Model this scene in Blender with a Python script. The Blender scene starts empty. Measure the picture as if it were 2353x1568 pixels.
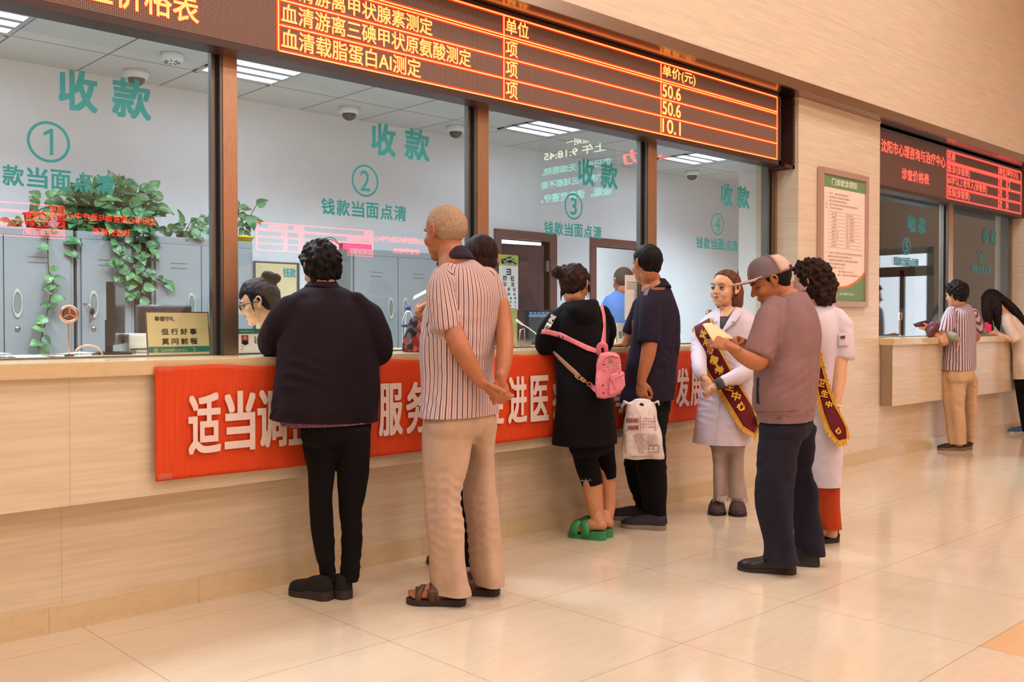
import bpy, bmesh, math, random
import numpy as np
from mathutils import Vector, Matrix
from mathutils.bvhtree import BVHTree

S = bpy.context.scene
COL = S.collection
random.seed(7)
RNG = np.random.default_rng(11)

# ------------------------------------------------------------------ camera
IMW, IMH = 2353.0, 1568.0
FPX = 2214.15
CXP, CYP = 1176.5, 784.0
YAW, PIT = math.radians(46.5465), math.radians(-1.0224)
CAM = Vector((-1.4101, -3.8264, 1.2309))
DIR = Vector((math.cos(YAW) * math.cos(PIT), math.sin(YAW) * math.cos(PIT), math.sin(PIT)))
RGT = Vector((math.sin(YAW), -math.cos(YAW), 0.0))
UPV = RGT.cross(DIR)
FWD = Vector((math.cos(YAW), math.sin(YAW), 0.0))
ZUP = Vector((0, 0, 1))

cam_data = bpy.data.cameras.new('camera')
cam_data.sensor_width = 36.0
cam_data.sensor_fit = 'HORIZONTAL'
cam_data.lens = FPX / IMW * 36.0
cam_data.clip_start = 0.05
cam_ob = bpy.data.objects.new('camera', cam_data)
COL.objects.link(cam_ob)
cm = Matrix((RGT, UPV, -DIR)).transposed().to_4x4()
cm.translation = CAM
cam_ob.matrix_world = cm
S.camera = cam_ob

# ------------------------------------------------------------------ world, exposure, lobby lamps
wd = bpy.data.worlds.new('world')
S.world = wd
wd.use_nodes = True
wd.node_tree.nodes['Background'].inputs[0].default_value = (1.0, 0.85, 0.72, 1)
wd.node_tree.nodes['Background'].inputs[1].default_value = 0.05
S.view_settings.view_transform = 'Standard'
S.view_settings.look = 'None'
S.view_settings.exposure = 0.0
S.view_settings.gamma = 1.0
S.view_settings.use_curve_mapping = False
S.cycles.use_denoising = True
S.cycles.max_bounces = 7
S.cycles.diffuse_bounces = 4
S.cycles.glossy_bounces = 4
S.cycles.transparent_max_bounces = 16
S.cycles.caustics_reflective = False
S.cycles.caustics_refractive = False
S.cycles.sample_clamp_indirect = 6.0

LOBBY_CEIL = 6.0
LOBBY_W = 62.0
WARM = (1.0, 0.925, 0.87)

def area_lamp(name, loc, sx, sy, power, color, rot=(0, 0, 0), spread=180):
    l = bpy.data.lights.new(name, 'AREA')
    l.shape = 'RECTANGLE'
    l.size, l.size_y = sx, sy
    l.energy = power
    l.color = color
    l.spread = math.radians(spread)
    o = bpy.data.objects.new(name, l)
    o.location = loc
    o.rotation_euler = rot
    COL.objects.link(o)
    return o

for ix in range(4):
    for iy in range(3):
        area_lamp('lobby_ceiling_lamp', (-2.4 + ix * 3.1, -2.2 - iy * 3.3, LOBBY_CEIL - 0.03), 1.2, 1.2, LOBBY_W, WARM)

# ------------------------------------------------------------------ picture ray helpers (photo pixel -> place in the room)
def ray(px, py):
    return DIR + RGT * ((px - CXP) / FPX) - UPV * ((py - CYP) / FPX)

def W(px, py, d):
    return CAM + ray(px, py) * d

def WY(px, py, y):
    v = ray(px, py)
    return CAM + v * ((y - CAM.y) / v.y)

def WZ(px, py, z):
    v = ray(px, py)
    return CAM + v * ((z - CAM.z) / v.z)

def dep(p):
    return (Vector(p) - CAM).dot(DIR)

# ------------------------------------------------------------------ object helpers
def tag(o, label=None, cat=None, group=None, kind=None):
    if label: o['label'] = label
    if cat: o['category'] = cat
    if group: o['group'] = group
    if kind: o['kind'] = kind
    return o

def empty(name, loc, label=None, cat=None, group=None, rz=0.0):
    o = bpy.data.objects.new(name, None)
    o.empty_display_size = 0.1
    o.location = loc
    o.rotation_euler = (0, 0, rz)
    COL.objects.link(o)
    bpy.context.view_layer.update()
    return tag(o, label, cat, group)

def link(name, me, mat=None, parent=None, smooth=False):
    o = bpy.data.objects.new(name, me)
    COL.objects.link(o)
    if mat is not None:
        for m in (mat if isinstance(mat, (list, tuple)) else [mat]):
            me.materials.append(m)
    if smooth:
        me.polygons.foreach_set('use_smooth', [True] * len(me.polygons))
    if parent is not None:
        o.parent = parent
        o.matrix_parent_inverse = mworld(parent).inverted()
    return o

def mworld(o):
    m = Matrix.LocRotScale(o.location, o.rotation_euler, o.scale)
    if o.parent is not None:
        m = mworld(o.parent) @ o.matrix_parent_inverse @ m
    return m

class MB:
    """collects shapes into one mesh (world coordinates)"""
    def __init__(self):
        self.v, self.f, self.mi = [], [], []
    def add(self, vs, fs, mi=0):
        n = len(self.v)
        self.v += [tuple(p) for p in vs]
        self.f += [tuple(n + i for i in f) for f in fs]
        self.mi += [mi] * len(fs)
        return self
    def box(self, a, b, mi=0, m=None):
        x0, y0, z0 = a; x1, y1, z1 = b
        vs = [Vector(p) for p in ((x0, y0, z0), (x1, y0, z0), (x1, y1, z0), (x0, y1, z0), (x0, y0, z1), (x1, y0, z1), (x1, y1, z1), (x0, y1, z1))]
        if m is not None: vs = [m @ p for p in vs]
        return self.add(vs, [(0, 3, 2, 1), (4, 5, 6, 7), (0, 1, 5, 4), (1, 2, 6, 5), (2, 3, 7, 6), (3, 0, 4, 7)], mi)
    def rings(self, rings, mi=0, cap=True, closed=True):
        n = len(rings[0]); vs = []; fs = []
        for r in rings: vs += list(r)
        for i in range(len(rings) - 1):
            for j in range(n if closed else n - 1):
                k = (j + 1) % n
                fs.append((i * n + j, i * n + k, (i + 1) * n + k, (i + 1) * n + j))
        if cap and closed:
            fs.append(tuple(range(n - 1, -1, -1)))
            fs.append(tuple((len(rings) - 1) * n + j for j in range(n)))
        return self.add(vs, fs, mi)
    def tube(self, pts, rad, n=12, mi=0, round_ends=True, samples=0, flat=None):
        pts = [Vector(p) for p in pts]
        rad = list(rad) if hasattr(rad, '__len__') else [rad] * len(pts)
        if samples and len(pts) > 2:
            pts, rad = catmull(pts, rad, samples)
        rings = []
        t0 = (pts[1] - pts[0]).normalized()
        ref = Vector((0, 0, 1)) if abs(t0.z) < 0.9 else Vector((1, 0, 0))
        nrm = t0.cross(ref).normalized()
        for i, p in enumerate(pts):
            if i == 0: t = t0
            elif i == len(pts) - 1: t = (pts[i] - pts[i - 1]).normalized()
            else: t = ((pts[i + 1] - p).normalized() + (p - pts[i - 1]).normalized()).normalized()
            nrm = (nrm - t * nrm.dot(t)).normalized()
            b = t.cross(nrm)
            rings.append((p, rad[i], nrm.copy(), b, t))
        out = []
        def ring(p, r, a, b):
            return [p + a * (r * math.cos(2 * math.pi * k / n)) + b * (r * (flat or 1.0) * math.sin(2 * math.pi * k / n)) for k in range(n)]
        if round_ends:
            p, r, a, b, t = rings[0]
            for q in (80, 55, 28):
                c, s = math.cos(math.radians(q)), math.sin(math.radians(q))
                out.append(ring(p - t * (r * s), r * c, a, b))
        for p, r, a, b, t in rings: out.append(ring(p, r, a, b))
        if round_ends is True:
            p, r, a, b, t = rings[-1]
            for q in (28, 55, 80):
                c, s = math.cos(math.radians(q)), math.sin(math.radians(q))
                out.append(ring(p + t * (r * s), r * c, a, b))
        return self.rings(out, mi)
    def ell(self, c, r, m=None, nu=20, nv=12, mi=0):
        c = Vector(c); vs = []; fs = []
        for i in range(nv + 1):
            th = math.pi * i / nv
            for j in range(nu):
                ph = 2 * math.pi * j / nu
                p = c + Vector((r[0] * math.sin(th) * math.cos(ph), r[1] * math.sin(th) * math.sin(ph), r[2] * math.cos(th)))
                vs.append(m @ p if m is not None else p)
        for i in range(nv):
            for j in range(nu):
                k = (j + 1) % nu
                a, b, cc, d = i * nu + j, i * nu + k, (i + 1) * nu + k, (i + 1) * nu + j
                if i == 0: fs.append((a, d, cc))
                elif i == nv - 1: fs.append((a, d, b))
                else: fs.append((a, d, cc, b))
        return self.add(vs, fs, mi)
    def lathe(self, prof, m, n=24, mi=0):
        rings = [[m @ Vector((r * math.cos(2 * math.pi * k / n), r * math.sin(2 * math.pi * k / n), z)) for k in range(n)] for r, z in prof]
        return self.rings(rings, mi)
    def disc(self, m, r, h, n=28, mi=0):
        return self.lathe([(r, 0), (r, h)], m, n, mi)
    def quad(self, a, b, c, d, mi=0):
        return self.add([a, b, c, d], [(0, 1, 2, 3)], mi)
    def sheet(self, grid, th, mi=0):
        """thin solid sheet from a grid of points, thickness along its normals"""
        nr, nc = len(grid), len(grid[0])
        g = [[Vector(p) for p in row] for row in grid]
        top = []; bot = []
        for i in range(nr):
            for j in range(nc):
                du = g[min(i + 1, nr - 1)][j] - g[max(i - 1, 0)][j]
                dv = g[i][min(j + 1, nc - 1)] - g[i][max(j - 1, 0)]
                nn = du.cross(dv)
                nn = nn.normalized() if nn.length > 1e-12 else ZUP
                top.append(g[i][j] + nn * th * 0.5); bot.append(g[i][j] - nn * th * 0.5)
        vs = top + bot; N = nr * nc; fs = []
        for i in range(nr - 1):
            for j in range(nc - 1):
                a, b, c, d = i * nc + j, i * nc + j + 1, (i + 1) * nc + j + 1, (i + 1) * nc + j
                fs.append((a, d, c, b)); fs.append((N + a, N + b, N + c, N + d))
        for i in range(nr - 1):
            for j in (0, nc - 1):
                a, d = i * nc + j, (i + 1) * nc + j
                fs.append((a, N + a, N + d, d) if j == 0 else (a, d, N + d, N + a))
        for j in range(nc - 1):
            for i in (0, nr - 1):
                a, b = i * nc + j, i * nc + j + 1
                fs.append((a, b, N + b, N + a) if i == 0 else (a, N + a, N + b, b))
        return self.add(vs, fs, mi)
    def mesh(self, name):
        me = bpy.data.meshes.new(name)
        me.from_pydata(self.v, [], self.f)
        if any(self.mi): me.polygons.foreach_set('material_index', self.mi)
        me.update()
        return me
    def build(self, name, mat, parent=None, smooth=False, bevel=0.0, fixn=True):
        me = self.mesh(name)
        if fixn or bevel:
            bm = bmesh.new(); bm.from_mesh(me)
            if bevel:
                bmesh.ops.bevel(bm, geom=list(bm.edges), offset=bevel, segments=2, affect='EDGES', profile=0.7)
            bmesh.ops.recalc_face_normals(bm, faces=list(bm.faces))
            bm.to_mesh(me); bm.free()
        o = link(name, me, mat, parent, smooth)
        return o

def catmull(pts, rad, n):
    P = [pts[0] * 2 - pts[1]] + list(pts) + [pts[-1] * 2 - pts[-2]]
    R = [rad[0]] + list(rad) + [rad[-1]]
    op, orr = [], []
    for i in range(1, len(P) - 2):
        for k in range(n):
            t = k / n
            a, b, c, d = P[i - 1], P[i], P[i + 1], P[i + 2]
            op.append(0.5 * ((2 * b) + (c - a) * t + (2 * a - 5 * b + 4 * c - d) * t * t + (3 * b - a - 3 * c + d) * t ** 3))
            orr.append(R[i] * (1 - t) + R[i + 1] * t)
    op.append(P[-2]); orr.append(R[-2])
    return op, orr

def box_ob(name, a, b, mat, parent=None, bevel=0.0):
    return MB().box(a, b).build(name, mat, parent, bevel=bevel)

# ------------------------------------------------------------------ lettering (built-in font)
def text_data(s, bold=0.0, ext=0.0006, space=1.0, res=3, line=1.0):
    c = bpy.data.curves.new('lettering', 'FONT')
    c.body = s; c.size = 1.0; c.offset = bold; c.extrude = 0.0; c.resolution_u = res
    c.space_character = space; c.space_line = line; c.fill_mode = 'FRONT'
    o = bpy.data.objects.new('lettering', c)
    COL.objects.link(o)
    dg = bpy.context.evaluated_depsgraph_get()
    me = bpy.data.meshes.new_from_object(o.evaluated_get(dg), depsgraph=dg)
    bpy.data.objects.remove(o); bpy.data.curves.remove(c)
    n = len(me.vertices)
    co = np.empty(n * 3); me.vertices.foreach_get('co', co); co = co.reshape(-1, 3)
    fs = [tuple(p.vertices) for p in me.polygons]
    bpy.data.meshes.remove(me)
    return co, fs

_tc = {}
def text_into(mb, s, m, box, bold=0.0, mi=0, space=1.0, lift=0.0, res=3):
    """letters s fitted to box (x0, y0, x1, y1) of the plane given by matrix m"""
    k = (s, space, res)
    if k not in _tc: _tc[k] = text_data(s, 0.0, space=space, res=res)
    co, fs = _tc[k]
    if len(co) == 0: return
    lo, hi = co.min(0), co.max(0)
    x0, y0, x1, y1 = box
    sx = (x1 - x0) / max(hi[0] - lo[0], 1e-6); sy = (y1 - y0) / max(hi[1] - lo[1], 1e-6)
    offs = [(0.0, 0.0)]
    if bold:      # heavier strokes: the same glyph set again a hair to each side
        wx, wy = bold * min(abs(sx), abs(sy)) * (1 if sx > 0 else -1), bold * min(abs(sx), abs(sy))
        offs += [(wx, 0), (-wx, 0), (0, wy), (0, -wy), (wx, wy), (-wx, wy), (wx, -wy), (-wx, -wy)]
    for j, (ox, oy) in enumerate(offs):
        vs = [m @ Vector((x0 + (c[0] - lo[0]) * sx + ox, y0 + (c[1] - lo[1]) * sy + oy, lift + j * 4e-5)) for c in co]
        mb.add(vs, fs, mi)

def plane_m(o, xd, yd):
    xd = Vector(xd).normalized(); yd = Vector(yd).normalized(); z = xd.cross(yd)
    m = Matrix((xd, yd, z)).transposed().to_4x4(); m.translation = Vector(o)
    return m

def wall_m(y):
    """plane facing the lobby (-Y): local x = world X, local y = world Z"""
    return plane_m((0, y, 0), (1, 0, 0), (0, 0, 1))

# ------------------------------------------------------------------ materials
def lin(c):
    return tuple(((v / 255.0) / 12.92 if v <= 10 else ((v / 255.0 + 0.055) / 1.055) ** 2.4) for v in c)

class N:
    def __init__(self, name):
        self.m = bpy.data.materials.new(name); self.m.use_nodes = True
        self.t = self.m.node_tree; self.b = self.t.nodes['Principled BSDF']; self.out = self.t.nodes['Material Output']
    def n(self, typ, **kw):
        nd = self.t.nodes.new(typ)
        for k, v in kw.items(): setattr(nd, k, v)
        return nd
    def l(self, a, b): self.t.links.new(a, b)
    def val(self, x):
        return x
    def math(self, op, a, b=None, c=None):
        nd = self.n('ShaderNodeMath', operation=op)
        for i, x in enumerate((a, b, c)):
            if x is None: continue
            if isinstance(x, (int, float)): nd.inputs[i].default_value = x
            else: self.l(x, nd.inputs[i])
        return nd.outputs[0]
    def mix(self, f, a, b):
        nd = self.n('ShaderNodeMix', data_type='RGBA')
        if isinstance(f, (int, float)): nd.inputs[0].default_value = f
        else: self.l(f, nd.inputs[0])
        for i, x in ((6, a), (7, b)):
            if isinstance(x, (tuple, list)): nd.inputs[i].default_value = (*x[:3], 1)
            else: self.l(x, nd.inputs[i])
        return nd.outputs[2]
    def pos(self, obj=False):
        if obj: return self.n('ShaderNodeTexCoord').outputs['Object']
        return self.n('ShaderNodeNewGeometry').outputs['Position']
    def xyz(self, v):
        s = self.n('ShaderNodeSeparateXYZ'); self.l(v, s.inputs[0]); return s.outputs
    def noise(self, v, scale, detail=3, rough=0.5, stretch=None):
        if stretch:
            mp = self.n('ShaderNodeMapping'); mp.inputs['Scale'].default_value = stretch; self.l(v, mp.inputs[0]); v = mp.outputs[0]
        nd = self.n('ShaderNodeTexNoise'); nd.inputs['Scale'].default_value = scale; nd.inputs['Detail'].default_value = detail
        nd.inputs['Roughness'].default_value = rough; self.l(v, nd.inputs['Vector']); return nd.outputs['Fac']
    def ramp(self, f, a, b, lo=0.0, hi=1.0):
        r = self.n('ShaderNodeMapRange'); r.inputs[1].default_value = lo; r.inputs[2].default_value = hi
        self.l(f, r.inputs[0]); return self.mix(r.outputs[0], a, b)
    def bump(self, h, strength=0.3, dist=0.002):
        bp = self.n('ShaderNodeBump'); bp.inputs['Strength'].default_value = strength; bp.inputs['Distance'].default_value = dist
        self.l(h, bp.inputs['Height']); self.l(bp.outputs[0], self.b.inputs['Normal'])
    def color(self, c):
        if isinstance(c, (tuple, list)): self.b.inputs['Base Color'].default_value = (*c[:3], 1)
        else: self.l(c, self.b.inputs['Base Color'])
    def set(self, rough=0.5, metal=0.0, spec=0.5, coat=0.0):
        self.b.inputs['Roughness'].default_value = rough; self.b.inputs['Metallic'].default_value = metal
        self.b.inputs['Specular IOR Level'].default_value = spec; self.b.inputs['Coat Weight'].default_value = coat
        return self

def pm(name, rgb, rough=0.5, metal=0.0, spec=0.5, vary=0.08, scale=30.0, bump=0.0, stretch=None):
    k = N(name).set(rough, metal, spec)
    c = lin(rgb)
    if vary:
        f = k.noise(k.pos(), scale, 3, 0.55, stretch)
        k.color(k.ramp(f, tuple(x * (1 - vary) for x in c), tuple(min(1, x * (1 + vary)) for x in c), 0.3, 0.7))
        if bump: k.bump(f, bump, 0.003)
    else:
        k.color(c)
    return k.m

def emit(name, rgb, strength, dots=0.0):
    k = N(name); k.color((0.01, 0.01, 0.01)); k.set(0.5)
    k.b.inputs['Emission Color'].default_value = (*lin(rgb), 1)
    k.b.inputs['Emission Strength'].default_value = strength
    return k.m
# ------------------------------------------------------------------ stone, steel, glass
def stone(name, rgb, rough=0.3, zs=None, xs=None, spec=0.5, streak=0.10, veins=0.0):
    """cream limestone with fine horizontal streaks; zs / xs = (offset, period) of panel joints"""
    k = N(name).set(rough, 0, spec)
    p = k.pos(); c = lin(rgb)
    s1 = k.noise(p, 1.0, 5, 0.6, (3.0, 3.0, 55.0))
    s2 = k.noise(p, 0.8, 3, 0.5)
    col = k.ramp(s1, tuple(x * (1 - streak) for x in c), tuple(min(1, x * (1 + streak)) for x in c), 0.3, 0.7)
    col = k.mix(k.math('MULTIPLY', s2, 0.12), col, tuple(x * 0.82 for x in c))
    if veins:
        v = k.noise(p, 9, 6, 0.65)
        w = k.math('LESS_THAN', k.math('ABSOLUTE', k.math('SUBTRACT', v, 0.5)), 0.012)
        col = k.mix(k.math('MULTIPLY', w, veins), col, tuple(x * 0.55 for x in c))
    xyz = k.xyz(p)
    for ax, spec_ in ((2, zs), (0, xs)):
        if spec_ is None: continue
        off, per = spec_
        q = k.math('FRACT', k.math('DIVIDE', k.math('SUBTRACT', xyz[ax], off - 0.5 * per), per))
        q = k.math('ABSOLUTE', k.math('SUBTRACT', q, 0.5))
        g = k.math('LESS_THAN', q, 0.0017 / per)
        col = k.mix(k.math('MULTIPLY', g, 0.4), col, tuple(x * 0.4 for x in c))
    k.color(col)
    return k.m

def floor_mat():
    k = N('polished_floor_tiles').set(0.12, 0, 0.55)
    p = k.pos(); c = lin((220, 201, 176)); xyz = k.xyz(p)
    s1 = k.noise(p, 1.0, 5, 0.6, (6.0, 30.0, 1.0)); s2 = k.noise(p, 1.3, 3, 0.5)
    col = k.ramp(s1, tuple(x * 0.95 for x in c), tuple(min(1, x * 1.05) for x in c), 0.3, 0.7)
    col = k.mix(k.math('MULTIPLY', s2, 0.15), col, tuple(x * 0.8 for x in c))
    # inlaid band of warmer marble
    inl = k.math('MULTIPLY', k.math('GREATER_THAN', xyz[0], 2.4), k.math('LESS_THAN', xyz[1], -2.4))
    col = k.mix(k.math('MULTIPLY', inl, 0.75), col, lin((226, 176, 122)))
    for ax in (0, 1):
        q = k.math('FRACT', k.math('ADD', k.math('DIVIDE', xyz[ax], 0.8), 0.5))
        g = k.math('LESS_THAN', k.math('ABSOLUTE', k.math('SUBTRACT', q, 0.5)), 0.0018 / 0.8)
        col = k.mix(k.math('MULTIPLY', g, 0.55), col, lin((120, 92, 70)))
    k.color(col)
    return k.m

def brushed(name, rgb, rough=0.3, stretch=(2, 2, 90)):
    k = N(name).set(rough, 1.0, 0.5); c = lin(rgb)
    f = k.noise(k.pos(), 6, 4, 0.6, stretch)
    k.color(k.ramp(f, tuple(x * 0.85 for x in c), tuple(min(1, x * 1.1) for x in c), 0.3, 0.7))
    return k.m

def glass_mat(name, tint=(0.97, 0.99, 0.985), boost=1.0):
    k = N(name); t = k.t
    t.nodes.remove(k.b)
    tr = k.n('ShaderNodeBsdfTransparent'); tr.inputs[0].default_value = (*tint, 1)
    gl = k.n('ShaderNodeBsdfGlossy'); gl.inputs['Roughness'].default_value = 0.0
    lw = k.n('ShaderNodeLayerWeight'); lw.inputs['Blend'].default_value = 0.5
    f5 = k.math('POWER', lw.outputs['Facing'], 5.0)
    r = k.math('ADD', k.math('MULTIPLY', f5, 0.955), 0.045 * boost)
    mx = k.n('ShaderNodeMixShader'); k.l(r, mx.inputs[0]); k.l(tr.outputs[0], mx.inputs[1]); k.l(gl.outputs[0], mx.inputs[2])
    k.l(mx.outputs[0], k.out.inputs['Surface'])
    return k.m

WALLC = (222, 206, 184)
M_WALL = stone('wall_stone', WALLC, 0.28, zs=(3.687, 0.592))
M_PILLAR = stone('pillar_stone', WALLC, 0.28, zs=(1.916, 0.612))
M_PANEL = stone('counter_stone', (216, 197, 171), 0.35, xs=(WY(160, 1000, 0.10).x, 1.2))
M_BASE = stone('base_stone', (216, 197, 171), 0.35, xs=(WY(141, 1300, 0.215).x, 1.2))
M_SKIRT = stone('skirting_marble', (212, 188, 152), 0.25, xs=(0.495, 0.625), streak=0.04, veins=0.18)
M_TOP = stone('countertop_marble', (214, 187, 148), 0.15, xs=(WY(592, 840, 0.07).x, 1.6), streak=0.04, veins=0.15)
M_FLOOR = floor_mat()
M_STEEL = brushed('brushed_steel', (176, 160, 146), 0.28, (60, 60, 2))
M_SOFFIT = brushed('polished_steel_soffit', (170, 150, 138), 0.2, (3, 40, 3))
M_BRONZE = brushed('bronze_steel', (188, 156, 130), 0.34, (40, 40, 2))
M_ALU = brushed('grey_aluminium', (128, 126, 122), 0.4, (30, 30, 2))
M_GLASS = glass_mat('window_glass')
M_TEAL = pm('teal_vinyl', (42, 148, 156), 0.5, vary=0)
M_DARKCASE = pm('dark_brown_case', (62, 38, 32), 0.4, vary=0.05)
M_BLACK = pm('black_plastic', (22, 21, 23), 0.4, vary=0.05)
M_PLASTER = pm('office_white_paint', (228, 229, 232), 0.7, vary=0.02, scale=4)
M_OFLOOR = pm('office_floor', (170, 165, 158), 0.4)
M_LOBCEIL = pm('lobby_ceiling_paint', (238, 222, 205), 0.8, vary=0.02)
M_PAPER = pm('paper_white', (240, 236, 228), 0.7, vary=0.02)
M_INK = pm('printed_ink', (60, 55, 60), 0.7, vary=0)

# ------------------------------------------------------------------ lobby shell
X0, X1, YB = -6.0, 14.0, -10.6
PX0, PX1 = 5.575, 6.98          # pillar between the two counters
QX0, QX1 = 10.78, X1            # pillar at the far end
C2L = 6.985                      # left end of the second counter
def struct(o): o['kind'] = 'structure'; return o

struct(box_ob('floor', (X0, YB, -0.08), (X1, 0.26, 0.0), M_FLOOR))
struct(box_ob('ceiling', (X0, YB, LOBBY_CEIL), (X1, 0.4, LOBBY_CEIL + 0.1), M_LOBCEIL))
struct(box_ob('wall_upper', (X0, 0.10, 3.125), (X1, 0.45, LOBBY_CEIL), M_WALL))
tr_ = MB().box((X0, 0.097, 3.047), (X1, 0.12, 3.128)).build('trim_1', M_STEEL)
struct(tr_)
struct(MB().box((X0, 0.119, 3.046), (X1, 0.45, 3.06)).build('trim_2', M_SOFFIT))
struct(box_ob('pillar', (PX0, 0.213, 0.0), (PX1, 0.60, 3.046), M_PILLAR))
struct(box_ob('pillar', (QX0, 0.213, 0.0), (QX1, 0.60, 3.046), M_PILLAR))
# thin pale bead where the pillar meets the soffit
struct(MB().box((PX0 - 0.004, 0.205, 3.034), (PX1 + 0.004, 0.214, 3.045)).box((PX0 - 0.012, 0.205, 3.034), (PX0, 0.45, 3.045)).build('trim_3', pm('pale_bead', (240, 205, 170), 0.4)))
struct(box_ob('wall_left', (X0 - 0.1, YB, 0), (X0, 0.4, LOBBY_CEIL), M_WALL))
struct(box_ob('wall_opposite', (X0, YB - 0.1, 0), (X1, YB, LOBBY_CEIL), M_WALL))
struct(MB().box((X0, 0.196, 0.0), (X1, 0.214, 0.105)).box((X0, 0.192, 0.0), (X1, 0.197, 0.09)).build('baseboard_front', M_SKIRT))
# end wall with the glazed entrance
DY0, DY1, DZ = -2.80, -1.80, 2.46
wl = MB().box((X1, YB, 0), (X1 + 0.12, DY0, LOBBY_CEIL)).box((X1, DY1, 0), (X1 + 0.12, 0.4, LOBBY_CEIL)).box((X1, DY0, DZ), (X1 + 0.12, DY1, LOBBY_CEIL))
struct(wl.build('wall_right', M_WALL))
M_DAY = emit('daylight_outside', (235, 244, 255), 5.0)
dr = struct(MB().box((X1 - 0.02, DY0, 0), (X1 + 0.08, DY0 + 0.10, DZ)).box((X1 - 0.02, DY1 - 0.10, 0), (X1 + 0.08, DY1, DZ))
            .box((X1 - 0.02, DY0, 2.0), (X1 + 0.08, DY1, 2.16)).box((X1 - 0.02, DY0, DZ - 0.1), (X1 + 0.08, DY1, DZ))
            .box((X1 - 0.02, -2.34, 0), (X1 + 0.08, -2.26, 2.1)).box((X1 - 0.02, DY0, 0.0), (X1 + 0.08, DY1, 0.22)).build('door_1', M_ALU))
box_ob('pane', (X1 + 0.03, DY0, 0), (X1 + 0.04, DY1, DZ), M_DAY, dr)

# ------------------------------------------------------------------ counters
def counter(xa, xb, ztop, label, endcap=False):
    t = empty('service_counter', ((xa + xb) / 2, 0.2, 0), label, 'counter')
    tp = MB().box((xa, 0.07, ztop - 0.062), (xb, 0.98 if not endcap else 0.2125, ztop))
    if endcap: tp.box((PX1 + 0.002, 0.2125, ztop - 0.062), (xb, 0.98, ztop))
    tp.build('countertop', M_TOP, t, bevel=0.006)
    pa = xa + (0.03 if endcap else 0.0)
    MB().box((pa, 0.10, 0.517 if not endcap else 0.49), (xb, 0.213, ztop - 0.062)).build('front_panel', M_PANEL, t)
    MB().box((pa if not endcap else PX1 + 0.002, 0.213, 0.0), (xb, 0.24, ztop - 0.062)).build('base_panel', M_BASE, t)
    if endcap:
        MB().box((pa - 0.012, 0.105, 0.49), (pa, 0.213, ztop - 0.062)).build('end_panel', M_STEEL, t)
    return t
counter(X0 + 0.01, PX0 - 0.002, 1.082, 'long cream stone service counter under the windows numbered 1 to 4')
counter(C2L, QX0 - 0.002, 1.10, 'shorter cream stone counter past the pillar under window 5', True)

# ------------------------------------------------------------------ window posts, panes and their teal lettering
ZG0, ZG1, YG = 1.082, 2.522, 0.45
POSTS = [(0.715, 0.80), (2.305, 2.405), (3.885, 3.995)]
def post(x0, x1, z0=1.082):
    o = MB().box((x0 + 0.012, 0.40, z0), (x1, 0.50, ZG1)).build('window_post', M_BRONZE)
    a = MB().box((x0 - 0.028, 0.435, z0), (x0 - 0.006, 0.47, ZG1)).box((x0 + 0.0, 0.405, z0), (x0 + 0.013, 0.47, ZG1)).build('frame_strip', M_ALU, o)
    b = MB().box((x0 - 0.008, 0.425, z0), (x0 + 0.002, 0.47, ZG1)).build('seal', M_BLACK, o)
    struct(o)
post(-0.885, -0.80)
for a, b in POSTS: post(a, b)
post(8.93, 9.06, 1.10)
# side frames at the pillar and the far end
struct(MB().box((PX0 - 0.115, 0.42, 1.082), (PX0 - 0.085, 0.48, ZG1)).box((PX0 - 0.07, 0.41, 1.082), (PX0 - 0.03, 0.48, ZG1)).build('window_jamb', M_ALU))
struct(MB().box((PX0 - 0.031, 0.402, 1.082), (PX0, 0.47, ZG1)).build('window_jamb', M_BRONZE))
struct(MB().box((QX0 - 0.16, 0.40, 1.10), (QX0 - 0.06, 0.48, ZG1)).build('window_jamb', M_ALU))
struct(MB().box((QX0 - 0.06, 0.402, 1.10), (QX0, 0.47, ZG1)).build('window_jamb', M_BRONZE))
struct(MB().box((X0, 0.41, ZG1), (PX0, 0.50, 2.62)).box((PX1, 0.41, ZG1), (QX0, 0.50, 2.62)).build('trim_4', M_ALU))

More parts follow.
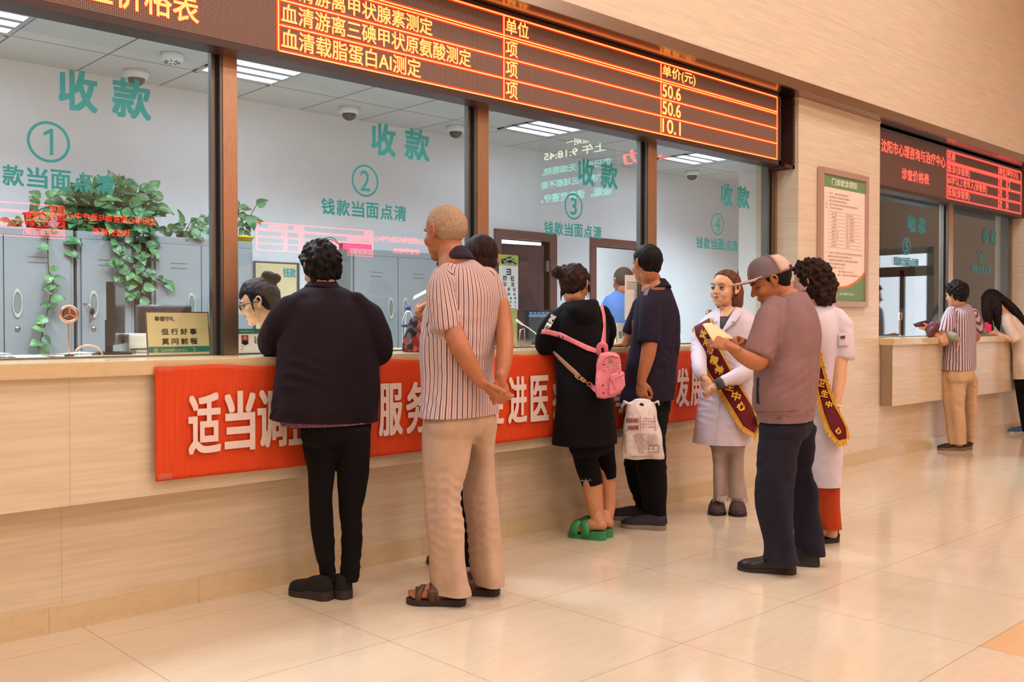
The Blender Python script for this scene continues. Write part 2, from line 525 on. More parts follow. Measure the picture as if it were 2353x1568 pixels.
ZW = wall_m(YG - 0.008)
def ring_into(mb, m, cx, cy, r0, r1, sx=1.0, n=48):
    vs = []
    for k in range(n):
        a = 2 * math.pi * k / n
        for r in (r0, r1): vs.append(m @ Vector((cx + r * sx * math.cos(a), cy + r * math.sin(a), 0)))
    mb.add(vs, [(2 * k, 2 * k + 1, (2 * k + 3) % (2 * n), (2 * k + 2) % (2 * n)) for k in range(n)])
def window(i, xa, xb, xc, zb=1.082, dz=0.0):
    w = struct(MB().box((xa, 0.43, zb), (xb, 0.47, zb + 0.008)).build('window_%d' % i, M_ALU))
    box_ob('pane', (xa, YG - 0.004, zb + 0.008), (xb, YG + 0.004, ZG1), M_GLASS, w)
    mb = MB()
    z = dz
    # 收款 / circled number / 钱款当面点清
    text_into(mb, '收', ZW, (xc + 0.045, 2.143 + z, xc + 0.197, 2.308 + z), 0.028)
    text_into(mb, '款', ZW, (xc + 0.268, 2.145 + z, xc + 0.432, 2.310 + z), 0.028)
    ring_into(mb, ZW, xc, 1.992 + z, 0.074, 0.086)
    if i == 1:
        mb.add([ZW @ Vector((xc + a, 1.992 + z + b, 0)) for a, b in ((.004, -.054), (.018, -.054), (.018, .056), (.006, .056), (-.022, .036), (-.018, .024), (.004, .036))], [(0, 1, 2, 3, 4, 5, 6)])
    else: text_into(mb, str(i), ZW, (xc - (0.030 if i > 1 else 0.02), 1.938 + z, xc + (0.030 if i > 1 else 0.008), 2.046 + z), 0.008 if i > 1 else 0.0)
    for k, ch in enumerate('钱款当面点清'):
        x = xc - 0.27 + k * 0.0925
        text_into(mb, ch, ZW, (x, 1.797 + z, x + 0.078, 1.878 + z), 0.024)
    mb.build('lettering', M_TEAL, w, fixn=False)
    return w
window(1, -0.80, 0.687, -0.035)
window(2, 0.80, 2.277, 1.558)
window(3, 2.405, 3.857, 3.184)
window(4, 3.995, 5.46, 4.795)
window(5, PX1, 8.90, 8.045, 1.10, 0.01)
window(6, 9.06, QX0 - 0.16, 9.95, 1.10, 0.01)

# ------------------------------------------------------------------ LED price boards
def led_screen_mat(name, off, dot):
    k = N(name).set(0.45, 0, 0.4); p = k.xyz(k.pos()); P = 0.00762
    fx = k.math('SUBTRACT', k.math('FRACT', k.math('DIVIDE', p[0], P)), 0.5)
    fz = k.math('SUBTRACT', k.math('FRACT', k.math('DIVIDE', p[2], P)), 0.5)
    r = k.math('ADD', k.math('MULTIPLY', fx, fx), k.math('MULTIPLY', fz, fz))
    k.color(k.mix(k.math('LESS_THAN', r, 0.085), lin(off), lin(dot)))
    return k.m
def led_glow(name, rgb, strength, rgb2):
    """lit diodes and their painted halo: bright lamp centres on a slightly dimmer field"""
    k = N(name).set(0.5); k.color((0.02, 0.01, 0.01)); p = k.xyz(k.pos()); P = 0.00762
    fx = k.math('SUBTRACT', k.math('FRACT', k.math('DIVIDE', p[0], P)), 0.5)
    fz = k.math('SUBTRACT', k.math('FRACT', k.math('DIVIDE', p[2], P)), 0.5)
    r = k.math('ADD', k.math('MULTIPLY', fx, fx), k.math('MULTIPLY', fz, fz))
    k.l(k.mix(k.math('LESS_THAN', r, 0.13), lin(rgb2), lin(rgb)), k.b.inputs['Emission Color'])
    k.b.inputs['Emission Strength'].default_value = strength
    k.m.cycles.emission_sampling = 'NONE'
    return k.m
M_SCR = led_screen_mat('led_screen', (84, 54, 44), (190, 152, 132))
M_SCR2 = led_screen_mat('led_screen_far', (92, 66, 64), (124, 92, 88))
M_YEL = led_glow('amber_diodes', (255, 236, 130), 1.7, (255, 160, 60))
M_RED = led_glow('red_halo_glow', (255, 46, 14), 2.0, (225, 22, 8))  # red glow painted round the amber lines and letters
M_PNK = led_glow('pink_red_halo', (255, 70, 70), 1.2, (255, 30, 60))  # halo colour painted behind the orange lines and letters
M_ORG = led_glow('orange_diodes', (255, 150, 90), 1.3, (255, 70, 70))

def led_board(name, m, w, h, z0, label, cat, rows, cols, tabx, title, mats, fr=(0.035, 0.02), depth=0.13, thick=0.0055, ch=0.0915, hs=None):
    """m: plane matrix (local x to the reader's right, y up, z out of the face), board lower left at (0, z0)"""
    core, halo, scr = mats
    t = empty(name, m @ Vector((w / 2, z0, -depth)), label, cat)
    bx = MB().box((0, z0, -depth), (w, z0 + h, -0.004), m=m)
    bx.box((0, z0, -0.006), (w, z0 + fr[0], 0.004), m=m).box((0, z0 + h - fr[1], -0.006), (w, z0 + h, 0.004), m=m)
    bx.box((w - 0.03, z0, -0.006), (w, z0 + h, 0.004), m=m).box((0, z0, -0.006), (0.03, z0 + h, 0.004), m=m)
    bx.build('case', M_DARKCASE, t)
    MB().box((0.03, z0 + fr[0], -0.003), (w - 0.03, z0 + h - fr[1], 0.0), m=m).build('screen', scr, t)
    def strip(mb, a, b, c, d, l):
        mb.add([m @ Vector((a, b, l)), m @ Vector((c, b, l)), m @ Vector((c, d, l)), m @ Vector((a, d, l))], [(0, 1, 2, 3)])
    lines = MB(); glow = MB()
    xa, xb = tabx[0], tabx[-1]
    za, zb = z0 + fr[0] + 0.006, z0 + h - fr[1] - 0.008
    H = zb - za
    zl = [za, za + 0.252 * H, za + 0.496 * H, za + 0.732 * H, za + 0.762 * H, zb]
    for mbx, q, l in ((glow, thick * 2.1, 0.0012), (lines, thick * 0.62, 0.0022)):
        for z in zl: strip(mbx, xa, z - q, xb, z + q, l)
        for x in tabx: strip(mbx, x - q, za, x + q, zb, l)
    glow.build('table_halo', halo, t, fixn=False); lines.build('table_lines', core, t, fixn=False)
    A = MB(); B = MB()
    def put(s, x, z, cw, hh):
        n = sum(1.0 if ord(c) > 255 else 0.56 for c in s)
        bx_ = (x, z, x + n * cw, z + hh)
        text_into(B, s, m @ Matrix.Translation((0, 0, 0.0014)), bx_, 0.034)
        text_into(A, s, m @ Matrix.Translation((0, 0, 0.0025)), bx_, 0.012)
    zr = [(zl[4], zl[5]), (zl[2], zl[3]), (zl[1], zl[2]), (zl[0], zl[1])]
    for ri, row in enumerate(rows):
        b, tt = zr[ri]
        for ci, s in enumerate(row):
            if s: put(s, tabx[ci] + 0.016, b + 0.016, ch * (cols[ci]), (tt - b) - 0.028)
    for s, x, z, cw, hh in title: put(s, x, z, cw, hh)
    B.build('lettering_halo', halo, t, fixn=False); A.build('lettering', core, t, fixn=False)
    return t

bx0 = -2.2
led_board('led_board', plane_m((bx0, 0.27, 0), (1, 0, 0), (0, 0, 1)), 5.40 - bx0, 0.556, 2.487,
          'long amber LED price board above the windows numbered 1 to 4', 'led board',
          [('名称', '单位', '单价(元)'), ('血清游离甲状腺素测定', '项', '50.6'), ('血清游离三碘甲状原氨酸测定', '项', '50.6'), ('血清载脂蛋白AI测定', '项', '10.1')],
          (1, 1, 1), [x - bx0 for x in (0.945, 2.405, 3.870, 5.345)],
          [('沈阳市精神卫生中心', -1.75 - bx0, 2.80, 0.2, 0.16), ('诊查价格表', -0.07 - bx0, 2.562, 0.123, 0.145)],
          (M_YEL, M_RED, M_SCR))
# open cheek of dark metal closing the board against the pillar
MBc = MB().box((5.40, 0.30, 2.487), (5.43, 0.40, 3.043)).box((5.43, 0.245, 2.475), (5.57, 0.262, 2.50)).box((5.545, 0.245, 2.475), (5.573, 0.40, 3.044)).box((5.43, 0.30, 2.475), (5.57, 0.40, 2.49))
cheek = MBc.build('trim_5', M_DARKCASE); struct(cheek)
led_board('led_board', plane_m((7.0, 0.27, 0), (1, 0, 0), (0, 0, 1)), 3.74, 0.556, 2.470,
          'red LED price board above window 5 past the pillar', 'led board',
          [('名称', '单位', '单价(元)'), ('急诊(诊查费)', '次', '12'), ('60岁以上老年人(诊查费)', '次', '5'), ('低保(诊查费)', '次', '4')],
          (1, 1, 0.9), [x - 7.0 for x in (8.57, 9.955, 10.19, 10.645)],
          [('沈阳市心理咨询与治疗中心', 0.12, 2.810, 0.117, 0.115), ('诊查价格表', 0.54, 2.600, 0.12, 0.108)],
          (M_ORG, M_PNK, M_SCR2), thick=0.0075)
# boards on the opposite wall of the hall, seen mirrored in the panes
M_REF = emit('opposite_red_diodes', (255, 50, 40), 16.0); M_REF.cycles.emission_sampling = 'NONE'
M_REFH = emit('opposite_red_halo', (255, 30, 25), 5.0); M_REFH.cycles.emission_sampling = 'NONE'
YV = 2 * YG - (YB + 0.15)
def opp(px_title_r, px_mid, px_tab_l, label):
    xr, xm, xl = (WY(p, 520, YV).x for p in (px_title_r, px_mid, px_tab_l))
    w = xr - xl + 0.1
    m = plane_m((xr + 0.05, YB + 0.15, 0), (-1, 0, 0), (0, 0, 1))
    tw = xr - xm
    tb = [0.05 + tw + 0.02] + [0.05 + tw + 0.02 + (xm - xl) * f for f in (0.62, 0.76, 1.0)]
    led_board('led_board', m, tb[-1] + 0.06, 0.556, 2.470, label, 'led board',
              [('名称', '单位', '单价(元)'), ('急诊(诊查费)', '次', '12'), ('60岁以上老年人(诊查费)', '次', '5'), ('低保(诊查费)', '次', '4')],
              (1, 1, 0.9), tb, [('沈阳市心理咨询与治疗中心', 0.07, 2.81, (tw - 0.04) / 12, 0.115), ('诊查价格表', 0.07 + tw * 0.3, 2.60, (tw - 0.04) / 12, 0.108)],
              (M_REF, M_REFH, M_SCR2), thick=0.009)
opp(362, 150, -130, 'red LED price board mirrored among the pothos plants in the first pane')
opp(1010, 858, 592, 'red LED price board mirrored above the jacketed woman in the second pane')
# notice display on the end wall, mirrored in window 3
M_TEALLED = emit('teal_diodes', (90, 255, 225), 7.0); M_TEALLED.cycles.emission_sampling = 'NONE'
M_WHTLED = emit('white_diodes', (255, 255, 210), 9.0); M_WHTLED.cycles.emission_sampling = 'NONE'
XE = X1 - 0.12
def endpt(px, py):
    v = ray(px, py); p = CAM + v * ((XE - CAM.x) / v.x)
    return Vector((p.x, 2 * YG - p.y, p.z))
def end_sign(px0, py0, px1, py1, name, label, cat, rows, mats):
    a, b = endpt(px0, py1), endpt(px1, py0)     # far left .. near right in the mirror
    y0, y1 = min(a.y, b.y), max(a.y, b.y); z0, z1 = min(a.z, b.z), max(a.z, b.z)
    m = plane_m((XE, y1, z0), (0, -1, 0), (0, 0, 1))
    w, h = y1 - y0, z1 - z0
    t = empty(name, (XE + 0.06, (y0 + y1) / 2, z0), label, cat)
    MB().box((-0.05, -0.05, -0.1), (w + 0.05, h + 0.05, -0.003), m=m).build('case', M_DARKCASE, t)
    for i, mt in enumerate(mats):
        mb = MB()
        for s, x0, x1, q0, q1, k in rows:
            if k == i: text_into(mb, s, m, (x0 * w, q0 * h, x1 * w, q1 * h), 0.012)
        mb.build('lettering', mt, t, fixn=False)
end_sign(1243, 300, 1405, 468, 'led_notice', 'teal and white LED no-smoking notice on the end wall, mirrored in window 3', 'led notice',
         [('星期一', 0.30, 0.62, 0.88, 1.0, 1), ('上午 9:18:45', 0.08, 0.95, 0.70, 0.85, 1), ('您已进入无烟医院,', 0.0, 0.98, 0.46, 0.58, 0),
          ('院内所有区域都不能', 0.0, 1.0, 0.24, 0.36, 0), ('吸烟。请自觉遵守。', 0.0, 1.0, 0.0, 0.14, 0)], (M_TEALLED, M_WHTLED))
end_sign(1432, 322, 1585, 380, 'led_notice', 'red LED sign on the end wall, mirrored at the post between windows 3 and 4', 'led notice',
         [('活动', 0.0, 1.0, 0.0, 1.0, 0)], (M_REF,))
# ------------------------------------------------------------------ the office behind the glass
OZ, OY = 3.02, 3.27
OX0, OX1 = -6.0, 12.2
struct(box_ob('floor', (OX0, 0.26, -0.08), (OX1, OY + 2.2, 0.0), M_OFLOOR))
# doorways in the back wall: 1 (open leaf, eye chart) and 2 (open, man beyond)
D1 = (WY(1150, 560, OY).x, WY(1262, 560, OY).x)
D2 = (WY(1368, 560, OY).x, WY(1475, 560, OY).x + 0.02)
DZ1 = 2.09
bw = MB()
xs = [OX0, D1[0], D1[1], D2[0], D2[1], OX1]
for a, b in ((0, 1), (2, 3), (4, 5)): bw.box((xs[a], OY, 0), (xs[b], OY + 0.1, OZ))
bw.box((D1[0], OY, DZ1), (D1[1], OY + 0.1, OZ)).box((D2[0], OY, DZ1), (D2[1], OY + 0.1, OZ))
struct(bw.build('wall_back', M_PLASTER))
struct(MB().box((OX0, OY + 2.1, 0), (OX1, OY + 2.2, OZ)).build('wall_corridor', M_PLASTER))
struct(MB().box((OX0 - 0.1, 0.5, 0), (OX0, OY + 2.2, OZ)).build('wall_office_left', M_PLASTER))
struct(MB().box((OX1, 0.5, 0), (OX1 + 0.1, OY + 2.2, OZ)).build('wall_office_right', pm('grey_paint', (150, 150, 146), 0.6, vary=0.02)))
struct(MB().box((PX0 + 0.02, 0.60, 0), (PX1 - 0.02, 0.78, OZ)).build('wall_pier', M_PLASTER))
struct(MB().box((OX0, 0.50, 2.60), (PX0, 0.56, OZ)).box((PX1, 0.50, 2.60), (OX1, 0.56, OZ)).build('wall_header', M_PLASTER))
def ceil_mat():
    k = N('ceiling_tiles').set(0.8, 0, 0.3); xyz = k.xyz(k.pos()); c = lin((206, 205, 202)); g = None
    for ax, off in ((0, 1.064), (1, 2.68)):
        q = k.math('FRACT', k.math('ADD', k.math('DIVIDE', k.math('SUBTRACT', xyz[ax], off), 0.6), 0.5))
        l = k.math('LESS_THAN', k.math('ABSOLUTE', k.math('SUBTRACT', q, 0.5)), 0.0065 / 0.6)
        g = l if g is None else k.math('MAXIMUM', g, l)
    n = k.noise(k.pos(), 120, 2)
    k.color(k.mix(g, k.ramp(n, tuple(x * 0.95 for x in c), c, 0.3, 0.7), lin((120, 116, 112))))
    return k.m
struct(box_ob('ceiling', (OX0, 0.5, OZ), (OX1, OY + 2.2, OZ + 0.08), ceil_mat()))

M_TUBE = emit('fluorescent_louvre', (226, 236, 255), 15.0)
M_WHITEM = pm('white_enamel', (225, 226, 228), 0.4, vary=0)
def troffer(x0, y0, label, w=0.6, dpt=0.6):
    t = empty('ceiling_light', (x0 + w / 2, y0 + dpt / 2, OZ), label, 'ceiling light', 'louvred office ceiling lights')
    f = MB().box((x0, y0, OZ - 0.012), (x0 + w, y0 + 0.03, OZ)).box((x0, y0 + dpt - 0.03, OZ - 0.012), (x0 + w, y0 + dpt, OZ))
    f.box((x0, y0, OZ - 0.012), (x0 + 0.03, y0 + dpt, OZ)).box((x0 + w - 0.03, y0, OZ - 0.012), (x0 + w, y0 + dpt, OZ))
    for k in range(4):
        y = y0 + 0.03 + k * (dpt - 0.06 - 0.06) / 3
        f.box((x0, y, OZ - 0.014), (x0 + w, y + 0.06, OZ - 0.002))
    f.build('frame', pm('louvre_grey', (178, 176, 180), 0.5, vary=0), t)
    for k in range(3):
        y = y0 + 0.09 + k * (dpt - 0.12) / 3
        s = MB().box((x0 + 0.03, y, OZ - 0.006), (x0 + w - 0.03, y + (dpt - 0.12) / 3 - 0.06, OZ - 0.001)).build('lamp_strip', M_TUBE, t)
    return t
for tx, lb in ((-0.15, 'louvred ceiling light above window 1 at the left picture edge'), (1.65, 'louvred ceiling light crossing the first window post'),
               (4.57, 'louvred ceiling light seen through window 3'), (6.90, 'louvred ceiling light seen through window 4')):
    troffer(tx, 2.08, lb)
for tx, pw in ((-1.0, 40), (0.5, 34), (2.0, 27), (3.3, 26), (7.4, 56)):
    for ty in (1.0, 1.62): area_lamp('office_fill_lamp', (tx + 0.3, ty, OZ - 0.02), 0.55, 0.45, pw, (0.72, 0.87, 1.0), spread=140)  # unseen lamps added behind the header to brighten the office
area_lamp('corridor_lamp', ((D2[0] + D2[1]) / 2, OY + 1.2, OZ - 0.05), 1.0, 1.0, 170.0, (0.86, 0.94, 1.0))

# ceiling fittings
def dome(px, py, label):
    p = WZ(px, py, OZ); t = empty('dome_camera', p, label, 'dome camera', 'dome cameras on the office ceiling')
    m = Matrix.Translation(p)
    MB().lathe([(0.0, 0), (0.085, 0), (0.085, -0.03), (0.075, -0.055), (0.0, -0.055)], m).build('base', M_WHITEM, t, True)
    MB().lathe([(0.06, -0.05)] + [(0.06 * math.cos(a), -0.055 - 0.055 * math.sin(a)) for a in (0.0, 0.35, 0.7, 1.05, 1.4)] + [(0.0, -0.11)], m).build('dome', pm('smoked_dome', (70, 66, 68), 0.15, vary=0), t, True)
dome(313, 163, 'smoked dome camera behind the lettering of window 1')
dome(802, 247, 'smoked dome camera left of the lettering of window 2')
dome(1047, 290, 'smoked dome camera beside the post between windows 2 and 3')
dome(1590, 393, 'smoked dome camera above window 4')
p = WZ(395, 124, OZ); t = empty('smoke_detector', p, 'round white smoke detector on the ceiling behind window 1', 'smoke detector')
MB().lathe([(0.0, 0), (0.075, 0), (0.075, -0.02), (0.07, -0.045), (0.05, -0.055), (0, -0.055)], Matrix.Translation(p)).build('body', M_WHITEM, t, True)
mbv = MB()
for k in range(9):
    a = 2 * math.pi * k / 9; mbv.box((0.03, -0.004, -0.058), (0.055, 0.004, -0.05), m=Matrix.Translation(p) @ Matrix.Rotation(a, 4, 'Z'))
mbv.build('vents', M_BLACK, t)

# doors
M_DOOR = pm('dark_red_wood', (84, 44, 44), 0.35, vary=0.12, scale=6, stretch=(1, 1, 0.2))
M_DOORF = pm('brown_door_frame', (112, 70, 62), 0.35, vary=0.1, scale=8)
def frame(x0, x1, name):
    o = MB().box((x0 - 0.09, OY - 0.02, 0), (x0, OY + 0.12, DZ1 + 0.09)).box((x1, OY - 0.02, 0), (x1 + 0.10, OY + 0.12, DZ1 + 0.09)).box((x0, OY - 0.02, DZ1), (x1, OY + 0.12, DZ1 + 0.09)).build(name, M_DOORF)
    return struct(o)
f1 = frame(D1[0], D1[1], 'door_2')
# leaf opened a little into the corridor, its hinge at the right
hx = D1[1] - 0.06
lm = Matrix.Translation((hx, OY + 0.02, 0)) @ Matrix.Rotation(math.radians(-9), 4, 'Z')
MB().box((-(D1[1] - D1[0]) + 0.08, 0.0, 0.01), (0, 0.045, DZ1 - 0.04), m=lm).build('leaf', M_DOOR, f1)
hb = MB()
for z in (0.35, 1.78): hb.box((hx + 0.005, OY - 0.012, z), (hx + 0.045, OY + 0.02, z + 0.11))
hb.build('hinge', M_ALU, f1)
f2 = frame(D2[0], D2[1], 'door_3')
# eye chart hung on the leaf
cx0, cx1 = WY(1146, 600, OY - 0.03).x, WY(1190, 600, OY - 0.03).x
cz0, cz1 = WY(1168, 712, OY - 0.03).z, WY(1168, 586, OY - 0.03).z
em = plane_m((cx0, OY - 0.03, cz0), (1, 0, 0), (0, 0, 1)); cw, chh = cx1 - cx0, cz1 - cz0
t = empty('eye_chart', em @ Vector((cw / 2, 0, 0)), 'white tumbling E eye chart with a green picture header on the brown door', 'eye chart')
MB().box((0, 0, 0), (cw, chh * 0.80, 0.004), m=em).build('sheet', M_PAPER, t)
MB().box((0, chh * 0.80, 0), (cw, chh, 0.005), m=em).build('header', pm('lime_header', (176, 200, 70), 0.6, vary=0.1), t)
hd = MB()
for i in range(26):
    u, v = random.uniform(0.06, 0.8), random.uniform(0.82, 0.95)
    hd.box((u * cw, v * chh, 0.005), (u * cw + 0.12 * cw, v * chh + 0.03 * chh, 0.0062), i % 3, em)
hd.build('header_picture', [pm('hp1', (90, 120, 190), 0.6, vary=0), pm('hp2', (214, 130, 190), 0.6, vary=0), pm('hp3', (70, 70, 110), 0.6, vary=0)], t)
eb = MB()
def bigE(cx, cz, s, r):
    q = em @ Matrix.Translation((cx, cz, 0.0055)) @ Matrix.Rotation(math.radians(r), 4, 'Z')
    for a in ((-0.5, -0.5, -0.3, 0.5), (-0.3, -0.5, 0.5, -0.3), (-0.3, -0.1, 0.5, 0.1), (-0.3, 0.3, 0.5, 0.5)):
        eb.box((a[0] * s, a[1] * s, 0), (a[2] * s, a[3] * s, 0.0008), m=q)
for rw, (zc, s, ang) in enumerate(((0.69, 0.30, [180]), (0.57, 0.22, [270, 0]), (0.465, 0.18, [90, 180]), (0.37, 0.15, [90, 270, 0]), (0.285, 0.12, [0, 270, 90]), (0.21, 0.1, [180, 0, 90, 270]), (0.14, 0.075, [0, 180, 90, 270]), (0.07, 0.06, [90, 0, 180, 270]))):
    for i, a in enumerate(ang):
        bigE(cw * (0.5 + (i - (len(ang) - 1) / 2) * 0.9 / max(len(ang), 2.2)), zc * chh, s * cw * 0.8, a)
eb.build('letters', M_INK, t)

# steel cabinets with pothos plants on top
M_CAB = pm('grey_cabinet_steel', (134, 138, 139), 0.45, vary=0.03, scale=3)
M_CABD = pm('cabinet_gap', (90, 92, 94), 0.6, vary=0)
M_HND = pm('handle_plastic', (168, 168, 160), 0.4, vary=0)
CH, CY = 1.85, 2.8
def cabinet(x0, x1, split, label, side=True):
    t = empty('metal_cabinet', ((x0 + x1) / 2, CY + 0.22, 0), label, 'cabinet', 'grey steel cabinets along the back wall')
    MB().box((x0, CY + 0.012, 0), (x1, OY - 0.01, CH)).build('body', M_CAB, t, bevel=0.004)
    MB().box((x0 + 0.02, CY + 0.008, 0.06), (x1 - 0.02, CY + 0.013, CH - 0.05)).build('gap', M_CABD, t)
    edges = [x0 + 0.025] + ([split] if split else []) + [x1 - 0.025]
    for i in range(len(edges) - 1):
        a, b = edges[i] + (0.003 if i else 0), edges[i + 1] - (0.003 if i < len(edges) - 2 else 0)
        d = MB().box((a, CY - 0.004, 0.065), (b, CY + 0.010, CH - 0.055)).build('door', M_CAB, t, bevel=0.003)
        hxp = (b - 0.075) if (split and i == 0) else (a + 0.075)
        hm = plane_m((hxp, CY - 0.005, 1.36), (1, 0, 0), (0, 0, 1))
        h = MB()
        h.rings([[hm @ Vector((r * 0.031 * math.cos(q), r * 0.095 * math.sin(q), z)) for q in [2 * math.pi * k / 24 for k in range(24)]] for r, z in ((1.0, 0.0), (0.95, 0.008), (0.78, 0.008), (0.70, 0.002))], cap=False)
        h.build('handle', M_HND, d)
        g = MB(); g.rings([[hm @ Vector((r * 0.021 * math.cos(q), r * 0.064 * math.sin(q), 0.0035)) for q in [2 * math.pi * k / 20 for k in range(20)]] for r in (0.02, 1.0)], cap=False)
        g.build('handle_recess', pm('recess', (116, 116, 108), 0.6, vary=0), d)
        sl = MB()
        for k in range(2): sl.box(((a + b) / 2 - 0.06, CY - 0.006, CH - 0.19 - 0.035 * k), ((a + b) / 2 + 0.06, CY - 0.004, CH - 0.186 - 0.035 * k))
        sl.build('vent_slot', M_CABD, d)
        if i == len(edges) - 2:
            lk = MB(); lk.disc(plane_m((hxp, CY - 0.004, 1.2), (1, 0, 0), (0, 0, 1)), 0.014, 0.008)
            lk.build('lock', M_STEEL, d, True)
    return t
def cx(px, py=560): return WY(px, py, CY).x
cabinet(cx(170) - 0.86, cx(170), cx(170) - 0.43, 'grey steel cabinet at the left picture edge under the trailing pothos')
cabB = cabinet(cx(178), cx(309), None, 'narrow grey steel cabinet with keys in its lock, under the bushy pothos')
cabinet(cx(349), cx(582), cx(462), 'grey steel cabinet behind the first window post with a yellow pot on top')
cabinet(cx(808), cx(808) + 0.93, cx(914), 'grey steel cabinet behind the man in the striped shirt')
# keys hanging in the lock of the narrow cabinet
kp = WY(200, 702, CY - 0.012); t = empty('key_bunch', kp, 'bunch of keys hanging in the lock of the narrow grey cabinet', 'keys')
MB().tube([kp + Vector((-0.02, 0.012, 0.01)), kp + Vector((0, -0.03, 0.008)), kp + Vector((0.012, -0.034, -0.02))], 0.004, 8).build('key', M_STEEL, t, True)
MB().ell(kp + Vector((0.02, -0.036, -0.04)), (0.016, 0.006, 0.028)).build('key_fob', M_BLACK, t, True)
MB().box(kp + Vector((0.0, -0.038, -0.115)), kp + Vector((0.012, -0.034, -0.06))).box(kp + Vector((0.018, -0.038, -0.10)), kp + Vector((0.028, -0.034, -0.06))).build('hanging_key', M_STEEL, t)
# dark board added as the shade in the gap between two cabinets
t = tag(MB().box((cx(312), CY + 0.03, 0), (cx(345), CY + 0.06, 1.80)).build('board', pm('gap_shade', (60, 48, 44), 0.5)), 'dark board added as the shade in the gap between two grey cabinets', 'board')
# framed picture between cabinets
a, b = WY(587, 604, OY - 0.02), WY(681, 608, OY - 0.02)
pmx = plane_m((a.x, OY - 0.02, 0.95), (1, 0, 0), (0, 0, 1)); pw, ph = b.x - a.x, a.z - 0.95
t = empty('wall_poster', (a.x + pw / 2, OY - 0.02, 0.95), 'yellow poster of hands holding a seedling on the back wall', 'poster')
MB().box((-0.015, -0.015, -0.015), (pw + 0.03, ph + 0.015, 0.0), m=pmx).build('frame', M_ALU, t)
MB().box((0, 0, 0), (pw, ph, 0.004), m=pmx).build('print', pm('poster_print', (226, 205, 158), 0.6, vary=0.06, scale=5), t)
mb = MB()
for i in range(16):
    q = pmx @ Matrix.Translation((pw * random.uniform(0.45, 0.75), ph * random.uniform(0.42, 0.60), 0.005)) @ Matrix.Rotation(random.uniform(0, 3.1), 4, 'Z')
    mb.ell((0, 0, 0), (0.045, 0.014, 0.0012), q, 10, 4)
mb.build('seedling', pm('poster_green', (128, 160, 92), 0.6, vary=0.1), t, True)
mb = MB()
for i in range(5):
    mb.tube([pmx @ Vector((pw * (0.42 + 0.02 * i), ph * (0.36 + 0.012 * i), 0.006)), pmx @ Vector((pw * (0.62 + 0.02 * i), ph * (0.35 + 0.015 * i), 0.006)), pmx @ Vector((pw * 0.84, ph * (0.42 + 0.025 * i), 0.006))], [0.014, 0.02, 0.008], 8, flat=0.1)
mb.build('hand_picture', pm('poster_hand', (206, 160, 120), 0.6, vary=0.05), t, True)
mb = MB(); text_into(mb, '钱款', pmx, (pw * 0.66, ph * 0.86, pw * 0.98, ph * 0.96), 0.02, lift=0.006); mb.build('lettering', M_TEAL, t, fixn=False)

def leaf_mesh(mb, p, d, n, s, mi=0):
    """one heart shaped leaf at p pointing along d, face normal n"""
    d = d.normalized(); n = (n - d * n.dot(d)).normalized(); w = d.cross(n)
    prof = [(0.0, 0.02), (0.08, 0.26), (0.25, 0.38), (0.5, 0.33), (0.75, 0.18), (1.0, 0.0)]
    L = [p + d * (t * s) + w * (-q * s) + n * (0.10 * s * math.sin(t * 3) + 0.06 * s) for t, q in prof]
    R = [p + d * (t * s) + w * (q * s) + n * (0.10 * s * math.sin(t * 3) + 0.06 * s) for t, q in prof]
    M = [p + d * (t * s) + n * (0.10 * s * math.sin(t * 3)) for t, q in prof]
    vs = L + M + R; k = len(prof); fs = []
    for i in range(k - 1):
        fs += [(i, k + i, k + i + 1, i + 1), (k + i, 2 * k + i, 2 * k + i + 1, k + i + 1)]
    mb.add(vs, fs, mi)
def leafmat():
    k = N('pothos_leaf').set(0.35, 0, 0.5)
    n = k.noise(k.pos(), 14, 2); k.color(k.ramp(n, lin((38, 84, 50)), lin((96, 142, 84)), 0.35, 0.68))
    return k.m
M_LEAF = leafmat(); M_STEM = pm('pothos_stem', (84, 70, 48), 0.6)
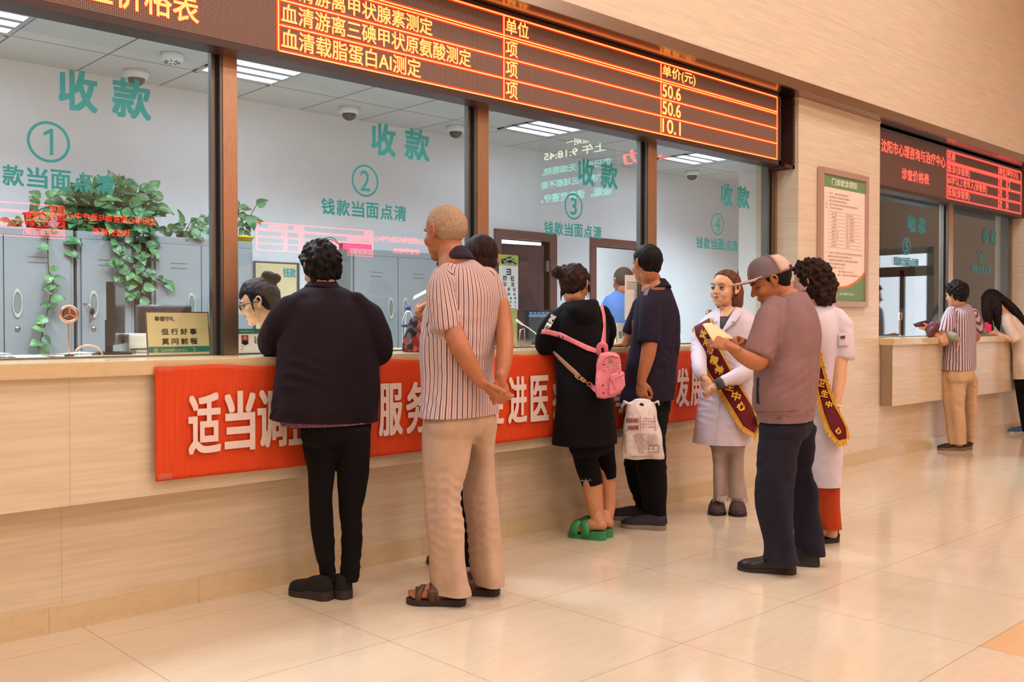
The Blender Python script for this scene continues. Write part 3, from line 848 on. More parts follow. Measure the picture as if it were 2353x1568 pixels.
def plant(label, pot_px, pot_y, pot_rgb, pot_r, pot_h, vines, bush, zt=CH):
    """vines: lists of (px, py, Y) picture points; bush: (px, py, rx, ry, count) clouds of leaves"""
    p = WY(*pot_px, pot_y); p.z = zt
    t = empty('pothos_plant', p, label, 'potted plant')
    MB().lathe([(pot_r * 0.75, 0), (pot_r, pot_h), (pot_r * 1.06, pot_h), (pot_r * 1.06, pot_h - 0.012), (pot_r * 0.9, pot_h - 0.012), (0, pot_h - 0.03)], Matrix.Translation(p)).build('pot', pm('pot_%d' % pot_rgb[0], pot_rgb, 0.5, vary=0.03), t, True)
    lf, st = MB(), MB()
    for v in vines:
        pts, _ = catmull([WY(*q) for q in v], [0] * len(v), 7)
        st.tube(pts, 0.0045, 6)
        for i in range(2, len(pts), 2):
            if random.random() < 0.1: continue
            s = random.uniform(0.06, 0.10); sd = 1 if (i // 2) % 2 else -1
            leaf_mesh(lf, pts[i] + Vector((0, -0.012, 0)), Vector((sd * random.uniform(0.3, 1), random.uniform(-0.5, 0.05), random.uniform(-1, 0.3))), Vector((random.uniform(-.4, .4), -1, random.uniform(0.0, 0.9))), s)
    for px, py, rx, ry, cnt in bush:
        c = WY(px, py, pot_y - 0.02); k = dep(c) / FPX
        for i in range(cnt):
            a = random.uniform(0, 2 * math.pi); r = math.sqrt(random.random())
            q = c + RGT * (r * math.cos(a) * rx * k) + ZUP * (r * math.sin(a) * ry * k) + Vector((0, random.uniform(-0.14, 0.10), 0))
            leaf_mesh(lf, q, Vector((math.cos(a) + random.uniform(-.6, .6), random.uniform(-0.8, 0.2), math.sin(a) * 0.6 + random.uniform(-.8, .3))), Vector((random.uniform(-.5, .5), -0.8, random.uniform(0.1, 1.0))), random.uniform(0.07, 0.125))
            if i % 5 == 0: st.tube([p + Vector((0, 0, pot_h * 0.8)), (p + q) / 2 + Vector((0, 0, 0.06)), q], 0.003, 5)
    lf.build('foliage', M_LEAF, t, fixn=False)
    st.build('stem', M_STEM, t, True)
F_ = CY - 0.03
plant('bushy dark green pothos spilling down the front of the narrow grey cabinet', (250, 530), 2.95, (70, 56, 46), 0.11, 0.14,
      [[(285, 520, 2.85), (283, 560, F_), (272, 610, F_), (282, 650, F_), (290, 700, F_)], [(300, 520, 2.85), (306, 590, F_ + .02), (300, 640, F_), (318, 690, F_ + .02)],
       [(325, 520, 2.85), (335, 575, F_ + .03), (330, 620, F_ + .02), (362, 640, F_ + .02), (385, 648, F_ + .02)], [(320, 540, F_), (322, 600, F_), (326, 660, F_), (338, 690, F_)],
       [(268, 530, F_), (262, 570, F_), (272, 600, F_), (268, 640, F_)]],
      [(190, 475, 55, 45, 70), (250, 465, 75, 45, 120), (310, 480, 45, 50, 70), (235, 510, 85, 25, 70), (318, 545, 18, 38, 26), (318, 600, 16, 40, 22)])
plant('small pothos trailing one long vine down the cabinet at the left picture edge', (85, 525), 2.95, (120, 84, 64), 0.08, 0.11,
      [[(112, 520, 2.86), (110, 560, F_), (112, 620, F_), (122, 655, F_), (112, 700, F_), (102, 750, F_), (88, 800, F_)]],
      [(85, 480, 28, 26, 14), (55, 508, 30, 14, 8), (128, 565, 14, 22, 10)])
plant('sparse pothos creeping along the top of the cabinet left of the first window post', (425, 540), 3.0, (96, 80, 70), 0.07, 0.06,
      [[(360, 530, 2.9), (385, 525, 2.88), (420, 538, 2.86), (455, 522, 2.88), (490, 528, 2.9)], [(455, 530, 2.9), (470, 505, 2.92), (482, 500, 2.92)]],
      [(470, 500, 14, 8, 3), (400, 530, 30, 8, 6)])
plant('young pothos climbing from a yellow pot right of the first window post', (560, 548), 2.95, (232, 200, 40), 0.075, 0.05,
      [[(555, 540, 2.95), (558, 515, 2.95), (548, 490, 2.95), (550, 468, 2.95)], [(558, 520, 2.95), (575, 512, 2.95), (578, 500, 2.95)]],
      [(560, 485, 14, 14, 3)])
# little pink glowing strip with loose wires on top of a cabinet
p = WY(785, 563, 3.0); q = WY(858, 570, 3.0)
zz = CH
lx0, lx1 = cx(808) + 0.03, cx(808) + 0.33
t = empty('glow_strip', (lx0, 3.0, zz), 'small pink glowing strip with loose wires on top of a grey cabinet', 'led strip')
MB().box((lx0, 2.99, zz), (lx1, 3.03, zz + 0.055)).build('housing', M_DARKCASE, t)
mpk = emit('pink_glow_strip', (255, 60, 110), 2.2)
MB().box((lx0 + 0.01, 2.986, zz + 0.01), (lx1 - 0.01, 2.99, zz + 0.05)).build('glow_face', mpk, t)
wr = MB()
for dz in (0.0, 0.02):
    wr.tube([Vector((lx0, 3.0, zz + 0.03)), Vector((lx0 - 0.12, 2.98, zz + 0.075 + dz)), Vector((lx0 - 0.28, 2.98, zz + 0.02 - dz)), Vector((lx0 - 0.33, 3.05, zz - 0.05))], 0.003, 6, samples=5)
wr.build('wire', M_BLACK, t, True)
# sheet taped to the cabinet side wall (right of the woman's head)
a, b = WY(782, 632, OY - 0.01), WY(796, 690, OY - 0.01)
t = empty('notice_sheet', a, 'white printed sheet on the back wall beside the grey cabinet', 'paper')
MB().box((a.x - 0.2, OY - 0.012, b.z), (b.x, OY - 0.008, a.z)).build('sheet', M_PAPER, t)
mb = MB()
for k in range(9): mb.box((a.x - 0.17, OY - 0.0135, a.z - 0.05 - 0.022 * k), (b.x - 0.03, OY - 0.0122, a.z - 0.044 - 0.022 * k))
mb.build('print', M_INK, t)
# ------------------------------------------------------------------ figure builder
def fields(p, seed, n, kh, kv):
    """smooth pseudo-random folds: sum of warped sine waves over the points p (numpy Nx3)"""
    r = np.random.default_rng(seed); out = np.zeros(len(p))
    for i in range(n):
        a = r.uniform(0, 2 * math.pi)
        k = np.array([math.cos(a) * kh * r.uniform(.6, 1.4), math.sin(a) * kh * r.uniform(.6, 1.4), kv * r.uniform(-1.3, 1.3)])
        w = r.uniform(-1, 1, 3) * 6
        out += np.sin(p @ k + 1.3 * np.sin(p @ w + r.uniform(0, 6)) + r.uniform(0, 6))
    return out / math.sqrt(n)

def getv(me):
    n = len(me.vertices); co = np.empty(n * 3, np.float32); me.vertices.foreach_get('co', co)
    no = np.empty(n * 3, np.float32); me.vertices.foreach_get('normal', no)
    return co.reshape(-1, 3).astype(float), no.reshape(-1, 3).astype(float)

def setv(me, co):
    me.vertices.foreach_set('co', co.astype(np.float32).ravel()); me.update()

def remesh(mb, voxel, smooth=3, fac=0.5):
    me = mb.mesh('soup'); o = bpy.data.objects.new('soup', me); COL.objects.link(o)
    m = o.modifiers.new('r', 'REMESH'); m.mode = 'VOXEL'; m.voxel_size = voxel; m.use_smooth_shade = True
    if smooth:
        s = o.modifiers.new('s', 'SMOOTH'); s.factor = fac; s.iterations = smooth
    dg = bpy.context.evaluated_depsgraph_get()
    out = bpy.data.meshes.new_from_object(o.evaluated_get(dg), depsgraph=dg)
    bpy.data.objects.remove(o); bpy.data.meshes.remove(me)
    return out

def cut(me, co, no):
    bm = bmesh.new(); bm.from_mesh(me)
    bmesh.ops.bisect_plane(bm, geom=list(bm.verts) + list(bm.edges) + list(bm.faces), plane_co=co, plane_no=no, clear_outer=True)
    bm.to_mesh(me); bm.free()

def cloth(name, rgb, rough=0.85, weave=900.0, vary=0.10, bump=0.15, spec=0.25):
    k = N(name).set(rough, 0, spec); c = lin(rgb); p = k.pos()
    f = k.noise(p, 14, 4, 0.6); g = k.noise(p, weave, 2)
    k.color(k.mix(k.math('MULTIPLY', g, 0.3), k.ramp(f, tuple(x * (1 - vary) for x in c), tuple(min(1, x * (1 + vary)) for x in c), 0.3, 0.7), tuple(x * 0.7 for x in c)))
    k.b.inputs['Sheen Weight'].default_value = 0.015
    k.bump(g, bump, 0.002)
    return k.m

def striped(name, base, dark, per, width, second=None):
    k = N(name).set(0.85, 0, 0.2)
    at = k.n('ShaderNodeAttribute'); at.attribute_name = 'u'
    f = k.math('FRACT', k.math('DIVIDE', at.outputs['Fac'], per))
    g = k.noise(k.pos(), 700, 2)
    b = k.ramp(g, tuple(x * 0.86 for x in lin(base)), lin(base), 0.3, 0.7)
    col = k.mix(k.math('LESS_THAN', f, width), b, lin(dark))
    if second:
        f2 = k.math('FRACT', k.math('ADD', k.math('DIVIDE', at.outputs['Fac'], per), 0.45))
        col = k.mix(k.math('LESS_THAN', f2, width * 0.45), col, lin(second))
    k.color(col); k.bump(g, 0.12, 0.002)
    return k.m

def skin_mat(name, rgb):
    k = N(name).set(0.48, 0, 0.4); p = k.pos(); c = lin(rgb)
    f = k.noise(p, 22, 4, 0.6); g = k.noise(p, 260, 2)
    k.color(k.mix(k.math('MULTIPLY', g, 0.15), k.ramp(f, (c[0] * 0.9, c[1] * 0.84, c[2] * 0.82), tuple(min(1, x * 1.06) for x in c), 0.3, 0.7), tuple(x * 0.8 for x in c)))
    k.b.inputs['Subsurface Weight'].default_value = 0.0
    k.bump(g, 0.08, 0.001)
    return k.m

def hair_mat(name, rgb, rgb2=None, rough=0.62, speck=60.0):
    k = N(name).set(rough, 0, 0.16); c = lin(rgb); c2 = lin(rgb2 or tuple(min(255, x * 1.5) for x in rgb))
    f = k.noise(k.pos(), speck, 4, 0.7, (1, 1, 0.25))
    k.color(k.ramp(f, c, c2, 0.4, 0.75)); k.bump(f, 0.5, 0.004)
    return k.m

SKIN = skin_mat('skin', (206, 146, 108)); SKIN_L = skin_mat('fair_skin', (224, 172, 136)); SKIN_D = skin_mat('tanned_skin', (178, 112, 76))
LIPS = pm('lips', (168, 92, 82), 0.4, vary=0.05); BROW = pm('eyebrow', (52, 36, 30), 0.8, vary=0.1)
BLKHAIR = hair_mat('black_hair', (15, 10, 9), (34, 23, 20)); BRNHAIR = hair_mat('brown_hair', (78, 46, 32), (132, 86, 60)); GREYHAIR = hair_mat('grey_stubble', (158, 126, 102), (206, 180, 154), 0.8, 300)
EYEW = pm('eye_white', (198, 184, 174), 0.25, vary=0); IRIS = pm('iris', (34, 22, 18), 0.2, vary=0)
BLKSHOE = pm('black_leather', (24, 20, 20), 0.35); SOLE = pm('rubber_sole', (46, 38, 36), 0.7)

class Fig:
    def __init__(s, label, d0, foot, skin=SKIN, yaw=137.0):
        q = math.radians(yaw); s.tR, s.tF = -math.sin(q), -math.cos(q)     # facing direction of the trunk
        s.d0 = d0; p = WZ(foot[0], foot[1], 0.0)
        s.root = empty('person', p, label, 'person')
        s.body = MB(); s.skin = skin; s.heads = []; s.hv = 0.0045
    def P(s, px, py, dd=0.0): return W(px, py, s.d0 + dd)
    def ringrows(s, rows, shrink=0.0, n=36, ex=2.3, sub=3):
        A = np.array([list(r) + [0.0] * (7 - len(r)) for r in rows], float)
        out = []
        m = len(A)
        for i in range(m - 1):
            for k in range(sub):
                t = k / sub; p0, p1, p2, p3 = A[max(i - 1, 0)], A[i], A[i + 1], A[min(i + 2, m - 1)]
                out.append(0.5 * ((2 * p1) + (p2 - p0) * t + (2 * p0 - 5 * p1 + 4 * p2 - p3) * t * t + (3 * p1 - p0 - 3 * p2 + p3) * t ** 3))
        out.append(A[-1])
        rings = []
        for y, xl, xr, dd, t, sl, sf in out:
            c = s.P((xl + xr) / 2, y, dd); a = max((xr - xl) / 2 * (s.d0 + dd) / FPX - shrink, 0.006); b = max(t - shrink, 0.006)
            # breadth of the trunk whose outline, seen from the camera, is 2a wide
            A_ = math.sqrt(max(a * a - (b * s.tR) ** 2, 0)) / max(abs(s.tF), 0.25); A_ = min(max(A_, 0.80 * a), max(1.45 * a, 0.02))
            sg = math.sqrt((A_ * s.tF) ** 2 + (b * s.tR) ** 2); g = a / sg
            r = []; xy = []
            for k in range(n):
                q = 2 * math.pi * k / n; cx_, sy_ = math.cos(q), math.sin(q)
                u = A_ * math.copysign(abs(cx_) ** (2 / ex), cx_); v = b * math.copysign(abs(sy_) ** (2 / ex), sy_)
                xy.append((u * s.tF + v * s.tR, -u * s.tR + v * s.tF))
            g = a / max(abs(q[0]) for q in xy)
            for x, y_ in xy:
                x *= g
                r.append(c + RGT * x + FWD * y_ + ZUP * (sl * x + sf * y_))
            rings.append(r)
        return rings
    def limbpts(s, pts):
        return [s.P(p[0], p[1], p[2]) for p in pts], [p[3] * (s.d0 + p[2]) / FPX for p in pts]
    def garment(s, name, parts, mat, voxel=0.008, smooth=3, cuts=(), fold=None, inner=True, ufn=None, label=None, thick=0.0, flat_ends=True):
        """parts: ('rows', rows) / ('limb', points) joined into one cloth surface"""
        mb = MB()
        for kind, dat in parts:
            if kind == 'rows':
                if name in ('trousers', 'jeans', 'leggings') and len(dat) <= 4:      # seat of the trousers: close it with a rounded bottom
                    y, xl, xr, dd, t = dat[-1][:5]; c_, w_ = (xl + xr) / 2, (xr - xl) / 2; q_ = FPX / (s.d0 + dd) * .05
                    dat = list(dat) + [(y + q_ * .6, c_ - w_ * .86, c_ + w_ * .86, dd, t * .8), (y + q_ * 1.0, c_ - w_ * .5, c_ + w_ * .5, dd, t * .4)]
                if cuts and name in ('trousers', 'jeans', 'leggings') and len(dat) > 3 and dat[-1][0] - dat[0][0] > 60:
                    l_ = dat[-1]; dat = list(dat) + [(l_[0] + 14,) + tuple(l_[1:])]
                mb.rings(s.ringrows(dat))
                if inner: s.body.rings(s.ringrows(dat[:-2] if len(dat) > 5 else dat, 0.022))
            elif kind == 'mesh': mb.add(dat.v, dat.f)
            else:
                P_, R_ = s.limbpts(dat)
                mb.tube(P_, R_, 20, samples=6, round_ends='start' if flat_ends else True)
                if inner: s.body.tube(P_, [max(r * 0.72, 0.012) for r in R_], 14, samples=5, round_ends=False)
        if name in ('trousers', 'jeans', 'leggings'): smooth = max(smooth, 6)
        me = remesh(mb, voxel, smooth)
        for (x0, y0, x1, y1, dd) in cuts:
            a, b = s.P(x0, y0, dd), s.P(x1, y1, dd)
            no = (b - a).cross(FWD).normalized()
            if no.z > 0: no = -no
            cut(me, a, no)
        if fold:
            co, no = getv(me)
            sd = fold[0][4]
            for amp, n, kh, kv, seed in fold: co = co + no * (fields(co, seed, n, kh, kv) * amp * 0.5)[:, None]
            # drape folds hanging down and shorter creases where the cloth bends, in patches
            m1 = np.clip(fields(co, sd + 1, 4, 7, 6) * .8 + .5, 0, 1); m2 = np.clip(fields(co, sd + 2, 4, 8, 9) * .9 + .25, 0, 1)
            f1 = fields(co, sd + 3, 3, 62, 9); f2 = fields(co, sd + 4, 3, 46, 62)
            co = co + no * (m1 * f1 * .0034 + m2 * (np.abs(f2) - .7) * -.0042)[:, None]
            setv(me, co)
        if ufn:
            co, no = getv(me); u = ufn(co).astype(np.float32)
            at = me.attributes.new('u', 'FLOAT', 'POINT'); at.data.foreach_set('value', u)
        o = link(name, me, mat, s.root, True)
        if label: o['label'] = label
        return o
    def wrap(s, axes):
        """angle round the nearest limb axis times its radius, for stripes that follow the cloth"""
        ax = []
        for pts, R in axes:
            P_ = np.array([list(s.P(*p)) for p in pts]); ax.append((P_, R))
        rg, fw = np.array(RGT), np.array(FWD)
        def f(co):
            best = np.full(len(co), 1e9); u = np.zeros(len(co))
            for ai, (P_, R) in enumerate(ax):
                dmin = np.full(len(co), 1e9); rel = np.zeros_like(co); tv = np.zeros_like(co)
                for a, b in zip(P_[:-1], P_[1:]):
                    ab = b - a; t = np.clip(((co - a) @ ab) / (ab @ ab), 0, 1)
                    v = co - (a + t[:, None] * ab); d = np.linalg.norm(v, axis=1); k = d < dmin
                    dmin[k] = d[k]; rel[k] = v[k]; tv[k] = ab / np.linalg.norm(ab)
                q = dmin / R
                if ai:        # beyond the end of a sleeve the cloth belongs to the body
                    e = P_[-1] - P_[-2]; q = q + np.clip((co - P_[-1]) @ (e / np.linalg.norm(e)) / .03, 0, 3)
                k = q < best
                ang = np.arctan2(rel @ rg, -(rel @ fw))
                best[k] = q[k]; u[k] = (ang * R)[k]
            return u + 10.0
        return f
    def limb(s, pts, n=16):
        P_, R_ = s.limbpts(pts); s.body.tube(P_, R_, n, samples=6)
    # ---- head
    def head(s, px, py, dd, H, yaw, pitch=0.0, roll=0.0, neck=None, face=True, fat=1.0, soft=False):
        f0 = -FWD * math.cos(math.radians(yaw)) - RGT * math.sin(math.radians(yaw)); up = ZUP.copy()
        p = math.radians(pitch)
        f = f0 * math.cos(p) - up * math.sin(p); u = up * math.cos(p) + f0 * math.sin(p)
        x = f.cross(u).normalized(); r = math.radians(roll)
        x, u = x * math.cos(r) + u * math.sin(r), u * math.cos(r) - x * math.sin(r)
        m = Matrix((x, f, u)).transposed().to_4x4(); m.translation = s.P(px, py, dd)
        M = m @ Matrix.Scale(H, 4) @ Matrix.Translation((0, 0, -0.5))
        b = s.body
        b.ell((0, -0.06, 0.62), (0.33 * fat, 0.42, 0.38), M, 28, 18)
        b.ell((0, 0.08, 0.42), (0.275 * fat, 0.295, 0.36), M, 24, 16)
        b.ell((0, 0.10, 0.22), (0.235 * fat, 0.25, 0.19), M, 20, 12)
        b.ell((0, 0.245, 0.085), (0.10, 0.10, 0.085), M)
        for sx in (-1, 1):
            b.ell((sx * 0.155, 0.225, 0.37), (0.11, 0.11, 0.12), M)
            # ear: flap with a raised rim and lobe
            ca, sa = math.cos(0.45), math.sin(0.45)
            E = [(0.0, -0.09), (0.05, -0.035), (0.085, 0.04), (0.075, 0.11), (0.02, 0.14), (-0.035, 0.11), (-0.045, 0.04)]
            pts = [M @ Vector((sx * (0.315 * fat + 0.03 + 0.5 * max(q, 0)), -0.045 - 0.9 * q, 0.47 + w)) for q, w in E]
            b.tube(pts, [0.024 * H] * 7, 8, samples=3)
            b.ell((sx * (0.325 * fat), -0.045, 0.475), (0.022, 0.055, 0.09), M)
            b.ell((sx * (0.335 * fat), -0.03, 0.385), (0.025, 0.035, 0.035), M)
        if face:
            if soft:      # rounder, flatter face
                b.ell((0, 0.27, 0.62), (0.22, 0.09, 0.14), M); b.ell((0, 0.20, 0.20), (0.19, 0.17, 0.15), M)
                for sx in (-1, 1): b.ell((sx * 0.15, 0.235, 0.33), (0.115, 0.105, 0.13), M)
                b.tube([M @ Vector(q) for q in ((0, 0.345, 0.50), (0, 0.372, 0.44), (0, 0.405, 0.378))], [0.030 * H, 0.034 * H, 0.048 * H], 12)
                for sx in (-1, 1): b.ell((sx * 0.048, 0.365, 0.362), (0.036, 0.04, 0.028), M)
            else:
                b.ell((0, 0.335, 0.575), (0.20, 0.055, 0.055), M)
                b.tube([M @ Vector(q) for q in ((0, 0.365, 0.53), (0, 0.40, 0.45), (0, 0.435, 0.375))], [0.036 * H, 0.042 * H, 0.054 * H], 12)
                for sx in (-1, 1): b.ell((sx * 0.052, 0.39, 0.362), (0.038, 0.045, 0.032), M)
            b.ell((0, 0.345, 0.262), (0.092, 0.045, 0.024), M); b.ell((0, 0.338, 0.218), (0.080, 0.048, 0.028), M)
        s.heads.append((M, H, face))
        if neck:
            P_, R_ = s.limbpts(neck); s.body.tube([M @ Vector((0, -0.12, 0.40)), M @ Vector((0, -0.13, 0.22))] + P_, [0.20 * H, 0.235 * H] + R_, 18, samples=5)
        return M
    def eyes(s, M, H, brow=None, lids=False):
        for sx in (-1, 1):
            if lids:
                l = MB(); l.tube([M @ Vector((sx * q, y, z)) for q, y, z in ((0.07, 0.318, 0.478), (0.13, 0.338, 0.486), (0.19, 0.318, 0.484), (0.23, 0.275, 0.474))], [0.008 * H, 0.012 * H, 0.012 * H, 0.006 * H], 8, samples=3); l.build('eyelid', BROW, s.root, True)
                br = MB(); br.tube([M @ Vector((sx * q, y, z)) for q, y, z in ((0.06, 0.385, 0.565), (0.13, 0.38, 0.585), (0.20, 0.345, 0.58), (0.25, 0.295, 0.56))], [0.014 * H, 0.02 * H, 0.016 * H, 0.006 * H], 8, samples=3, flat=0.7); br.build('eyebrow', BROW, s.root, True)
                continue
            e = MB(); e.ell((sx * 0.145, 0.305, 0.478), (0.066, 0.055, 0.027), M, 16, 10)
            eo = e.build('eye', EYEW, s.root, True)
            i = MB(); i.ell((sx * 0.145, 0.338, 0.478), (0.034, 0.026, 0.029), M, 14, 8); i.build('iris', IRIS, eo, True)
            l = MB(); l.tube([M @ Vector((sx * q, y, z)) for q, y, z in ((0.075, 0.335, 0.488), (0.12, 0.362, 0.512), (0.175, 0.352, 0.512), (0.225, 0.305, 0.488))], [0.008 * H, 0.012 * H, 0.012 * H, 0.006 * H], 8, samples=3)
            l.build('eyelid', BROW, s.root, True)
            br = MB(); br.tube([M @ Vector((sx * q, y, z)) for q, y, z in ((0.06, 0.385, 0.578), (0.13, 0.38, 0.606), (0.20, 0.345, 0.60), (0.25, 0.295, 0.575))], [0.012 * H, 0.016 * H, 0.013 * H, 0.006 * H], 8, samples=3, flat=0.7)
            br.build('eyebrow', brow or BROW, s.root, True)
    # ---- hair
    def hair(s, M, H, thr, th, mat, extra=(), lumps=0.0, strand=0.0, seed=1, voxel=0.006, smooth=2, curls=0, name='hair', wide=1.0, label=None):
        mb = MB(); nu, nv = 72, 44
        C = np.array([0, -0.06, 0.62]); R = np.array([0.33 * wide, 0.42, 0.38])
        ty = [a for a, b in thr]; tz = [b for a, b in thr]; vs = []
        cp = []
        for i in range(nv + 1):
            a = math.pi * i / nv
            for j in range(nu):
                q = 2 * math.pi * j / nu
                d = np.array([math.sin(a) * math.cos(q), math.sin(a) * math.sin(q), math.cos(a)]); p = C + R * d
                t = np.interp(p[1], ty, tz); m = 1 / (1 + math.exp(-(p[2] - t) / 0.018))
                k = 0.90 + m * (0.10 + th / 0.38)
                vs.append(M @ Vector(C + R * d * k))
                if m > 0.6: cp.append(C + R * d * (1 + th / 0.38))
        fs = []
        for i in range(nv):
            for j in range(nu):
                k = (j + 1) % nu; A_, B_, C_, D_ = i * nu + j, i * nu + k, (i + 1) * nu + k, (i + 1) * nu + j
                fs.append((A_, D_, C_) if i == 0 else ((A_, D_, B_) if i == nv - 1 else (A_, D_, C_, B_)))
        mb.add(vs, fs)
        for e in extra:
            if e[0] == 'ell': mb.ell(e[1], e[2], M)
            elif e[0] == 'px':
                P_, R_ = s.limbpts(e[1]); mb.tube(P_, R_, 14, samples=5, flat=e[2] if len(e) > 2 else None)
            else: mb.tube([M @ Vector(q) for q in e[1]], [r * H for r in e[2]], 12, samples=4, flat=e[3] if len(e) > 3 else None)
        rr = random.Random(seed)
        for i in range(curls):
            q = rr.choice(cp) if rr.random() < 0.75 or not extra else None
            if q is None:
                e = rr.choice([x for x in extra if x[0] == 'ell']); d = Vector((rr.gauss(0, 1), rr.gauss(0, 1), rr.gauss(0, 1))).normalized()
                q = Vector(e[1]) + Vector((d.x * e[2][0], d.y * e[2][1], d.z * e[2][2]))
            rad = rr.uniform(0.03, 0.055)
            mb.ell(Vector(q) + Vector((rr.uniform(-.02, .02), rr.uniform(-.02, .02), rr.uniform(-.02, .02))), (rad, rad, rad * rr.uniform(.7, 1.3)), M, 8, 6)
        me = remesh(mb, voxel, smooth)
        co, no = getv(me); loc = (np.c_[co, np.ones(len(co))] @ np.array(M.inverted()).T)[:, :3]
        dv = np.zeros(len(co))
        if lumps: dv += fields(co, seed, 8, 150, 130) * lumps
        if strand:
            az = np.arctan2(loc[:, 0], loc[:, 1] + 0.1)
            dv += (np.sin(az * 46 + 5 * fields(loc, seed, 5, 5, 4)) * 0.6 + np.sin(az * 90 + loc[:, 2] * 3) * 0.4) * strand
        setv(me, co + no * dv[:, None])
        o = link(name, me, mat, s.root, True)
        if label: o['label'] = label
        return o
    # ---- hand: palm, five fingers, thumb at the side of the palm
    def hand(s, wrist, D, Nn, L=0.18, curl=(25, 30, 20), thumb=1, spread=0.05, tcurl=0.3, each=(0, 0, 0, 0)):
        y = Vector(D).normalized(); z = Vector(Nn); z = (z - y * z.dot(y)).normalized(); x = y.cross(z) * thumb
        def q(a, b, c): return wrist + x * (a * L) + y * (b * L) + z * (c * L)
        b = s.body
        m = Matrix((x * L, y * L, z * L)).transposed().to_4x4(); m.translation = wrist
        b.ell((0.0, 0.27, 0.0), (0.205, 0.29, 0.085), m, 18, 12)
        b.ell((0.10, 0.16, -0.05), (0.10, 0.16, 0.07), m, 12, 8)
        b.tube([q(0, -0.1, 0), q(0, 0.1, 0)], [0.15 * L, 0.145 * L], 14, flat=0.75)
        for i, (fx, fl) in enumerate(((0.165, 0.40), (0.055, 0.45), (-0.06, 0.42), (-0.165, 0.33))):
            p = q(fx, 0.48 - 0.04 * abs(i - 1.2), 0.0); ang = 0.0; rr = (0.052, 0.052, 0.05, 0.044)[i] * L
            pts = [q(fx * 0.7, 0.2, 0.0), p]; rad = [rr * 1.1, rr * 1.08]
            for j, seg in enumerate((0.44, 0.31, 0.25)):
                ang += math.radians(curl[j] + each[i] * (1.0, 0.7, 0.4)[j])
                d = (y * math.cos(ang) - z * math.sin(ang) + x * (spread * (1.5 - i))).normalized()
                p = p + d * (fl * seg * L); pts.append(p); rad.append(rr * (0.98, 0.9, 0.76)[j])
            b.tube(pts, rad, 10)
        t = tcurl
        b.tube([q(0.10, 0.08, -0.02), q(0.22, 0.24, -0.04 - 0.10 * t), q(0.30 - 0.12 * t, 0.43, -0.07 - 0.25 * t), q(0.33 - 0.30 * t, 0.58, -0.09 - 0.36 * t)], [0.078 * L, 0.07 * L, 0.058 * L, 0.046 * L], 10)
    # ---- finish the skin as one continuous mesh
    def finish(s):
        me = remesh(s.body, s.hv, 2, 0.5)
        co, no = getv(me)
        mats = [s.skin, LIPS]; mi = None
        for M, H, face in s.heads:
            if not face: continue
            inv = np.array(M.inverted()); loc = (np.c_[co, np.ones(len(co))] @ inv.T)[:, :3]
            push = np.zeros(len(co))
            for sx in (-1, 1):
                d = ((loc[:, 0] - sx * 0.145) / 0.095) ** 2 + ((loc[:, 1] - 0.34) / 0.11) ** 2 + ((loc[:, 2] - 0.485) / 0.06) ** 2
                push += np.exp(-d * 1.3) * 0.040
            fdir = np.array(M.to_3x3().col[1])
            co -= push[:, None] * fdir[None, :]
            n = len(me.polygons); cen = np.empty(n * 3, np.float32); me.polygons.foreach_get('center', cen); cen = cen.reshape(-1, 3)
            lc = (np.c_[cen, np.ones(n)] @ inv.T)[:, :3]
            lip = ((lc[:, 0] / 0.095) ** 2 + ((lc[:, 2] - 0.24) / 0.042) ** 2 < 1) & (lc[:, 1] > 0.30)
            mi = (mi if mi is not None else np.zeros(n, np.int32)) + lip.astype(np.int32)
        setv(me, co)
        o = link('body', me, mats, s.root, True)
        if mi is not None: me.polygons.foreach_set('material_index', np.clip(mi, 0, 1).astype(np.int32)); me.update()
        return o
    # ---- footwear standing on the floor
    def shoe(s, heel, ang, L, Wd, prof, mat, solemat=SOLE, sole=(0.025, 0.02), name='shoe', cutout=None, label=None):
        """heel: picture pixel of the heel on the floor, ang: world direction of the toe in degrees"""
        h0 = WZ(heel[0], heel[1], 0.0); a = math.radians(ang); y = Vector((math.cos(a), math.sin(a), 0)); x = Vector((y.y, -y.x, 0))
        S_ = [0.0, 0.04, 0.12, 0.28, 0.45, 0.60, 0.74, 0.86, 0.95, 1.0]; Wf = [0.35, 0.60, 0.74, 0.74, 0.76, 0.92, 1.0, 0.88, 0.58, 0.2]
        t = np.linspace(0, 1, 22); w = np.interp(t, S_, Wf) * Wd / 2
        so = MB(); rings = []
        for ti, wi in zip(t, w):
            hz = np.interp(ti, [0, 0.45, 0.6, 1], [sole[0], sole[0] * 0.75 + sole[1] * 0.25, sole[1], sole[1]])
            c = h0 + y * (ti * L); ww = wi * 1.05
            rings.append([c - x * ww, c + x * ww, c + x * ww + ZUP * hz, c - x * ww + ZUP * hz])
        so.rings(rings)
        root = None
        if prof:
            up = MB(); rings = []
            for ti, wi in zip(t, w):
                z0 = np.interp(ti, [0, 0.45, 0.6, 1], [sole[0], sole[0] * 0.75 + sole[1] * 0.25, sole[1], sole[1]]) - 0.004
                hh = np.interp(ti, [p[0] for p in prof], [p[1] for p in prof]); c = h0 + y * (ti * L)
                r = []
                for k in range(13):
                    q = math.pi * k / 12; r.append(c + x * (wi * math.copysign(abs(math.cos(q)) ** 0.7, math.cos(q))) + ZUP * (z0 + hh * max(math.sin(q), 0) ** 0.85))
                rings.append(r)
            up.rings(rings)
            me = remesh(up, 0.006, 2); root = link(name, me, mat, s.root, True)
            if label: root['label'] = label
        so_o = so.build('sole', solemat, root or s.root, False, bevel=0.003)
        return h0, y, x
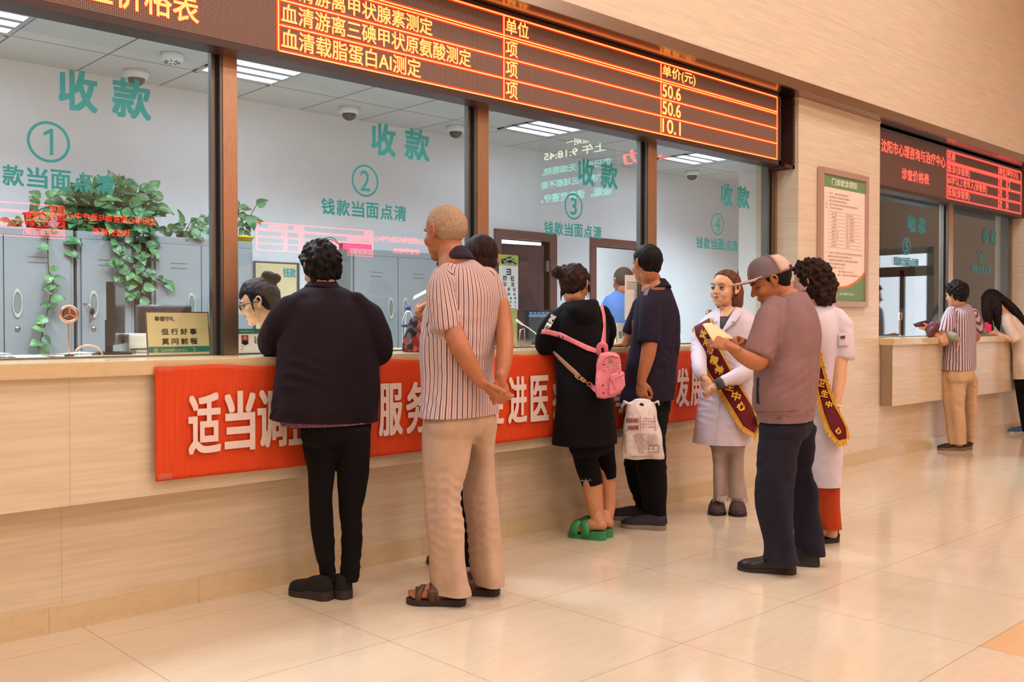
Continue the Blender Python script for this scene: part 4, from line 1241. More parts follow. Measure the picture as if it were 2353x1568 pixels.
    def foot(s, heel, ang, L, Wd, z0, ankle, toes=True):
        """bare foot resting on a sole of height z0, joined to the leg at the ankle point"""
        h0 = WZ(heel[0], heel[1], 0.0); a = math.radians(ang); y = Vector((math.cos(a), math.sin(a), 0)); x = Vector((y.y, -y.x, 0))
        b = s.body
        def q(u, v, w): return h0 + x * (u * Wd) + y * (v * L) + ZUP * (z0[0] * (1 - v) + z0[1] * v + w)
        b.tube([q(0, 0.10, 0.035), q(0, 0.3, 0.04), q(0, 0.55, 0.03), q(0, 0.72, 0.022)], [0.030, 0.034, 0.036, 0.028], 14, flat=1.0)
        b.tube([q(0.2, 0.5, 0.02), q(0.22, 0.78, 0.016)], [0.02, 0.018], 10); b.tube([q(-0.2, 0.5, 0.02), q(-0.22, 0.72, 0.014)], [0.02, 0.016], 10)
        b.tube([q(0, 0.14, 0.04), q(0, 0.2, 0.08), ankle], [0.032, 0.035, 0.036], 14)
        if toes:
            for i, u in enumerate((-0.36, -0.19, -0.02, 0.15, 0.33)):
                e = (0.84, 0.89, 0.93, 0.96, 0.97)[i]
                b.tube([q(u * 0.8, 0.70, 0.014), q(u, e, 0.012)], [0.012, (0.009, 0.009, 0.0095, 0.010, 0.013)[i]], 8)

def hit_surface(objs):
    bms = bmesh.new()
    for o in objs:
        bms.from_mesh(o.data)
    t = BVHTree.FromBMesh(bms); bms.free(); return t
def cast(t, px, py):
    r = t.ray_cast(CAM, ray(px, py).normalized())
    return (r[0], r[1]) if r[0] is not None else (None, None)
def drape(t, left, right, off, n=40, m=8):
    """grid of points on a garment between two picture edges (lists of pixels), lifted off by a few mm"""
    def samp(L, k):
        d = [0.0]
        for a, b in zip(L[:-1], L[1:]): d.append(d[-1] + math.hypot(b[0] - a[0], b[1] - a[1]))
        s = k * d[-1]
        return np.interp(s, d, [p[0] for p in L]), np.interp(s, d, [p[1] for p in L])
    g = []; last = None
    for i in range(n):
        a, b = samp(left, i / (n - 1)), samp(right, i / (n - 1)); row = []
        for j in range(m):
            u = j / (m - 1); px, py = a[0] * (1 - u) + b[0] * u, a[1] * (1 - u) + b[1] * u
            h, _ = cast(t, px, py); d = dep(h) if h is not None else None
            row.append([px, py, d])
        g.append(row)
    D = np.array([[c[2] if c[2] else np.nan for c in r] for r in g], float)
    med = np.nanmedian(D)
    D = np.where(np.isnan(D) | (abs(D - med) > 0.35), np.nan, D)
    for i in range(n):                       # fill cells that missed the cloth from their neighbours
        for j in range(m):
            if np.isnan(D[i, j]):
                c = [D[a, b] for a in range(max(0, i - 3), min(n, i + 4)) for b in range(m) if not np.isnan(D[a, b])]
                D[i, j] = np.mean(c) if c else med
    for _ in range(4):
        E = D.copy(); E[1:-1] = (D[:-2] + D[1:-1] * 2 + D[2:]) / 4; E[:, 1:-1] = np.minimum((E[:, :-2] + E[:, 1:-1] * 2 + E[:, 2:]) / 4, E[:, 1:-1] + 0.002); D = np.minimum(E, D + 0.001)
    return [[W(g[i][j][0], g[i][j][1], D[i, j] - off) for j in range(m)] for i in range(n)]
# ================================================================== people
def yd(px, py, y, d0): return dep(WY(px, py, y)) - d0     # depth offset that puts a picture point on the plane Y = y
M_NAVY = cloth('navy_jersey', (33, 22, 29), 0.85, spec=.12); M_BLKTR = cloth('black_trousers', (19, 16, 19), 0.9, spec=.12)
SHORT = [(-.5, .20), (-.25, .24), (-.13, .36), (-.03, .50), (.06, .52), (.12, .62), (.20, .76), (.33, .84), (.45, .86)]

# ---- woman in the dark jacket leaning on the counter
def p_jacket():
    F = Fig('person with short black hair in a dark navy jacket leaning on the counter', 4.36, (775, 1375))
    F.garment('jacket', [
        ('rows', [(654, 712, 772, .15, .055), (660, 703, 782, .13, .075), (668, 690, 800, .11, .095), (682, 672, 822, .10, .11), (705, 662, 842, .08, .125), (745, 656, 856, .06, .14), (800, 650, 864, .04, .15),
                  (850, 646, 866, .02, .155), (900, 640, 866, .01, .16), (940, 635, 863, .0, .16), (965, 632, 861, .0, .155), (990, 632, 861, .0, .15)]),
        ('limb', [(692, 696, -.02, 28), (668, 716, -.04, 37), (648, 748, -.04, 43), (628, 785, .04, 38), (640, 795, .20, 30), (690, 790, .50, 25), (730, 790, .62, 22)]),
        ('limb', [(818, 698, .12, 26), (844, 730, .14, 36), (862, 770, .14, 36), (868, 808, .16, 33), (862, 812, .28, 26), (835, 795, .60, 22)])],
        M_NAVY, cuts=[(632, 957, 861, 974, 0)], fold=[(.006, 5, 16, 9, 3), (.0025, 6, 40, 25, 4)])
    F.garment('jacket_collar', [('rows', [(640, 714, 772, .15, .066, -.10, -.1), (650, 709, 778, .145, .078, -.10, -.1), (662, 700, 788, .13, .092, -.1, -.1), (668, 698, 790, .13, .096, -.1, -.1)])], M_NAVY, smooth=2, inner=False)
    kb = cloth('patterned_blouse', (120, 86, 92), 0.8); 
    k = N('paisley_print').set(0.8, 0, 0.2); v = k.n('ShaderNodeTexVoronoi'); v.inputs['Scale'].default_value = 70; k.l(k.pos(), v.inputs['Vector'])
    w = k.math('SINE', k.math('MULTIPLY', v.outputs['Distance'], 26)); k.color(k.mix(k.math('GREATER_THAN', w, 0.1), k.mix(v.outputs['Color'], lin((196, 120, 96)), lin((110, 84, 130))), lin((54, 44, 66))))
    F.garment('blouse', [('rows', [(930, 648, 852, 0, .13), (960, 655, 858, 0, .135), (985, 660, 858, 0, .135)])], k.m, smooth=1, cuts=[(655, 972, 858, 975, 0)], inner=False)
    F.garment('trousers', cuts=[(734, 1334, 822, 1333, -.03)], parts=[
        ('rows', [(955, 694, 848, 0, .11), (985, 696, 848, 0, .105), (1003, 699, 846, 0, .098)]),
        ('rows', [(985, 688, 778, 0, .10), (1050, 696, 773, 0, .095), (1096, 705, 771, 0, .09), (1150, 706, 765, .01, .082), (1181, 706, 764, .01, .080), (1250, 716, 769, .0, .072), (1310, 731, 774, -.02, .062), (1336, 733, 777, -.02, .062)]),
        ('rows', [(985, 764, 853, 0, .10), (1050, 770, 850, 0, .095), (1096, 773, 847, 0, .09), (1150, 776, 840, .01, .082), (1181, 778, 836, .01, .078), (1250, 782, 832, 0, .07), (1310, 781, 826, -.03, .06), (1334, 779, 822, -.03, .06)])],
        mat=M_BLKTR, fold=[(.004, 5, 30, 14, 8), (.003, 5, 20, 45, 9)])
    for hp, a in (((760, 1381), 104), ((803, 1378), 98)):
        F.shoe(hp, a, .245, .098, [(0, .05), (.1, .068), (.3, .07), (.5, .06), (.7, .052), (.9, .04), (1, .02)], pm('black_suede', (16, 14, 15), 0.9), SOLE, (.042, .026))
    M = F.head(736, 618, .15, .225, 146, 12, 0, neck=[(740, 668, .14, 27), (742, 690, .10, 34)])
    F.hair(M, .225, [(-.6, .12), (-.25, .12), (-.12, .26), (-.03, .42), (.05, .48), (.12, .60), (.2, .74), (.33, .84), (.45, .86)], .07, BLKHAIR,
           extra=[('ell', (0, -.20, .42), (.33, .26, .30)), ('ell', (0, -.05, .78), (.30, .34, .28)), ('ell', (.22, -.1, .5), (.16, .24, .26)), ('ell', (-.25, -.12, .52), (.15, .2, .26))], lumps=.006, strand=.002, seed=5, curls=170)
    F.finish()
p_jacket()

# ---- old man in the striped shirt, hands clasped behind his back
def p_oldman():
    F = Fig('person with cropped grey hair in a striped shirt, hands clasped behind the back', 4.25, (1075, 1385), SKIN_D, 128)
    axes = [([(1058, 560, .0), (1060, 700, .0), (1056, 980, .0)], .20), ([(1012, 640, -.12), (1024, 770, -.14)], .09), ([(1136, 650, .06), (1158, 770, .08)], .07)]
    shirt = striped('striped_shirt', (214, 184, 180), (74, 50, 62), .0255, .20, (150, 112, 116))
    F.garment('shirt', [
        ('rows', [(594, 1044, 1078, .02, .06), (601, 1028, 1094, .02, .082), (611, 1008, 1108, .02, .10), (620, 994, 1118, .0, .115), (645, 988, 1136, .0, .13), (680, 986, 1146, .0, .145), (720, 976, 1147, .0, .15), (760, 969, 1143, .0, .155),
                  (820, 964, 1137, .0, .16), (870, 966, 1136, .0, .16), (920, 968, 1142, .0, .155), (955, 968, 1146, 0, .15), (985, 968, 1147, 0, .15)]),
        ('limb', [(1030, 632, -.08, 30), (1015, 662, -.11, 34), (1018, 700, -.13, 36), (1024, 735, -.14, 38), (1027, 756, -.14, 39)]),
        ('limb', [(1118, 640, .05, 26), (1136, 672, .07, 28), (1146, 710, .08, 26), (1150, 748, .08, 24)])],
        shirt, voxel=.007, cuts=[(968, 957, 1146, 951, 0)], fold=[(.006, 5, 16, 8, 21), (.0035, 6, 34, 20, 22)], ufn=F.wrap(axes))
    F.garment('shirt_collar', [('rows', [(574, 1022, 1070, .03, .075, .10, -.25), (584, 1011, 1079, .02, .09, .10, -.25), (597, 1002, 1089, .02, .11, .08, -.2), (604, 1002, 1092, .02, .115, .08, -.15)])], cloth('navy_collar', (52, 40, 54)), smooth=2, inner=False, voxel=.006)
    tan = cloth('beige_trousers', (196, 164, 142), 0.8)
    F.garment('trousers', cuts=[(990, 1365, 1084, 1364, -.03)], parts=[
        ('rows', [(935, 980, 1132, 0, .13), (965, 974, 1140, 0, .14), (984, 979, 1136, .0, .125)]),
        ('rows', [(975, 968, 1095, -.03, .12), (1050, 968, 1078, -.04, .11), (1100, 970, 1066, -.05, .105), (1150, 974, 1061, -.05, .10), (1200, 978, 1067, -.05, .098), (1270, 984, 1071, -.05, .095), (1330, 989, 1076, -.04, .098), (1352, 990, 1082, -.03, .105), (1366, 991, 1084, -.03, .105)]),
        ('rows', [(975, 1050, 1144, .06, .11), (1050, 1064, 1140, .1, .105), (1100, 1063, 1139, .11, .10), (1150, 1060, 1144, .12, .098), (1200, 1068, 1149, .12, .095), (1270, 1074, 1156, .12, .09), (1320, 1080, 1159, .11, .09), (1346, 1086, 1158, .11, .09)])],
        mat=tan, fold=[(.010, 5, 22, 5, 31), (.006, 5, 14, 22, 32)])
    F.head(1021, 535, .06, .245, 131, 3, 0, neck=[(1040, 588, .03, 34), (1048, 612, .02, 44)])
    M, H, _ = F.heads[0]
    F.hair(M, H, [(-.6, .24), (-.25, .24), (-.12, .34), (-.03, .50), (.05, .55), (.10, .70), (.15, .90), (.2, 1.1), (.45, 1.2)], .006, GREYHAIR, seed=3, smooth=3, lumps=.0008)
    # arms behind the back, right fist held in the left hand
    F.limb([(1036, 720, -.13, 25), (1042, 762, -.16, 25), (1060, 803, -.20, 24), (1084, 846, -.20, 20), (1104, 878, -.19, 14.5)])
    F.limb([(1152, 700, .06, 20), (1158, 750, .02, 20), (1160, 792, -.06, 20.5), (1158, 832, -.12, 19), (1150, 874, -.17, 13.5)])
    wl = F.P(1106, 880, -.19)
    F.hand(wl, RGT * .72 - UPV * .68 - FWD * .05, -FWD * .25 - UPV * .6 - RGT * .5, .175, (18, 35, 25), -1, .04, .2)
    wr = F.P(1150, 872, -.19)
    F.hand(wr, -UPV * .95 + RGT * .12 - FWD * .15, -FWD * .9 + RGT * .35, .165, (55, 70, 45), 1, .02, .7)
    # sandals
    br = pm('brown_leather', (86, 52, 38), 0.45, vary=0.15); sl = pm('sandal_sole', (50, 36, 32), 0.7)
    for hp, a, an in (((1070, 1391), 128, F.P(1050, 1352, -.02)), ((1148, 1368), 126, F.P(1128, 1335, .11))):
        h0, y, x = F.shoe(hp, a, .265, .108, None, None, sl, (.032, .024), 'sandal')
        F.foot(hp, a, .265, .108, (.032, .024), an)
        st = MB()
        def arc(v, wd, hh, u0=-1.0, u1=1.0, skew=0.0):
            g = []
            for e in (-.5, .5):
                row = []
                for k in range(13):
                    q = math.pi * (1 - k / 12); u = math.cos(q)
                    row.append(h0 + x * (u * .054 * (1.0 if v > .5 else .8)) + y * ((v + e * wd + skew * u) * .265) + ZUP * (.022 + hh * math.sin(q) ** .8))
                g.append(row)
            st.sheet(g, .004)
        arc(.80, .10, .046, skew=.05); arc(.70, .10, .058, skew=-.06); arc(.56, .09, .074, skew=.04); arc(.42, .10, .082, skew=-.03)
        g = []
        for e in (0, 1):
            g.append([h0 + x * (.048 * math.cos(q)) + y * (.06 - .062 * math.sin(q) + .10 * abs(math.cos(q))) + ZUP * (.03 + .045 * e) for q in [math.pi * k / 12 for k in range(13)]])
        st.sheet(g, .005)
        st.build('sandal_straps', br, F.root, True)
        b = MB(); b.ell(h0 + x * .046 * (1 if hp[0] < 1100 else 1) + y * .11 + ZUP * .055, (.007, .007, .007)); b.build('buckle_stud', M_STEEL, F.root, True)
    F.finish()
p_oldman()

# ---- woman at window 2, mostly hidden behind the old man
def p_hidden():
    F = Fig('person with thinning dark hair half hidden behind the striped shirt, holding a card', 4.78, (1080, 1300))
    M_ = cloth('dark_blouse', (70, 48, 58))
    F.garment('blouse', [('rows', [(648, 1082, 1126, .04, .06), (668, 1056, 1142, .03, .09), (700, 1040, 1147, .02, .11), (780, 1036, 1138, 0, .12), (880, 1034, 1132, 0, .13), (940, 1032, 1134, 0, .13), (965, 1032, 1134, 0, .13)]),
                         ('limb', [(1056, 690, .02, 20), (1042, 740, .06, 20), (1030, 752, .12, 18)])], M_, fold=[(.004, 5, 20, 10, 4)])
    F.garment('trousers', [('rows', [(920, 1038, 1130, 0, .12), (980, 1036, 1130, 0, .12)]), ('rows', [(960, 1036, 1090, 0, .09), (1100, 1042, 1086, 0, .075), (1280, 1050, 1082, 0, .06)]), ('rows', [(960, 1078, 1130, 0, .09), (1100, 1086, 1126, 0, .075), (1280, 1092, 1120, 0, .06)])], M_BLKTR)
    for hp in ((1064, 1308), (1106, 1304)): F.shoe(hp, 100, .235, .09, [(0, .05), (.3, .06), (.7, .05), (1, .02)], BLKSHOE)
    M = F.head(1104, 596, .05, .225, 158, 18, 0, neck=[(1104, 648, .04, 25), (1104, 668, .03, 30)])
    F.hair(M, .225, [(-.6, .14), (-.25, .14), (-.12, .2), (-.03, .4), (.05, .48), (.12, .60), (.2, .74), (.33, .84), (.45, .86)], .045, hair_mat('thinning_hair', (26, 15, 14), (74, 42, 34)),
           extra=[('ell', (0, -.2, .38), (.30, .24, .28)), ('ell', (.2, -.08, .48), (.14, .2, .26)), ('ell', (-.2, -.08, .48), (.14, .2, .26))], strand=.0018, seed=8)
    a = F.P(1028, 752, .13); w = F.P(992, 690, .16)
    F.body.tube([F.P(1046, 742, .06), a, w], [.034, .034, .026], 14)
    F.hand(w, -RGT * .88 - UPV * .42, UPV * .85 - RGT * .1 - FWD * .3, .17, (40, 60, 40), 1, .03, .6)
    F.finish()
    c = F.P(968, 676, .17)
    t = MB().box((-.045, -.03, 0), (.045, .03, .0015), m=plane_m(c, RGT * .85 + UPV * .45, FWD * .8 + UPV * .3)).build('card', pm('cream_card', (236, 214, 170), 0.5, vary=.02))
    tag(t, 'cream card held up in the hand at window 2', 'card')
p_hidden()

# ---- woman in black with the pink backpack
def p_black():
    F = Fig('person in a long black top and cropped leggings, hair in a bun, at window 3', 5.55, (1390, 1240))
    blk = cloth('black_tunic', (18, 15, 17), 0.9, spec=.12)
    F.garment('tunic', [
        ('rows', [(694, 1304, 1342, .04, .055), (702, 1292, 1362, .03, .08), (712, 1280, 1384, .02, .10), (728, 1272, 1398, .01, .115), (760, 1270, 1402, 0, .125), (800, 1274, 1403, 0, .13), (850, 1278, 1404, 0, .14), (920, 1277, 1408, 0, .155), (980, 1272, 1413, 0, .165), (1022, 1268, 1418, 0, .17), (1045, 1267, 1420, 0, .17)]),
        ('limb', [(1292, 720, -.05, 17), (1274, 738, -.07, 23), (1262, 762, -.06, 26), (1254, 786, -.03, 25), (1252, 800, .0, 24)]),
        ('limb', [(1384, 716, .04, 16), (1394, 740, .08, 18), (1396, 770, .14, 18), (1390, 795, .28, 17)])],
        blk, cuts=[(1269, 1020, 1418, 1018, 0)], fold=[(.008, 5, 22, 5, 41), (.003, 5, 30, 25, 42)])
    F.garment('hood', [('rows', [(690, 1312, 1368, -.04, .05, .1, 0), (700, 1300, 1376, -.06, .075, .1, 0), (715, 1304, 1378, -.09, .07), (735, 1318, 1372, -.11, .045), (748, 1330, 1362, -.115, .02)])], blk, smooth=4, inner=False, fold=[(.006, 4, 40, 20, 44)])
    F.garment('leggings', cuts=[(1339, 1119, 1384, 1108, 0)], parts=[
        ('rows', [(990, 1300, 1408, 0, .125), (1030, 1306, 1407, 0, .12)]),
        ('rows', [(1005, 1306, 1366, 0, .09), (1050, 1316, 1374, 0, .085), (1085, 1326, 1380, 0, .078), (1112, 1336, 1385, 0, .07)]),
        ('rows', [(1005, 1356, 1407, .06, .09), (1050, 1366, 1413, .08, .085), (1085, 1374, 1415, .08, .078), (1105, 1380, 1415, .08, .07)])], mat=M_BLKTR, fold=[(.003, 5, 25, 40, 45)])
    sp = MB()
    for k in range(26):
        q = random.uniform(0, 6.28); r = random.uniform(0, 13); c = F.P(1346 + r * math.cos(q), 1107 + .7 * r * math.sin(q), -.078); sp.ell(c, (.0028, .0028, .0028), None, 6, 4)
    sp.build('bead_motif', pm('silver_beads', (200, 196, 190), 0.25, 0.6, vary=0), F.root)
    F.limb([(1361, 1085, 0, 22), (1362, 1118, 0, 23), (1367, 1155, 0, 20), (1373, 1192, -.01, 15.5), (1378, 1212, -.02, 14)])
    F.limb([(1396, 1080, .08, 18), (1398, 1115, .08, 19), (1399, 1155, .08, 17), (1396, 1195, .06, 12.5), (1396, 1212, .05, 12)])
    gm = pm('green_rubber', (52, 140, 84), 0.4, vary=0.06)
    for hp, a, an, dz in (((1392, 1242), 108, F.P(1377, 1205, -.02), 0), ((1406, 1236), 100, F.P(1397, 1202, .05), 0)):
        h0, y, x = F.shoe(hp, a, .235, .092, None, None, gm, (.052, .024), 'slipper')
        F.foot(hp, a, .235, .092, (.052, .024), an)
        st = MB(); g1 = []; g2 = []
        for sk, g in ((.16, g1), (-.16, g2)):
            for e in (-.5, .5):
                row = []
                for k in range(13):
                    q = math.pi * (1 - k / 12); u = math.cos(q)
                    row.append(h0 + x * (u * .053) + y * ((.60 + e * .22 + sk * u) * .235) + ZUP * (.022 + .085 * math.sin(q) ** .8))
                g.append(row)
            st.sheet(g, .005)
        st.build('slipper_straps', gm, F.root, True)
    M = F.head(1322, 656, .05, .225, 208, 10, 0, neck=[(1322, 694, .05, 19), (1322, 712, .03, 24)])
    F.hair(M, .225, [(-.6, .22), (-.25, .24), (-.12, .36), (-.03, .52), (.06, .55), (.12, .62), (.20, .76), (.33, .84), (.45, .86)], .055, hair_mat('dark_brown_hair', (28, 17, 15), (66, 38, 30)),
           extra=[('ell', (-.30, -.50, .74), (.17, .17, .17)), ('ell', (-.18, -.42, .70), (.16, .16, .16)), ('ell', (0, -.28, .42), (.27, .20, .24)), ('ell', (0, -.1, .9), (.24, .3, .16)), ('ell', (-.2, -.3, .85), (.14, .14, .13)),
                  ('tube', [(.3, .12, .62), (.33, .14, .40), (.31, .12, .18)], (.03, .035, .015)), ('tube', [(-.2, -.34, .3), (-.22, -.33, .14), (-.24, -.3, .02)], (.04, .03, .01))], lumps=.003, strand=.002, seed=9)
    # left forearm resting on the counter, elbow out to the side
    e = F.P(1252, 796, .04); w = WY(1262, 786, .30)
    F.body.tube([F.P(1266, 765, .0), e, F.P(1250, 794, .12), w], [.04, .042, .04, .027], 16, samples=4)
    F.hand(w, Vector((.5, .8, 0)), Vector((0, 0, 1)), .165, (10, 15, 10), -1)
    e2 = F.P(1390, 795, .26); w2 = WY(1392, 790, .32)
    F.body.tube([F.P(1395, 775, .14), e2, w2], [.036, .034, .025], 14)
    F.hand(w2, Vector((-.4, .9, 0)), Vector((0, 0, 1)), .165, (10, 15, 10), 1)
    F.finish()
    # lettering on the left sleeve
    t = hit_surface([o for o in F.root.children if o.name.startswith('tunic')])
    mb = MB()
    for i, ch in enumerate('OTIUPNE'):
        px, py = 1256 + i * 2.7, 757 - i * 4.9
        h, n = cast(t, px, py)
        if h is None: continue
        yd_ = (-RGT * .9 - UPV * .35); xd = UPV * .88 + RGT * .48
        n = n if n.dot(CAM - h) > 0 else -n
        xd = (xd - n * xd.dot(n)).normalized(); y_ = n.cross(xd)
        text_into(mb, ch, plane_m(h + n * .004, xd, y_), (-.0058, -.015, .0058, .015), .03)
    so = [o for o in F.root.children if o.name.startswith('tunic')][0]
    mb.build('sleeve_lettering', pm('white_print', (232, 228, 224), 0.6, vary=0), so, fixn=False)
    return F, t
FB, TB = p_black()

# ---- pink backpack worn on the back
def backpack():
    pk = N('pink_leather').set(0.42, 0, 0.45); p = pk.pos()
    v = pk.n('ShaderNodeTexVoronoi'); v.inputs['Scale'].default_value = 26; v.inputs['Randomness'].default_value = .35; pk.l(p, v.inputs['Vector'])
    n = pk.noise(p, 30, 3); c = pk.ramp(n, lin((222, 118, 134)), lin((240, 146, 156)), .3, .7)
    pk.color(pk.mix(pk.math('LESS_THAN', v.outputs['Distance'], .17), c, lin((70, 28, 40)))); pk = pk.m
    plain = pm('pink_trim', (232, 128, 144), 0.42, vary=.06); gold = pm('gold_hardware', (196, 152, 92), 0.25, 0.9, vary=.05); stud = pm('silver_studs', (214, 206, 196), 0.2, 0.9, vary=0)
    tan = pm('tan_strap', (176, 132, 104), 0.6, vary=.05)
    d = 5.33
    root = empty('backpack', W(1404, 918, d), 'small pink studded backpack slung over the back of the black top', 'backpack')
    def prism(out, dn, df, bev, name, mat, par):
        mb = MB(); k = len(out)
        cx_ = sum(o[0] for o in out) / k; cy_ = sum(o[1] for o in out) / k
        rings = []
        for dd, s in ((df, .92), (df - .012, 1.0), (dn + .018, 1.0), (dn + .006, .97), (dn, .90)):
            rings.append([W(cx_ + (x - cx_) * s, cy_ + (y - cy_) * s, dd) for x, y in out])
        mb.rings(rings); me = remesh(mb, .005, 3)
        co, no = getv(me); setv(me, co + no * (fields(co, 5, 5, 45, 45) * .0022)[:, None])
        return link(name, me, mat, par, True)
    prism([(1374, 822), (1380, 812), (1396, 808), (1412, 811), (1422, 817), (1426, 832), (1429, 860), (1432, 890), (1426, 903), (1408, 913), (1388, 918), (1372, 914), (1369, 900), (1369, 870), (1370, 840)], d - .04, d + .07, 0, 'body', pk, root)
    pkt = prism([(1400, 868), (1403, 861), (1418, 856), (1432, 853), (1435, 858), (1437, 886), (1430, 897), (1412, 907), (1401, 909), (1399, 890)], d - .085, d - .02, 0, 'front_pocket', pk, root)
    z = MB(); z.tube([W(1405, 874, d - .087), W(1420, 866, d - .088), W(1434, 860, d - .087)], .0035, 8); z.tube([W(1409, 872, d - .09), W(1412, 882, d - .092), W(1415, 893, d - .09)], .004, 8); z.build('zip', plain, pkt, True)
    z = MB(); z.tube([W(1374, 905, d - .025), W(1378, 850, d - .035), W(1386, 826, d - .042), W(1402, 817, d - .044), W(1419, 821, d - .04)], .006, 8, samples=5); z.build('zip', plain, root, True)
    s = MB(); rr = random.Random(4)
    for i in range(70):
        u, v = rr.uniform(-1, 1), rr.uniform(-1, 1)
        if abs(u) + abs(v) > 1.2: continue
        s.ell(W(1410 + u * 15, 842 + v * 17, d - .043), (.0032, .0032, .0032), None, 6, 4)
    for px, py in ((1373, 873), (1424, 880), (1376, 835)): s.ell(W(px, py, d - .046), (.004, .004, .004), None, 6, 4)
    s.build('studs', stud, root)
    MB().box((-.011, -.009, 0), (.011, .009, .004), m=plane_m(W(1403, 829, d - .048), RGT, UPV)).build('badge', gold, root, bevel=.001)
    # carrying loop
    h = MB(); h.tube([W(1376, 812, d), W(1376, 798, d - .02), W(1383, 791, d - .03), (W(1391, 795, d - .02)), W(1393, 808, d)], .014, 10, samples=5, flat=.5); h.build('top_loop', plain, root, True)
    # straps lie on the tunic
    def strap(L, R, off, name, mat):
        g = drape(TB, L, R, off, 36, 4); o = MB().sheet(g, .004).build(name, mat, root, True); return g
    strap([(1246, 757), (1262, 758), (1290, 765), (1320, 780), (1350, 794), (1376, 804)], [(1243, 767), (1258, 769), (1286, 776), (1318, 791), (1348, 806), (1375, 814)], .010, 'shoulder_strap', pk)
    strap([(1377, 702), (1384, 725), (1387, 750), (1383, 775), (1378, 800)], [(1386, 702), (1391, 725), (1392, 750), (1392, 775), (1392, 800)], .010, 'shoulder_strap', plain)
    strap([(1272, 806), (1290, 822), (1310, 840), (1328, 856), (1334, 864)], [(1270, 811), (1285, 828), (1304, 848), (1322, 864), (1328, 871)], .012, 'lower_strap', tan)
    strap([(1338, 867), (1348, 875)], [(1333, 873), (1343, 881)], .014, 'lower_strap', tan)
    b = MB()
    def loop(cx_, cy_, w, hh, ang):
        q = []
        for k in range(5):
            a = (k % 4) * math.pi / 2 + math.pi / 4; u, v = w * math.copysign(1, math.cos(a)), hh * math.copysign(1, math.sin(a))
            hp, _ = cast(TB, cx_, cy_); dd = (dep(hp) if hp is not None else 5.45) - .022
            q.append(W(cx_ + u * math.cos(ang) - v * math.sin(ang), cy_ + u * math.sin(ang) + v * math.cos(ang), dd))
        for i in range(4): b.tube([q[i], q[i + 1]], .0022, 6)
    loop(1329, 866, 6, 5, .75); loop(1339, 873, 4, 4, .75); loop(1355, 884, 5, 4, .3)
    hp, _ = cast(TB, 1348, 878); dd = (dep(hp) if hp is not None else 5.45) - .022
    b.tube([W(1342, 876, dd), W(1352, 883, dd)], .003, 8)
    b.build('buckles', gold, root, True)
    MB().sheet([[W(1357, 880, 5.40), W(1370, 890, d)], [W(1354, 889, 5.40), W(1369, 903, d)]], .006).build('strap_tab', plain, root)
backpack()
